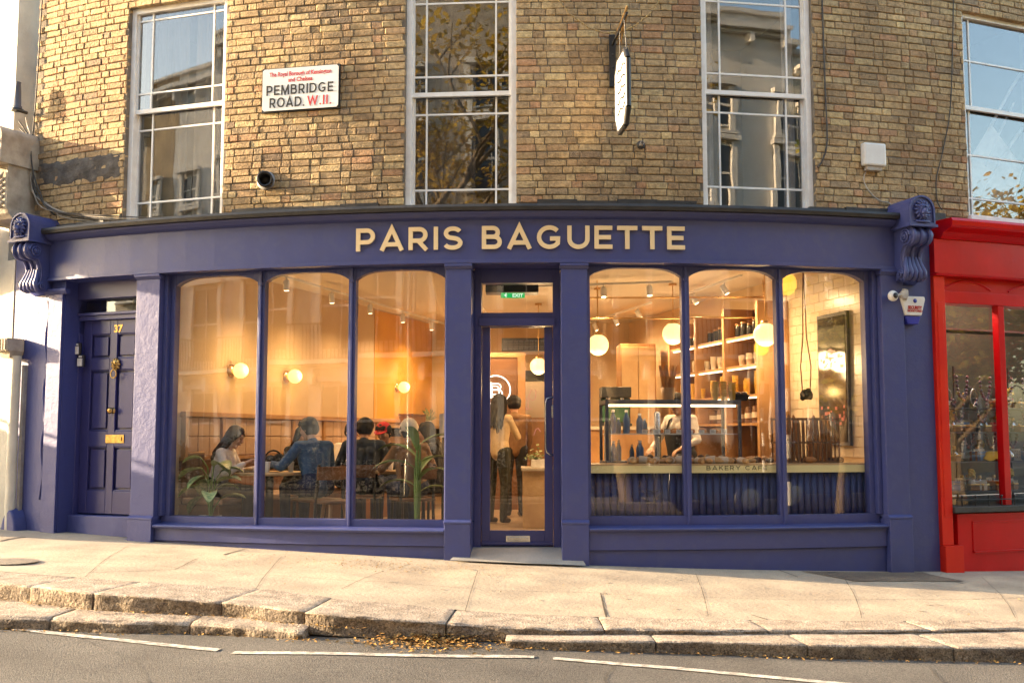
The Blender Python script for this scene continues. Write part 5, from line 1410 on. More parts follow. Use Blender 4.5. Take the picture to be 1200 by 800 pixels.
b = MB(); dy = (C-B).normalized(); b.hexa([B-dy*.2+Vector((0, 0, -.2)), C+dy*.2+Vector((0, 0, -.2)), C+dy*.2+Vector((0, .2, -.2)), B-dy*.2+Vector((0, .2, -.2)), B-dy*.2+Vector((0, 0, 3.02)), C+dy*.2+Vector((0, 0, 3.02)), C+dy*.2+Vector((0, .2, 3.02)), B-dy*.2+Vector((0, .2, 3.02))])
b.build('back_wall', M['plaster'], building)
b = MB(); b.bb(-4.22, 3.3, 2.86, 3.02, -.42, -.305); b.build('bulkhead', M['ceil'], building)
# tiled lining on the right wall
b = MB()
for i in range(30):
    for k in range(19):
        t0 = .35+i*.205-(.1 if k % 2 else 0); z0 = .9+k*.108; b.rn = random.random()
        if t0 > 2.1: continue
        wb(b, RW, t0, t0+.199, z0, z0+.102, .001, .009)
b.build('wall_tiles', M['tile'], building)
# panelling on the left wall
ban = thing('banquette', 'long wooden wall banquette with padded panels behind the seated people', 'bench', LW(3, 0, .3))
b = MB(); wb(b, LW, .35, 6.2, 0, .40, .0, .5); b.build('base', M['oakd'], ban)
b = MB(); wb(b, LW, .36, 6.2, .402, .47, .03, .53); b.build('seat', M['pad'], ban, .02)
b = MB(); wb(b, LW, .34, 6.3, 1.33, 1.385, .0, .07); wb(b, LW, .34, 6.3, .86, .90, .0, .06)
b.build('rail', M['oak'], ban, .004)
b = MB(); wb(b, LW, .34, 6.3, .472, .858, .0, .04); b.build('backboard', M['oakd'], ban)
tt = [.36, 1.05, 1.8, 2.6, 3.4, 4.2, 5.0, 5.8]
for a_, c_ in zip(tt, tt[1:]):
    b = MB(); wb(b, LW, a_, a_+.05, .902, 1.328, .0, .06); b.build('stile', M['oak'], ban)
    b = MB()
    for k in range(2):
        for q in range(3):
            w_ = (c_-a_-.06)/3; wb(b, LW, a_+.055+q*w_, a_+.053+(q+1)*w_-.004, .905+k*.212, .905+(k+1)*.212-.004, .0, .035)
    b.build('pad', M['pad'], ban, .012)
# curved timber booth end nearest the glass
p0 = D(222, 560, 11.35)
t = thing('booth_screen', 'curved walnut booth end close to the left edge of the window', 'screen', (p0.x, p0.y, 0))
b = MB()
n = 18
for i in range(n):
    a0_, a1_ = -1.2+2.0*i/n, -1.2+2.0*(i+1)/n
    def cc(a, r_, z): return Vector((p0.x-.22+r_*math.cos(a), p0.y+.25+r_*.55*math.sin(a), z))
    top = .92
    b.rn = random.random(); b.hexa([cc(a0_, .30, 0), cc(a1_-.01, .30, 0), cc(a1_-.01, .27, 0), cc(a0_, .27, 0), cc(a0_, .30, top), cc(a1_-.01, .30, top), cc(a1_-.01, .27, top), cc(a0_, .27, top)])
b.build('panel', mat('walnut slats', (.22, .11, .045), .5, (.14, .065, .025), ns=4, rnd=.2), t)
b = MB(); b.tube([cc(-1.25+2.05*i/20, .285, .935) for i in range(21)], .022, 6); b.build('top_rail', M['oak'], t)
# tables
def table(px, Y, r_, lab, zt_=.735):
    x = (px-600)/1250*Y; t = thing('cafe_table', lab, 'table', (x, Y, 0), 'cafe tables')
    b = MB(); b.lathe([(0, zt_-.035), (r_-.01, zt_-.035), (r_, zt_-.025), (r_, zt_-.004), (r_-.006, zt_), (0, zt_)], (x, Y, 0), 32); b.build('tabletop', M['paleoak'], t)
    b = MB(); b.tube([(x, Y, .03), (x, Y, zt_-.036)], .045, 12); b.build('column', M['blackm'], t)
    b = MB(); b.lathe([(.25, 0), (.25, .02), (.06, .035), (0, .035)], (x, Y, 0), 20); b.build('base', M['blackm'], t); return x, Y, zt_
T1 = table(318, 11.72, .40, 'round pale wood cafe table between the woman in white and the man in denim')
T2 = table(470, 12.35, .38, 'round pale wood cafe table before the person in the white cap')
T3 = table(415, 13.6, .35, 'round pale wood cafe table farther back along the banquette')
def stool(x, y, lab, h=.45):
    t = thing('stool', lab, 'stool', (x, y, 0), 'wooden stools')
    b = MB(); b.lathe([(0, h-.04), (.17, h-.04), (.18, h-.03), (.18, h-.006), (.17, h), (0, h)], (x, y, 0), 24); b.build('seat', M['oakd'], t)
    for k in range(3):
        a = k*2.094+.5; b = MB(); b.tube([(x+.19*math.cos(a), y+.19*math.sin(a), 0), (x+.12*math.cos(a), y+.12*math.sin(a), h-.041)], .02, 8); b.build('leg', M['oak'], t)
def chair(x, y, rz, lab):
    t = thing('cafe_chair', lab, 'chair', (x, y, 0), 'cafe chairs'); t.rotation_euler = (0, 0, rz); ORG[t] = Vector((0, 0, 0))
    b = MB(); b.box((-.21, -.2, .42), (.21, .21, .455)); b.build('seat', M['oakd'], t, .012)
    for sx in (-1, 1):
        b = MB(); b.tube([(sx*.19, .19, 0), (sx*.18, .18, .42)], .017, 8); b.build('leg', M['blackm'], t)
        b = MB(); b.tube([(sx*.19, -.2, 0), (sx*.18, -.19, .42), (sx*.18, -.25, .82)], .017, 8); b.build('leg', M['blackm'], t)
    b = MB(); n = 10
    b.prism([(-.2+.4*i/n, -.262-.05*math.sin(PI*i/n), .66) for i in range(n+1)]+[(.2-.4*i/n, -.24-.05*math.sin(PI*(n-i)/n), .66) for i in range(n+1)], [(-.2+.4*i/n, -.262-.05*math.sin(PI*i/n), .80) for i in range(n+1)]+[(.2-.4*i/n, -.24-.05*math.sin(PI*(n-i)/n), .80) for i in range(n+1)]); b.build('backrest', M['oakd'], t)
b = MB(); wb(b, LW, 5.0, 7.19, 1.3, 3.0, .001, .008); b.build('mustard_wall_panel', mat('mustard wall paint', (.7, .36, .06), .7, (.62, .3, .05), ns=2), building)
# things on the tables
def cup(x, y, z, m, lab, r_=.035, h=.1):
    t = thing('takeaway_cup', lab, 'cup', (x, y, z)); b = MB(); b.lathe([(r_*.75, 0), (r_, h), (r_*.9, h), (0, h-.004)], (x, y, z+.001), 14); b.build('sleeve', m, t); b = MB(); b.lathe([(r_*1.08, h+.002), (r_*1.08, h+.008), (r_*.8, h+.014), (0, h+.014)], (x, y, z), 14); b.build('lid', M['plastic'], t)
cup(T1[0]+.02, T1[1]-.22, T1[2], M['cupw'], 'white paper cup on the table in the second window pane')
cup(T1[0]+.25, T1[1]-.1, T1[2], M['cupw'], 'white paper cup beside the arm of the man in denim')
cup(T2[0]-.1, T2[1]-.1, T2[2], M['cupw'], 'white paper cup in front of the person in the white cap')
def bag(x, y, z, lab):
    t = thing('handbag', lab, 'bag', (x, y, z)); b = MB()
    for i in range(9): a = i*2.4; b.ball((x+.06*math.cos(a), y+.04*math.sin(a), z+.055+.012*i), .055, 6, (1.2, .8, .8))
    b.build('body', M['velvet'], t); b = MB(); b.tube([(x-.08, y, z+.1)]+[(x+.09*math.cos(PI-PI*i/8), y-.02, z+.14+.09*math.sin(PI*i/8)) for i in range(9)]+[(x+.08, y, z+.1)], .01, 6); b.build('strap', M['velvet'], t)
bag(T1[0]+.0+.03, T1[1]+.05, T1[2]+.0, 'slouchy black handbag lying on the table in the second window pane')
t = thing('tray', 'low black serving tray on the table in front of the woman in white', 'tray', (T1[0]-.2, T1[1]-.12, T1[2])); b = MB(); b.box((T1[0]-.32, T1[1]-.22, T1[2]+.001), (T1[0]-.08, T1[1]-.04, T1[2]+.012)); b.build('base', M['blackm'], t, .004)
b = MB(); b.ball((T1[0]-.2, T1[1]-.13, T1[2]+.03), .04, 8, (1.2, .8, .5)); b.build('sandwich', M['bread2'], t)
stool(*((392-600)/1250*11.45, 11.45), 'low round wooden stool close to the glass in the second pane')
# shelf across the end of the left side
t = thing('wall_shelf', 'pale wall shelf below the amber globe lamp at the end of the banquette', 'shelf', LW(6.2, 1.25, .2))
b = MB(); wb(b, LW, 5.2, 7.1, 1.25, 1.285, 0, .34); wb(b, LW, 5.25, 7.05, 1.1, 1.245, 0, .03)
b.build('board', M['paleoak'], t)
b = MB()
for q in (5.4, 6.2, 6.9): wb(b, LW, q, q+.03, 1.12, 1.248, .031, .28)
b.build('bracket', M['blackm'], t)
t = thing('storage_box', 'dark flat box standing on the pale wall shelf', 'box', LW(6.0, 1.286, .15)); b = MB(); wb(b, LW, 5.8, 6.3, 1.287, 1.44, .05, .28); b.build('carton', M['brownc'], t, .005); b = MB(); wb(b, LW, 5.79, 6.31, 1.442, 1.47, .04, .29); b.build('lid', M['oakd'], t, .004)
def bushy(F, t0, z, k, lab, seed, m, n=60, h=.25, nm='potted_plant'):
    rr = random.Random(seed); base = F(t0, z, k); t = thing(nm, lab, 'plant', base)
    b = MB(); b.lathe([(.05, 0), (.065, .09), (.055, .09), (0, .08)], base, 12); b.build('pot', M['cupw'], t)
    b = MB()
    for i in range(n):
        a = rr.uniform(0, 6.28); e = rr.uniform(.2, 1.3); d = Vector((math.cos(a)*math.cos(e), math.sin(a)*math.cos(e), math.sin(e))); q = base+Vector((0, 0, .08))+d*rr.uniform(.05, h); s = Vector((-math.sin(a), math.cos(a), 0))*.016
        b.tube([base+Vector((0, 0, .07)), q], .0025, 4, caps=False); b.add([q-s, q+d*.045, q+s, q-d*.03], [(0, 1, 2, 3)])
    b.build('foliage', m, t)
bushy(LW, 6.65, 1.286, .17, 'small spiky plant in a pot on the pale wall shelf', 4, M['leafp'], 70, .2)
# big leafed plants by the glass
def bigleaf(b, p, d, L, w_, droop, seg=8):
    """one blade: midrib from p along d, drooping"""
    d = Vector(d).normalized(); side = d.cross(Vector((0, 0, 1))).normalized(); q = Vector(p); rows = []
    for i in range(seg+1):
        t = i/seg; ww = w_*math.sin(PI*min(1, t*.93+.05))**.8; up = side.cross(d).normalized()
        rows.append((q-side*ww+up*ww*.35, q.copy(), q+side*ww+up*ww*.35)); d = (d+Vector((0, 0, -droop/seg))).normalized(); q = q+d*L/seg
    vs = [v for r_ in rows for v in r_]; fs = []
    for i in range(seg):
        for k in (0, 1): fs.append((i*3+k, i*3+k+1, i*3+k+4, i*3+k+3))
    b.add(vs, fs, True)
x, Y = (250-600)/1250*11.22, 11.22
t = thing('variegated_plant', 'variegated broad-leafed plant just inside the first window pane', 'plant', (x, Y, 0)); 
b = MB(); b.lathe([(.09, 0), (.12, .3), (.11, .3), (0, .28)], (x, Y, 0), 16); b.build('pot', M['cupw'], t)
b = MB(); b2 = MB(); rr = random.Random(6)
for i in range(13):
    a = i*2.4; h = .38+.035*i; e = (x+.1*math.cos(a), Y-.02+.05*math.sin(a), h+.08); b2.tube([(x, Y, .25), (x+.04*math.cos(a), Y+.03*math.sin(a), h), e], .006, 5); bigleaf(b, e, (math.cos(a), .35*math.sin(a), rr.uniform(-.2, .8)), rr.uniform(.2, .3), rr.uniform(.07, .1), rr.uniform(.6, 1.6))
b.build('leaves', M['leafp'], t); b2.build('stem', M['leafp2'], t)
x, Y = (490-600)/1250*11.05, 11.05
t = thing('tall_plant', 'tall green plant with long blades just inside the third window pane', 'plant', (x, Y, 0))
b = MB(); b.lathe([(.1, 0), (.13, .26), (.12, .26), (0, .24)], (x, Y, 0), 16); b.build('pot', M['oakd'], t)
b = MB(); b2 = MB()
for i in range(9):
    a = i*2.4+.4; h = .55+.06*i; b2.tube([(x+.02*math.cos(a), Y+.02*math.sin(a), .22), (x+.03*math.cos(a), Y+.03*math.sin(a), h)], .013, 6); bigleaf(b, (x+.03*math.cos(a), Y+.03*math.sin(a), h), (math.cos(a), .4*math.sin(a), .7), .38+.02*i, .055, 1.3, 10)
b.build('leaves', M['leafp2'], t); b2.build('stem', M['leafp2'], t)
# sconces
def sconce(F, t0, z, lab):
    c = F(t0, z, 0); n = (F(0, 0, 1)-F(0, 0, 0)).normalized(); t = thing('wall_lamp', lab, 'wall lamp', c, 'globe wall lamps')
    b = MB(); b.lathe([(.075, .0), (.075, .015), (.05, .03), (.03, .06), (0, .06)], c, 20, n); b.build('backplate', M['brassp'], t)
    b = MB(); b.ball(c+n*.13, .088, 14); b.build('globe', M['lamps'], t)
    l = bpy.data.lights.new('wall_lamp_light', 'POINT'); l.energy = 1.8; l.color = (1, .6, .2); l.shadow_soft_size = .08; o = bpy.data.objects.new('wall_lamp_light', l); COL.objects.link(o); o.location = c+n*.3
sconce(LW, 1.27, 1.87, 'lit globe wall lamp on a brass plate seen through the first pane'); sconce(LW, 2.49, 1.87, 'lit globe wall lamp on a brass plate seen through the second pane'); sconce(LW, 5.8, 1.88, 'lit globe wall lamp on a brass plate above the pale wall shelf')
# track with spotlights
def track(p, q, n, lab, aim, power):
    p, q = Vector(p), Vector(q); t = thing('track_light', lab, 'track light', p.lerp(q, .5), 'ceiling track lights')
    b = MB(); d = (q-p).normalized(); sd = d.cross(Vector((0, 0, 1))).normalized(); b.obox(p.lerp(q, .5), d*(q-p).length/2, sd*.018, Vector((0, 0, .012))); b.build('rail', M['plastic'], t)
    for i in range(n):
        c = p.lerp(q, (i+.5)/n)-Vector((0, 0, .1)); a = (Vector(aim(c))-c).normalized()
        b = MB(); b.lathe([(.03, -.06), (.036, -.05), (.036, .06), (.03, .062)], c, 14, a); b.tube([c, c+Vector((0, 0, .09))], .01, 6); h = b.build('spotlight', M['plastic'], t)
        b = MB(); b.lathe([(.028, 0), (.0, .001)], c+a*.064, 14, a); b.build('lens', M['led'], h)
        l = bpy.data.lights.new('track_light_spot', 'SPOT'); l.energy = power; l.color = (1, .63, .30); l.spot_size = math.radians(150); l.spot_blend = .8; l.shadow_soft_size = .05; o = bpy.data.objects.new('track_light_spot', l); COL.objects.link(o); o.location = c+a*.09; o.rotation_euler = a.to_track_quat('-Z', 'Y').to_euler()
track((-2.75, 11.55, 2.94), (-1.1, 17.2, 2.94), 5, 'white ceiling track with five spotlights over the cafe tables', lambda c: (c.x+.1, c.y+.1, 0), 11)
track((.3, 12.9, 2.94), (1.9, 12.5, 2.94), 3, 'white ceiling track with three spotlights over the display case', lambda c: (c.x, c.y-.5, 1.), 21)
track((-.6, 12.6, 2.94), (-.3, 17.0, 2.94), 3, 'white ceiling track with spotlights down the middle of the shop', lambda c: (c.x+.2, c.y+.8, 1.0), 19)
track((1.9, 14.5, 2.94), (1.2, 17.2, 2.94), 3, 'white ceiling track with spotlights over the back counter', lambda c: (c.x+.6, c.y-.2, 1.6), 19)
track((2.6, 12.0, 2.94), (2.2, 13.8, 2.94), 2, 'short white ceiling track near the tiled wall', lambda c: (c.x+.8, c.y-.3, 1.3), 13)
# pendants
def pendant(px, py, Y, lab, r_=.135, pw=5):
    c = D(px, py, Y); t = thing('pendant_lamp', lab, 'pendant lamp', c, 'globe pendant lamps')
    b = MB(); b.ball(c, r_, 18); b.build('globe', M['lamp'], t)
    b = MB(); b.lathe([(.05, 0), (.05, .03), (.015, .045)], c+Vector((0, 0, r_-.012)), 14); b.tube([c+Vector((0, 0, r_)), (c.x, c.y, 3.0)], .006, 6); b.lathe([(.05, 2.995-c.z), (.05, 3.018-c.z)], c, 14); b.build('stem', M['brassp'], t)
    l = bpy.data.lights.new('pendant_light', 'POINT'); l.energy = pw; l.color = (1, .66, .32); l.shadow_soft_size = .12; o = bpy.data.objects.new('pendant_light', l); COL.objects.link(o); o.location = c-Vector((0, 0, r_+.16))
pendant(701, 404, 13.6, 'lit globe pendant at the left of the right-hand window, over the display case'); pendant(789, 391, 13.2, 'lit globe pendant behind the mullion of the right-hand window'); pendant(897, 392, 12.1, 'lit globe pendant in the middle pane in front of the cup shelves'); pendant(631, 429, 15.2, 'lit globe pendant seen through the shop door', .12); pendant(987, 424, 11.75, 'dim amber globe pendant before the dark wall panel in the far right pane', .085, 1.5)
# thin brass rods across the right side
t = thing('brass_rail', 'pair of thin brass rods hung across the ceiling of the right side', 'rail', D(800, 350, 12.9)); 
for py in (348, 372):
    b = MB(); p, q = D(690, py+1, 12.9), D(897, py, 12.9); b.tube([p, q], .012, 8); b.build('rod', M['brassp'], t)
b = MB()
for px in (700, 895): p = D(px, 372, 12.9); b.tube([p, (p.x, p.y, 3.02)], .007, 6)
b.build('hanger', M['brassp'], t)
# ceiling air grille, exit sign, logo, back wall
t = thing('air_grille', 'long black air grille high on the back wall seen through the door', 'vent', D(617, 403, 17.2))
b = MB(); p, q = D(588, 411, 17.3), D(652, 396, 17.3); b.box((p.x, 17.3, p.z), (q.x, 17.42, q.z)); b.build('casing', M['blackm'], t)
b = MB()
for k in range(6): z = p.z+.02+k*(q.z-p.z-.04)/6; b.box((p.x+.02, 17.28, z), (q.x-.02, 17.298, z+.012))
b.build('louvre', M['slate'], t)
p, q = D(569, 343, 11.3), D(631, 326, 11.3)
t = thing('air_curtain', 'black heater casing above the shop door behind the fanlight', 'heater', (p.x, 11.3, p.z)); b = MB(); b.box((p.x, 11.25, p.z), (q.x, 11.5, q.z)); b.build('casing', M['blackm'], t, .01)
b = MB(); b.box((p.x+.1, 11.243, p.z+.1), (p.x+.18, 11.249, p.z+.14)); b.build('control_panel', M['grey'], t)
p, q = D(587, 349, 11.2), D(615, 343.2, 11.2); t = thing('exit_sign', 'small green exit sign hanging under the heater behind the fanlight', 'exit sign', (p.x, 11.2, p.z))
b = MB(); b.box((p.x, 11.19, p.z), (q.x, 11.215, q.z)); b.build('panel', M['greens'], t)
b = MB(); hh = q.z-p.z; txt('EXIT', hh*.95, lambda u, v, w_: Vector((p.x+.12+u, 11.187-w_, p.z+hh*.15+v)), b, .001, 1.1); b.tube([(p.x+.05, 11.186, p.z+hh*.7), (p.x+.045, 11.186, p.z+hh*.4), (p.x+.06, 11.186, p.z+.01)], .006, 5); b.tube([(p.x+.03, 11.186, p.z+hh*.5), (p.x+.065, 11.186, p.z+hh*.55)], .004, 5); b.ball((p.x+.055, 11.186, p.z+hh*.85), .006, 5); b.build('lettering', M['exitw'], t)
# partition with ringed logo
c = D(581, 457, 16.6); t = thing('logo_panel', 'brown timber panel with a lit white ringed letter seen through the door', 'sign', (c.x, 16.6, 0))
b = MB(); b.box((c.x-.5, 16.62, 0), (c.x+.34, 16.7, 2.35)); b.build('panel', M['oakd'], t)
b = MB(); b.box((c.x+.342, 16.56, 0), (c.x+.46, 16.75, 2.35)); b.box((c.x-.5, 16.6, 2.351), (c.x+.46, 16.75, 2.42)); b.build('post', M['oak'], t)
b = MB(); r_ = .225
b.tube([(c.x+r_*math.cos(a), 16.6, c.z+r_*math.sin(a)) for a in [2*PI*i/40 for i in range(41)]], .011, 6)
f = lambda u, v, w_: Vector((c.x-.1+u*.27, 16.61-w_, c.z-.125+v*.25))
for st in LET['B'][1]:
    for off in (0, 1):
        pts = st if off == 0 else [(.12+(x_-.05)*.66, .5+(y_-.5)*.62) for x_, y_ in st]
        b.tube([f(x_, y_, .0) for x_, y_ in pts], .009, 6)
b.build('lit_letter', M['neon'], t)
t = thing('menu_wall', 'white board above an orange timber counter front at the back of the shop', 'menu board', D(620, 470, 17.4))
p, q = D(603, 489, 17.45), D(668, 447, 17.45); b = MB(); b.box((p.x, 17.45, p.z), (q.x, 17.5, q.z)); b.build('board', M['tile'], t)
b = MB(); b.box((p.x, 17.44, q.z+.002), (q.x, 17.52, q.z+.18)); b.build('dark_header', M['screen'], t)
b = MB(); b.box((p.x, 17.4, .0), (q.x, 17.52, p.z-.002)); b.build('timber_front', M['oak'], t)
b = MB(); rr = random.Random(5)
for k in range(3):
    q0 = D(608+k*6, 482, 17.39); b.tube([Vector((q0.x+.05*math.sin(i*.9+k)+i*.01, 17.43, q0.z+.07*i*.6+.05*math.cos(i*1.7))) for i in range(9)], .006, 5)
q0 = D(610, 515, 17.36); b.tube([Vector((q0.x+.06*i*.6, 17.385, q0.z+.05*math.sin(i*1.9)+.02*i)) for i in range(10)], .006, 5)
b.build('script_lettering', M['pinkl'], t)
# till counter by the door
t = thing('till_counter', 'pale timber till counter to the right of the standing woman', 'counter', D(630, 600, 13.6)); 
p = D(613, 548, 13.2); x0, zt_ = p.x, p.z
b = MB(); b.box((x0, 13.2, 0), (x0+1.3, 14.0, zt_-.04)); b.build('body', M['paleoak'], t, .004); b = MB(); b.box((x0-.02, 13.18, zt_-.038), (x0+1.32, 14.02, zt_)); b.build('worktop', M['tile'], t, .004)
t = thing('box_planter', 'white box with dark greenery on the till counter', 'planter', (x0+.22, 13.4, zt_)); b = MB(); b.box((x0+.1, 13.3, zt_+.001), (x0+.28, 13.5, zt_+.1)); b.build('box', M['plastic'], t, .005)
b = MB()
for i in range(60): a = rr.uniform(0, 6.28); q = Vector((x0+.15+rr.gauss(0, .07), 13.4+rr.gauss(0, .05), zt_+.1+abs(rr.gauss(0, .05)))); u = Vector((math.cos(a), math.sin(a), .3))*.035; v = Vector((-math.sin(a), math.cos(a), .4))*.018; b.add([q-u, q+v, q+u, q-v], [(0, 1, 2, 3)])
b.build('foliage', M['leafp'], t)

# ---- window counter on the right
wc = thing('window_counter', 'display counter in the right-hand window with navy fluted front and pale yellow edge', 'counter', W(1.7, 0, -.5))
b = MB(); b.bb(.24, 3.26, .832, .846, -.62, -.165); b.build('top', M['paleoak'], wc)
zb0 = P(750, 554, -.17)[1]
b = MB(); b.bb(.24, 3.26, zb0, .83, -.2, -.168); b.build('yellow_edge', M['band'], wc)
b = MB()
n = int(3.0/.075)
for i in range(n):
    s0 = .25+i*.075; b.prism([W(s0+.0375+.034*math.cos(a), .0, -.215+.016*math.sin(a)) for a in [PI*k/6 for k in range(7)]], [W(s0+.0375+.034*math.cos(a), zb0-.002, -.215+.016*math.sin(a)) for a in [PI*k/6 for k in range(7)]], True)
b.bb(.24, 3.26, 0, zb0-.002, -.26, -.215); b.build('fluted_front', M['blue_flute'], wc)
b = MB(); sL, sR = P(828, 547, -.16)[0], P(899, 547, -.16)[0]; zz = P(860, 550.5, -.16)[1]
letters_mb(b, 'BAKERY CAFE', sR-sL, .043, lambda u, v, w_: W(sL+u, zz+v, w_), -.1675, -.166, .13, .25); b.build('counter_lettering', M['signb'], wc)
b = MB(); c0 = P(765, 582, -.12)
for k in range(7):
    a = k*.9; b.tube([W(c0[0]+.06*math.cos(a)+.02*i, c0[1]+.06*math.sin(a)+.018*i*math.cos(k), -.1975) for i in range(-2, 3)], .0035, 4)
b.build('front_emblem', M['slate'], wc)
# glass display case
case = thing('display_case', 'black framed glass bakery display case behind the right-hand window', 'display case', W(1.25, .85, -.95))
c0, c1, dA, dB, zA, zB = .50, 2.04, -1.25, -.72, .86, 1.50
b = MB()
b.bb(c0, c1, zB-.045, zB, dA, dB); b.bb(c0, c1, .0, zA, dA, dB)
for s_ in (c0, c1-.035):
    for d_ in (dA, dB-.03): b.bb(s_, s_+.035, zA+.002, zB-.047, d_, d_+.03, 1)
b.build('frame', M['slate'], case, .003)
b = MB(); b.bb(c0+.036, c1-.037, zA+.01, zB-.05, dB-.012, dB-.006, 4); b.build('front_glass', M['glassc'], case)
zS = D(770, 509, 11.4).z
b = MB(); b.bb(c0+.036, c1-.037, zS, zS+.012, dA+.04, dB-.04); b.build('glass_shelf', M['plastic'], case)
b = MB(); b.bb(c0+.04, c1-.04, zB-.07, zB-.05, dB-.09, dB-.06); b.build('light_strip', M['led'], case)
def price_card():
    t = thing('price_card', 'x', 'price card', (0, 0, 0), 'price cards in the display case'); b = MB(); b.box((-.03, -.002, 0), (.03, .002, .04)); b.build('card', M['plastic'], t); b = MB()
    for k in range(3): b.box((-.02, -.0035, .01+.01*k), (.02-.006*k, -.0025, .013+.01*k))
    b.build('printed_lines', M['signb'], t); return t
# ---- baked goods, every one its own thing
def bun(nm, lab, grp, m, sq, r_=.04, top=None):
    t = thing(nm, lab, 'pastry', (0, 0, 0), grp); b = MB(); b.ball((0, 0, r_*sq[2]*.8), r_, 9, sq); o = b.build('crumb', m, t)
    if top: b = MB(); b.ball((0, 0, r_*sq[2]*1.25), r_*.7, 7, (1, 1, .5)); b.build('topping', top, t)
    return t
def croissant():
    t = thing('croissant', 'x', 'pastry', (0, 0, 0), 'croissants in the window'); b = MB(); pts = []; rs = []
    for i in range(15):
        a = PI*(.1+.8*i/14); pts.append((.065*math.cos(a), -.045*math.sin(a), .03)); rs.append(.01+.024*math.sin(PI*i/14)**.7*(1+.14*(i % 2)))
    b.tube(pts, rs, 8); b.build('crumb', M['bread'], t); return t
def spread(proto, spots, labels, vary=.12):
    rv = random.Random(len(spots))
    for i, (p, a) in enumerate(spots):
        o = proto if i == 0 else copy_tree(proto); o.location = p; o.rotation_euler = (0, 0, a); o['label'] = labels; k = 1+rv.uniform(-vary, vary); o.scale = (k, k, k*(1+rv.uniform(-vary, vary)))
rr = random.Random(21)
zc_ = .848
spread(price_card(), [(W(.95+.13*i, zS+.013 if i < 8 else zA+.002, -.79), .1) for i in range(8)]+[(W(.95+.13*i, zA+.002, -.79), .1) for i in range(8)], 'small white price card at the front of the display case')
def cspots(s0, s1, n, dlo=-.55, dhi=-.24, z=zc_, js=.02): return [(W(s0+(s1-s0)*(i+.5)/n+rr.uniform(-js, js), z, rr.uniform(dlo, dhi)), rr.uniform(0, 6.28)) for i in range(n)]
spread(croissant(), cspots(1.4, 3.1, 9), 'golden croissant on the window counter among the other bakes')
spread(bun('bread_roll', '', 'bread rolls on the window counter', M['bread2'], (1.15, 1, .7)), cspots(.75, 2.1, 10), 'pale bread roll on the window counter')
spread(bun('dark_bun', '', 'dark glazed buns in the window', M['choc'], (1, 1, .75), .042), cspots(1.75, 3.1, 10, -.6, -.35), 'dark glazed bun on the window counter')
spread(bun('iced_cake', '', 'pink iced cakes in the window', M['bread2'], (1, 1, .6), .035, M['berry']), cspots(.8, 2.0, 8, -.5, -.3), 'small pink iced cake on the window counter')
zs_ = zS+.013
spread(bun('glazed_bun', '', 'glazed buns on the glass shelf', M['bread'], (1, 1, .7), .045), cspots(.9, 1.95, 9, -1.1, -.85, zs_), 'glazed brown bun on the glass shelf of the display case')
spread(bun('muffin', '', 'muffins in the display case', M['choc'], (1, 1, .9), .04), cspots(1.0, 1.95, 8, -1.1, -.85, zA+.002), 'dark muffin on the floor of the display case')
p = lathe_thing('drink_bottle', 'bottle', 'drink bottles in the display case', [(.03, 0), (.033, .01), (.033, .14), (.013, .19), (.013, .2)], M['glassblue'], 'bottle_body', ([(.016, .201), (.016, .225), (0, .226)], 'cap', M['plastic']))
spread(p, [(W(.6+.075*(i % 6), zA+.002 if i < 6 else zs_, -.82-.09*(i % 2)), 0) for i in range(12) if i not in (2, 5, 9)], 'small drink bottle at the left end of the display case', .25)
def parcel():
    t = thing('wrapped_sandwich', 'x', 'sandwich', (0, 0, 0), 'wrapped sandwiches on the window counter'); b = MB(); pts = [(-.11, 0, .02), (-.08, 0, .028), (0, 0, .034), (.08, 0, .028), (.12, 0, .018)]; b.tube(pts, [.02, .032, .036, .03, .008], 8); b.build('roll', M['bread2'], t); b = MB(); b.tube([(-.05, 0, .03), (.04, 0, .035)], [.037, .041], 8); b.build('wrapper', M['paper'], t); return t
spread(parcel(), cspots(.62, 1.9, 9, -.42, -.22, zc_, .03), 'paper wrapped sandwich roll lying on the window counter')
# silver canister and glasses in the case
for px, h, m_, lb in ((771, .5, 'steel', 'tall silver dispenser standing inside the display case'), (712, .4, 'cupw', 'tall pale dispenser at the left end of the window counter')):
    q = D(px, 540, 11.28); t = thing('dispenser', lb, 'dispenser', (q.x, q.y, zA)); b = MB(); b.lathe([(.035, 0), (.035, h), (.02, h+.02), (0, h+.02)], (q.x, q.y, zA+.001), 16); b.build('cylinder', M[m_], t); b = MB(); b.lathe([(.05, -.01), (.05, .0)], (q.x, q.y, zA+.0), 16); b.build('foot', M['slate'], t)
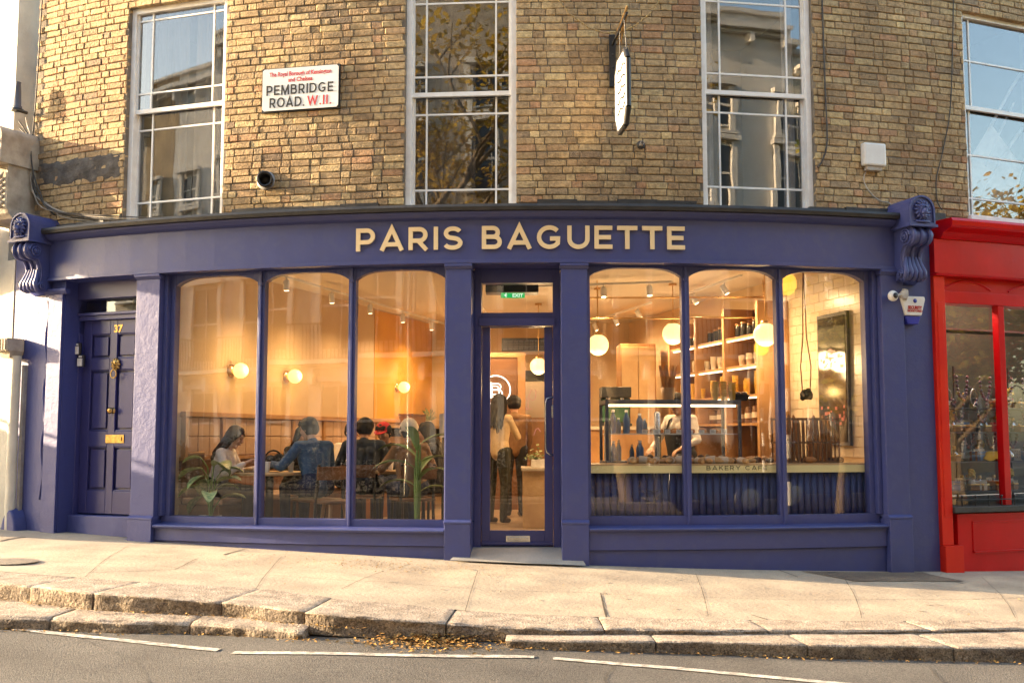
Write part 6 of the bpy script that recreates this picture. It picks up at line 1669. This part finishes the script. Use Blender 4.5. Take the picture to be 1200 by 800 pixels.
# slatted bread crates with baguettes
def crate(s0, lab):
    t = thing('bread_crate', lab, 'crate', W(s0, .848, -.45), 'slatted bread crates'); w_, h_, dd = .29, .46, .2
    T_, N_ = TN(s0); rr = random.Random(int(s0*10))
    def Q(x, y, z): return W(s0, .848+z, -.45)+T_*x+N_*y
    b = MB()
    for k in range(7):
        x = -w_/2+w_*k/6
        for y in (-dd/2, dd/2): b.obox(Q(x, y, h_/2), T_*.008, N_*.004, Vector((0, 0, h_/2)))
    for z in (.01, h_*.45, h_-.012):
        for y in (-dd/2-.009, dd/2+.009): b.obox(Q(0, y, z), T_*(w_/2+.01), N_*.004, Vector((0, 0, .01)))
        for x in (-w_/2-.012, w_/2+.012): b.obox(Q(x, 0, z), T_*.004, N_*(dd/2), Vector((0, 0, .01)))
    b.build('slats', M['oakd'], t)
    for k in range(6):
        g = thing('baguette', 'golden baguette standing in '+('the left' if s0 < 2.7 else 'the right')+' slatted crate', 'bread', Q(-.11+.045*k, rr.uniform(-.05, .05), .01), 'baguettes in the crates')
        b = MB(); p0_ = Q(-.11+.045*k, rr.uniform(-.05, .05), .01); p1_ = Q(-.1+.04*k+rr.uniform(-.03, .03), rr.uniform(-.05, .05), .43+rr.uniform(0, .07)); b.tube([p0_.lerp(p1_, q) for q in (0, .1, .3, .5, .7, .9, 1)], [.012, .024, .027, .028, .027, .023, .008], 8); b.build('loaf', M['bread'], g)
crate(2.47, 'slatted timber bread crate on the window counter, the left of the pair'); crate(2.84, 'slatted timber bread crate on the window counter, the right of the pair')
# shelving on the right wall with cups
sh = thing('cup_shelving', 'orange timber shelving with cups against the right-hand wall', 'shelves', RW(3.2, 0, .2))
b = MB()
for t0 in (1.85, 2.75, 3.6, 4.5): wb(b, RW, t0, t0+.06, 0, 2.72, .01, .42)
b.build('upright', M['oak'], sh, .004)
SHZ = [1.28, 1.62, 1.98, 2.34]
for z in SHZ: b = MB(); wb(b, RW, 1.92, 4.5, z-.03, z, .02, .40); b.build('shelf_board', M['oak'], sh)
b = MB()
for z in SHZ[1:]: wb(b, RW, 1.95, 4.45, z-.045, z-.032, .36, .38)
b.build('shelf_light', M['led'], sh)
b = MB(); wb(b, RW, 1.9, 4.5, .0, 2.72, .001, .009); b.build('back_panel', M['oakd'], sh)
def cupstack(m, n=5):
    t = thing('cup_stack', 'x', 'cups', (0, 0, 0), 'stacks of paper cups on the shelving'); b = MB()
    for k in range(n): b.lathe([(.028, k*.03), (.04, k*.03+.085), (.043, k*.03+.085), (.043, k*.03+.09), (.036, k*.03+.09)], (0, 0, 0), 12)
    b.build('nested_cups', m, t); return t
sp = [(RW(2.05+.105*i, SHZ[1]+.002, .16+.1*(i % 3)), 0) for i in range(22) if i not in (7, 15)]
spread(cupstack(M['cupy']), sp, 'stack of yellow paper cups on the middle shelf of the timber shelving', .25)
sp = [(RW(2.05+.1*i, SHZ[2]+.002, .2+.08*(i % 2)), 0) for i in range(22) if i % 7]
spread(cupstack(M['cupw'], 3), sp, 'short stack of white paper cups on the upper shelf of the timber shelving')
p = lathe_thing('glass_jar', 'jar', 'jars on the shelving', [(.045, 0), (.05, .01), (.05, .14), (.04, .16)], M['screen'], 'jar_body', ([(.045, .161), (.045, .185), (0, .186)], 'lid', M['oak']))
spread(p, [(RW(2.1+.16*i, SHZ[3]+.002, .22), 0) for i in range(14)], 'dark glass jar with a wooden lid on the top shelf of the timber shelving')
p = lathe_thing('coffee_bag', 'bag', 'coffee bags on the shelving', [(.05, 0), (.055, .02), (.05, .15), (.04, .19), (.01, .2)], M['brownc'], 'bag_body', ([(.056, .06), (.056, .12)], 'label', M['cupw']))
spread(p, [(RW(2.1+.2*i, SHZ[0]+.002, .22), 0) for i in range(11)], 'brown coffee bag with a pale label on the lowest shelf of the timber shelving')
# cups and basket on top of the case
t2 = [(D(838, 468, 11.45), 4), (D(848, 468, 11.5), 6), (D(858, 468, 11.45), 3)]
p = cupstack(M['cupy'], 5); p['group'] = 'stacks of paper cups on the display case'
spread(p, [(Vector((q.x, q.y, zB+.002)), 0) for q, _ in t2], 'stack of yellow paper cups standing on top of the display case')
q = D(868, 468, 11.5); t = thing('bread_basket', 'dark round basket of buns on top of the display case', 'basket', (q.x, q.y, zB)); b = MB(); b.lathe([(.07, .001), (.1, .06), (.09, .06), (0, .02)], (q.x, q.y, zB), 16); b.build('basket', M['velvet'], t); b = MB()
for k in range(5): b.ball((q.x+.045*math.cos(k*1.3), q.y+.045*math.sin(k*1.3), zB+.065), .032, 7)
b.build('buns', M['choc'], t)
q = D(783, 468, 11.5); t = thing('baguette_basket', 'basket of orange baguettes fanned out on top of the display case', 'basket', (q.x, q.y, zB)); b = MB(); b.lathe([(.06, .001), (.08, .14), (.07, .14), (0, .02)], (q.x, q.y, zB), 16); b.build('basket', M['oak'], t)
for k in range(7): b = MB(); a = k*.9; b.tube([(q.x+.02*math.cos(a), q.y+.02*math.sin(a), zB+.03), (q.x+.06*math.cos(a), q.y+.04*math.sin(a), zB+.24), (q.x+.1*math.cos(a), q.y+.06*math.sin(a), zB+.38)], [.014, .022, .008], 7); b.build('baguette', M['bread'], t)
# coffee machine, green board, back cupboards
t = thing('coffee_machine', 'black coffee machine with green panel at the back of the shop', 'coffee machine', D(722, 470, 14.2)); p, q = D(705, 478, 14.2), D(740, 453, 14.2)
b = MB(); b.box((p.x, 14.2, q.z-.14), (q.x, 14.6, q.z)); b.box((p.x, 14.35, p.z-.2), (q.x, 14.6, q.z-.142)); b.box((p.x, 14.15, p.z-.24), (q.x, 14.6, p.z-.202)); b.build('body', M['blackm'], t, .01)
b = MB(); b.box((p.x+.02, 14.34, p.z-.18), (q.x-.02, 14.348, q.z-.16)); b.build('front_panel', M['green'], t)
b = MB()
for k in range(2): b.tube([(p.x+.1+.18*k, 14.25, q.z-.143), (p.x+.1+.18*k, 14.25, q.z-.2)], .03, 10); b.tube([(p.x+.1+.18*k, 14.25, q.z-.18), (p.x+.1+.18*k, 14.08, q.z-.19)], .012, 8)
b.build('brew_head', M['steel'], t)
t = thing('back_counter', 'timber back counter under the coffee machine', 'counter', (1.7, 14.4, 0)); b = MB(); b.box((.75, 14.0, 0), (2.3, 14.7, p.z-.29)); b.build('body', M['oak'], t); b = MB(); b.box((.73, 13.98, p.z-.288), (2.32, 14.72, p.z-.242)); b.build('worktop', M['tile'], t)
t = thing('tall_cupboard', 'tall orange timber cupboard at the back right', 'cupboard', (1.9, 16.2, 0)); b = MB(); b.box((1.62, 15.9, 0), (2.15, 16.5, 2.5)); b.build('carcass', M['oak'], t, .004); b = MB(); b.box((1.64, 15.875, .1), (1.88, 15.898, 2.45)); b.box((1.89, 15.875, .1), (2.13, 15.898, 2.45)); b.build('door', M['paleoak'], t, .004)
# dark screen on the tiled wall
t = thing('wall_screen', 'tall dark glossy panel on the tiled right-hand wall', 'screen', RW(.85, 1.0, .02)); b = MB(); wb(b, RW, .56, 1.16, 1.02, 2.46, .012, .05); b.build('frame', M['slate'], t, .004); b = MB(); wb(b, RW, .59, 1.13, 1.06, 2.42, .051, .056); b.build('glass', M['screen'], t)
b = MB(); rr = random.Random(2)
for k in range(40): a_ = rr.uniform(.62, 1.08); z_ = rr.choice((1.3, 1.36, 1.9, 1.95, 2.0))+rr.uniform(-.06, .06); wb(b, RW, a_, a_+rr.uniform(.02, .06), z_, z_+rr.uniform(.015, .04), .0565, .058)
b.build('painted_reflection', M['berry'], t)  # red flecks painted on as the street's reflection in the glossy panel
t = thing('hanging_utensils', 'black pouch hanging on long cords before the tiled wall', 'utensils', D(945, 460, 11.3)); p = D(945, 462, 11.3); b = MB(); b.ball(p, .07, 8, (1, .6, .8))
for k in range(7): b.ball(p+Vector((.04*math.cos(k), 0, .04*math.sin(k*1.7))), .03, 5)
b.build('pouch', M['velvet'], t); b = MB(); top = D(943, 395, 11.3)
for k in (-1, 1): b.tube([p+Vector((k*.04, 0, .03)), p+Vector((k*.055, 0, .3)), Vector((top.x+k*.02, 11.3, top.z)), Vector((top.x, 11.3, 3.02))], .007, 5)
b.build('cord', M['brownc'], t)
t = thing('price_board', 'pale framed notice at the right edge of the third window pane', 'notice', LW(6.9, 1.1, .1)); q = D(519, 500, 12.2); b = MB(); b.box((q.x-.04, 12.2, q.z-.12), (q.x+.05, 12.22, q.z+.15)); b.build('sheet', M['plastic'], t); b = MB(); b.tube([(q.x, 12.22, 0), (q.x, 12.22, q.z-.12)], .015, 6); b.lathe([(.12, 0), (.12, .015), (0, .02)], (q.x, 12.22, 0), 14); b.build('stand', M['blackm'], t)
# ================================================================= PEOPLE
import numpy as np
M['skin'] = mat('skin', (.50, .29, .19), .55, (.45, .25, .16), ns=20)
M['hair'] = mat('black hair', (.009, .007, .006), .65, (.02, .015, .012), ns=40, bump=.003, bs=120, spec=.2)
M['hairb'] = mat('brown hair', (.045, .018, .01), .65, (.02, .009, .006), ns=40, bump=.003, bs=120, spec=.2)
M['w_shirt'] = mat('white cloth', (.72, .68, .64), .85, (.62, .56, .52), ns=12, bump=.004, bs=18)
M['denim'] = mat('blue denim', (.055, .12, .22), .85, (.03, .07, .15), ns=14, bump=.004, bs=18)
M['jeans'] = mat('dark jeans', (.02, .035, .09), .85, (.012, .02, .055), ns=14, bump=.004, bs=18)
M['cream'] = mat('cream knit', (.6, .45, .27), .9, (.52, .38, .22), ns=16, bump=.005, bs=24)
M['olive'] = mat('dark olive cloth', (.04, .038, .022), .85, (.025, .024, .015), ns=10, bump=.004, bs=18)
M['navyj'] = mat('dark navy jacket', (.025, .04, .06), .8, (.015, .025, .04), ns=10, bump=.004, bs=18)
M['darkc'] = mat('black cloth', (.015, .014, .016), .85, (.025, .022, .022), ns=10, bump=.004, bs=18)
M['camel'] = mat('brown coat', (.26, .14, .06), .9, (.19, .1, .045), ns=10, bump=.005, bs=20)
M['redc'] = mat('red cap', (.5, .02, .03), .8, (.4, .015, .02), ns=10)
M['knitw'] = mat('white knitted hat', (.72, .66, .55), .95, (.6, .54, .44), ns=30, bump=.006, bs=60)
M['eye'] = mat('eye', (.03, .02, .015), .2); M['lip'] = mat('lips', (.4, .13, .1), .5)
def remesh_obj(parts, name, mats_, voxel, parent, smooth=4, regions=None, local=True):
    """parts: list of (p0,r0,p1,r1,region,scale-fn or None). union by voxel remesh, then colour by nearest part"""
    mb = MB()
    for p0, r0, p1, r1, reg, xf in parts:
        p0, p1 = Vector(p0), Vector(p1); L = (p1-p0).length; ax = (p1-p0).normalized() if L > 1e-5 else Vector((0, 0, 1))
        prof = [(0.0, -r0)]+[(r0*math.sin(PI*k/12), -r0*math.cos(PI*k/12)) for k in range(1, 6)]+[(r0, 0)]
        prof += [(r1, L)]+[(r1*math.sin(PI*k/12), L-r1*math.cos(PI*k/12)) for k in range(7, 12)]+[(0.0, L+r1)]
        mb2 = MB(); mb2.lathe(prof, (0, 0, 0), 14, (0, 0, 1))
        q = ax.to_track_quat('Z', 'Y').to_matrix()
        vs = [q@v+p0 for v in mb2.v]
        if xf: vs = [xf(v) for v in vs]
        mb.add(vs, mb2.f, True)
    me = bpy.data.meshes.new('tmp'); me.from_pydata(mb.v, [], mb.f)
    bm = bmesh.new(); bm.from_mesh(me); bmesh.ops.remove_doubles(bm, verts=bm.verts, dist=1e-5); bmesh.ops.recalc_face_normals(bm, faces=bm.faces); bm.to_mesh(me); bm.free()
    o = bpy.data.objects.new('tmp', me); COL.objects.link(o)
    md = o.modifiers.new('r', 'REMESH'); md.mode = 'VOXEL'; md.voxel_size = voxel; md.use_smooth_shade = True
    if smooth: m2 = o.modifiers.new('s', 'SMOOTH'); m2.factor = .5; m2.iterations = smooth
    dg = bpy.context.evaluated_depsgraph_get(); nm = bpy.data.meshes.new_from_object(o.evaluated_get(dg)); bpy.data.objects.remove(o); bpy.data.meshes.remove(me)
    nm.name = name
    nm.materials.clear()
    for k in mats_: nm.materials.append(k)
    if len(mats_) > 1:
        n = len(nm.polygons); c = np.empty(n*3); nm.polygons.foreach_get('center', c); c = c.reshape(-1, 3); best = np.full(n, 1e9); idx = np.zeros(n, int)
        for p0, r0, p1, r1, reg, xf in parts:
            if xf: p0, p1 = xf(Vector(p0)), xf(Vector(p1))
            a = np.array(p0); d = np.array(p1)-a; L2 = max(1e-9, d@d); t = np.clip(((c-a)@d)/L2, 0, 1); dist = np.linalg.norm(c-a-t[:, None]*d, axis=1)-(r0+(r1-r0)*t)
            m_ = dist < best; best[m_] = dist[m_]; idx[m_] = reg
        nm.polygons.foreach_set('material_index', idx.astype(np.int32))
    nm.polygons.foreach_set('use_smooth', [True]*len(nm.polygons))
    ob = bpy.data.objects.new(name, nm); COL.objects.link(ob); ob.parent = parent; ORG[ob] = Vector((0, 0, 0)); return ob
def lib(parent, name, m, mb):
    ORG[parent] = Vector((0, 0, 0)); return mb.build(name, m, parent)
def person(label, x, y, face, seat=None, lean=0., hl=(0, .3, 0), hr=(0, .3, 0), top='w_shirt', bot='jeans', hair='hair', style='long', hyaw=0., hpitch=0., scale=1., cap=None, bulk=1., apron=False, phone=False, z0=0., fem=True, long_top=False, voxel=.0065):
    """face: world direction (dx,dy) looked at. local +Y forward, +X right. hl/hr: wrists (local, relative to shoulder centre height origin at floor)"""
    t = thing('person', label, 'person', (x, y, z0)); rz = math.atan2(face[1], face[0])-PI/2; t.rotation_euler = (0, 0, rz); t.scale = (scale,)*3
    V = Vector; Pp = []
    SK, TO, BO, SH = 0, 1, 2, 3
    if seat is None: pel = V((0, 0, .93))
    else: pel = V((0, 0, seat+.10))
    ln = Matrix.Rotation(-lean, 3, 'X')
    def up(v): return pel+ln@V(v)
    sw = (.155 if fem else .185)*1.0
    waist, chest, neck0, neck1, hc = up((0, 0, .16)), up((0, .005, .33)), up((0, -.005, .45)), up((0, .012, .53)), up((0, .035, .615))
    k = bulk
    A = lambda p0, r0, p1, r1, g, xf=None: Pp.append((tuple(p0), r0, tuple(p1), r1, g, xf))
    # torso
    for sx in (-1, 1):
        A(up((sx*.075, 0, .0)), .095*k, up((sx*.06, .005, .16)), .085*k, BO if not long_top else TO)
        A(up((sx*.06, .005, .12)), .09*k, up((sx*.08, .01, .33)), .1*k, TO)
        A(up((sx*.08, .01, .33)), .1*k, up((sx*(sw-.02), -.005, .415)), .062*k, TO)
        A(up((0, 0, .41)), .07*k, up((sx*sw, -.005, .415)), .06*k, TO)
        if fem: A(up((sx*.07, .085, .29)), .045, up((sx*.07, .07, .30)), .05, TO)
    A(up((0, 0, -.02)), .1*k, up((0, .0, .3)), .1*k, TO)
    if top in ('denim', 'navyj', 'camel'): A(up((0, -.02, .43)), .06, up((0, .0, .47)), .055, TO)
    A(neck0, .05, neck1, .046, SK)
    # head
    H = Matrix.Rotation(-lean*.4-hpitch, 3, 'X'); H = Matrix.Rotation(hyaw, 3, 'Z')@H
    def hp(v): return hc+H@V(v)
    def xf_head(v):
        q = v-hc; q = H.transposed()@q; q = V((q.x*.80, q.y*.98, q.z*1.08)); return hc+H@q
    A(hc, .098, hc, .0979, SK, xf_head)
    A(hp((0, .028, -.06)), .058, hp((0, .052, -.088)), .034, SK); A(hp((0, .09, .012)), .010, hp((0, .108, -.018)), .0135, SK)
    A(hp((0, .09, -.045)), .013, hp((0, .093, -.05)), .012, SK)
    for sx in (-1, 1):
        A(hp((sx*.079, -.005, .012)), .012, hp((sx*.083, -.008, -.022)), .010, SK); A(hp((sx*.012, .086, .03)), .013, hp((sx*.04, .078, .034)), .011, SK); A(hp((sx*.038, .062, -.02)), .026, hp((sx*.04, .06, -.03)), .022, SK)
    A(neck1, .046, hp((0, -.01, -.05)), .05, SK)
    # arms
    wr = []
    for sx, tg in ((-1, hl), (1, hr)):
        S = up((sx*sw, -.005, .415)); T = V(tg); d = T-S; L1, L2 = .275, .245; L = min(d.length, L1+L2-.005); T = S+d.normalized()*L
        a = (L1*L1-L2*L2+L*L)/(2*L); h = math.sqrt(max(0, L1*L1-a*a)); pole = V((sx*.8, -.35, -1.)); dn = d.normalized(); pole = (pole-dn*pole.dot(dn)).normalized(); E = S+dn*a+pole*h
        A(S, .056*k, E, .043*k, TO); A(E, .043*k, T.lerp(E, .12), .032*k, TO); A(T.lerp(E, .1), .025, T, .022, SK)
        hd = (T-E).normalized(); side = hd.cross(V((0, 0, 1))); side = side.normalized() if side.length > .1 else V((1, 0, 0)); pn = side.cross(hd).normalized()
        pc = T+hd*.05
        for q in (-.022, -.008, .008, .022): A(T+hd*.012+side*q*.7, .015, T+hd*.078+side*q*1.15, .0125, SK)
        for i_, (q, fl) in enumerate(((-.031, .06), (-.0105, .075), (.0105, .08), (.031, .068))):
            b0 = T+hd*.08+side*q; b1 = b0+(hd*.9-pn*.35).normalized()*fl*.5; b2 = b1+(hd*.6-pn*.8).normalized()*fl*.5
            A(b0, .0098, b1, .0088, SK); A(b1, .0088, b2, .0076, SK)
        ts = -sx; b0 = T+hd*.02+side*ts*.022; b1 = b0+(hd*.6+side*ts*.6-pn*.2).normalized()*.042; b2 = b1+(hd*.9+side*ts*.1-pn*.35).normalized()*.03
        A(b0, .014, b1, .0115, SK); A(b1, .0115, b2, .009, SK); wr.append((T, hd, side, pn))
    # legs
    for sx in (-1, 1):
        hip = pel+V((sx*.088, 0, -.01))
        if seat is None: kn = V((sx*.09+.01*sx, .03, .49)); an = V((sx*.095, -.02, .09))
        else: kn = V((sx*.12, .42, seat+.07)); an = V((sx*.12, .40, .09))
        A(hip, .098*k, kn, .064, BO); A(kn, .062, kn.lerp(an, .35), .058, BO); A(kn.lerp(an, .35), .058, an, .048, BO)
        A(an+V((0, -.02, -.035)), .038, an+V((0, .15, -.05)), .034, SH)
    mats_ = [M['skin'], M[top], M[bot], M['blackm']]
    for i in range(len(Pp)):   # waist belongs to the top when seated
        pass
    body = remesh_obj(Pp, 'body', mats_, voxel, t)
    # eyes, brows, lips
    e = MB()
    for sx in (-1, 1): e.ball(hp((sx*.03, .081, .012)), .0105, 6, (1.2, .6, .7), (H@V((1, 0, 0)), H@V((0, 1, 0)), H@V((0, 0, 1)))); e.tube([hp((sx*.015, .093, .036)), hp((sx*.032, .09, .042)), hp((sx*.05, .078, .036))], .004, 5)
    lib(t, 'eyes', M['eye'], e)
    e = MB(); e.tube([hp((-.024, .086, -.05)), hp((0, .102, -.048)), hp((.024, .086, -.05))], [.003, .0065, .003], 6); lib(t, 'lips', M['lip'], e)
    # hair
    Hh = []
    B_ = lambda p0, r0, p1, r1: Hh.append((tuple(p0), r0, tuple(p1), r1, 0, None))
    for q in ((0, -.02, .045, .088), (.03, -.01, .04, .075), (-.03, -.01, .04, .075), (0, -.035, 0, .082), (0, .025, .075, .055), (.035, -.03, -.01, .06), (-.035, -.03, -.01, .06)): B_(hp(q[:3]), q[3], hp(q[:3]), q[3])
    if style == 'long':
        for i in range(15):
            a = PI+PI*(i/14)*1.1-.16; rx, ry = .085*math.cos(a), .08*math.sin(a)
            p0_ = hp((rx, ry+.0, .02)); fl = up((rx*1.35, -.085+ry*.35-.02*math.cos(i*2), .36+.03*math.sin(i*3))); mid_ = hp((rx*1.12, ry-.01, -.09))
            B_(p0_, .026, mid_, .026); B_(mid_, .026, fl, .018); B_(fl, .018, fl+V((.01*math.sin(i), .0, -.09-.04*math.sin(i*1.9))), .006)
        for sx in (-1, 1): B_(hp((sx*.06, .06, .055)), .02, hp((sx*.082, .02, -.04)), .016)
    else:
        for i in range(11): a = PI+PI*i/10; B_(hp((.07*math.cos(a), .07*math.sin(a), 0)), .022, hp((.06*math.cos(a), .06*math.sin(a)-.01, -.055)), .014)
        for i in range(5): B_(hp((-.05+.025*i, .06, .085)), .02, hp((-.055+.028*i, .083, .062)), .012)
    ho = remesh_obj(Hh, 'hair', [M[hair]], .007, t, 2)
    if cap == 'cap':
        c = MB(); c.lathe([(.092, .02), (.094, .05), (.08, .1), (.045, .13), (0, .138)], hp((0, -.005, 0)), 20, H@V((0, 0, 1))); pts = [hp((.085*math.cos(a), .06+.09*math.sin(a), .035-.02*math.sin(a))) for a in [PI*i/10 for i in range(11)]]; c.prism(pts, [p_+H@V((0, 0, .008)) for p_ in pts]); lib(t, 'cap', M['redc'], c)
    if cap == 'bonnet':
        c = MB(); c.ball(hp((0, -.02, .045)), .113, 12, (.9, 1.02, 1.0), (H@V((1, 0, 0)), H@V((0, 1, 0)), H@V((0, 0, 1)))); c.lathe([(.099, -.0), (.106, .015), (.099, .03)], hp((0, 0, .0)), 20, H@V((0, .25, 1))); lib(t, 'knitted_hat', M['knitw'], c)
    if apron:
        c = MB(); c.grid(lambda u, v: up((-.15+.3*u, .12+.045*math.sin(PI*u)+.012*math.sin(v*9), -.3+.62*v)), 12, 12); c.grid(lambda u, v: up((-.15+.3*u, .125+.045*math.sin(PI*u)+.012*math.sin(v*9), -.3+.62*v)), 12, 12)
        for sx in (-1, 1): c.tube([up((sx*.12, .13, .3)), up((sx*.09, .09, .42)), up((sx*.06, -.02, .47))], .012, 5)
        lib(t, 'apron', M['darkc'], c)
    if phone:
        T, hd, side, pn = wr[1]; p = thing('phone', 'dark phone held by the standing woman', 'phone', (0, 0, 0)); Rm = Matrix.Rotation(rz, 3, 'Z'); wp = V((x, y, z0))+Rm@((T+hd*.1+pn*.0)*scale); ORG[p] = wp; p.location = wp; c = MB(); hx = Rm@hd; sd = Rm@side; pp = Rm@pn; c.obox(wp, sd*.035, hx*.07, pp*.004); c.build('case', M['blackm'], p, .003); c = MB(); c.obox(wp+pp*.0052, sd*.032, hx*.066, pp*.0006); c.build('screen', M['screen'], p)
    return t
def ch(x, y, face, lab): chair(x-.02*face[0], y-.02*face[1], math.atan2(face[1], face[0])-PI/2, lab)
person('seated woman with long brown hair in a white top, head bowed over the table', -3.22, 11.66, (1, -.1), .47, .30, (-.22, .42, .80), (.16, .40, .86), 'w_shirt', 'darkc', 'hairb', 'long', 0, .35, .97)
person('seated woman with dark hair and black top beyond the table, facing the man in denim', -2.64, 13.05, (.72, -.7), .47, .22, (-.15, .36, .78), (.15, .36, .78), 'darkc', 'darkc', 'hair', 'long', -.1, .15, .97)
f_ = (-.72, .69); person('seated man with short black hair in a blue denim jacket, leaning on the table', -2.10, 11.62, f_, .47, .22, (-.30, .42, .80), (.2, .40, .80), 'denim', 'jeans', 'hair', 'short', .35, .12, 1.03, bulk=1.12, fem=False); ch(-2.10, 11.62, f_, 'dark cafe chair under the man in the denim jacket')
f_ = (.05, 1); person('seated person in a dark navy jacket with short dark hair, back to the window', -1.72, 12.35, f_, .47, .16, (-.22, .38, .78), (.22, .38, .78), 'navyj', 'jeans', 'hair', 'short', 0, .1, 1.03, bulk=1.15, fem=False); ch(-1.72, 12.35, f_, 'dark cafe chair under the person in the navy jacket')
f_ = (-.6, -.8); person('seated person in a red cap and dark top, facing the window', -1.50, 13.45, f_, .47, .2, (-.2, .36, .78), (.2, .36, .78), 'darkc', 'jeans', 'hair', 'short', .2, .2, 1.0, cap='cap', fem=False); ch(-1.50, 13.45, f_, 'dark cafe chair under the person in the red cap')
f_ = (.75, -.65); person('seated person with dark hair and white collar partly hidden by the second mullion', -2.12, 13.75, f_, .47, .12, (-.2, .36, .78), (.2, .36, .78), 'w_shirt', 'jeans', 'hair', 'short', 0, .1, 1.0, fem=False)
f_ = (-.35, .94); person('seated person in a brown coat and white knitted hat, back to the window', -1.10, 11.82, f_, .47, .2, (-.24, .40, .80), (.22, .40, .80), 'camel', 'jeans', 'hairb', 'short', .1, .15, 1.0, cap='bonnet', bulk=1.12, long_top=True); ch(-1.10, 11.82, f_, 'dark cafe chair under the person in the brown coat')
f_ = (-1, .1); person('seated person in a black coat at the right of the third pane', -.86, 12.75, f_, .47, .2, (-.2, .38, .78), (.2, .38, .78), 'darkc', 'darkc', 'hair', 'long', 0, .15, 1.0, bulk=1.1); ch(-.86, 12.75, f_, 'dark cafe chair under the person in the black coat')
person('standing woman with long dark hair and cream jumper seen from behind through the door', -.19, 13.9, (.45, .9), None, .03, (-.16, .24, 1.12), (.10, .34, 1.16), 'cream', 'olive', 'hair', 'long', 0, .25, 1.0, long_top=True, phone=True)
person('standing person in a brown coat beyond the woman in the cream jumper', .04, 15.1, (-.2, 1), None, .05, (-.21, .1, .80), (.21, .14, .80), 'camel', 'darkc', 'hair', 'short', 0, .1, 1.02, long_top=True, fem=False)
person('bakery worker in a white shirt and black apron behind the display case', 2.02, 12.65, (-.75, -.66), None, .12, (-.22, .30, 1.0), (.22, .32, 1.0), 'w_shirt', 'darkc', 'hair', 'short', 0, .3, .98, apron=True, fem=False)
# ================================================================= SKY, SUN, CAMERA
SUN_DIR = Vector((1, -.13, -math.tan(math.radians(13.5)))).normalized()   # the way light travels
w = bpy.data.worlds.new('World'); sc.world = w; w.use_nodes = True; nt = w.node_tree
sky = nt.nodes.new('ShaderNodeTexSky'); sky.sky_type = 'NISHITA'; sky.sun_disc = False
to = -SUN_DIR
sky.sun_elevation = math.asin(to.z); sky.sun_rotation = math.atan2(to.x, to.y)
sky.air_density = 1.2; sky.dust_density = 2.0
bg = nt.nodes['Background']; bg.inputs['Strength'].default_value = .145
nt.links.new(sky.outputs[0], bg.inputs['Color'])
l = bpy.data.lights.new('sun', 'SUN'); l.energy = 4.4; l.angle = math.radians(.6); l.color = (1, .74, .46)
o = bpy.data.objects.new('sun', l); COL.objects.link(o); o.rotation_euler = SUN_DIR.to_track_quat('-Z', 'Y').to_euler()
cam = bpy.data.cameras.new('camera'); co = bpy.data.objects.new('camera', cam); COL.objects.link(co)
co.location = (0, 0, CZ); co.rotation_euler = (PI/2+TH, 0, 0); cam.lens = 37.5; cam.sensor_width = 36; cam.clip_end = 2000; sc.camera = co
sc.view_settings.view_transform = 'Standard'; sc.view_settings.look = 'None'; sc.view_settings.exposure = EXPO; sc.view_settings.gamma = 1
sc.cycles.use_denoising = True
sc.cycles.max_bounces = 8; sc.cycles.transparent_max_bounces = 16; sc.cycles.diffuse_bounces = 4; sc.cycles.glossy_bounces = 4
sc.cycles.sample_clamp_indirect = 6; sc.cycles.caustics_reflective = False; sc.cycles.caustics_refractive = False
sc.render.film_transparent = False
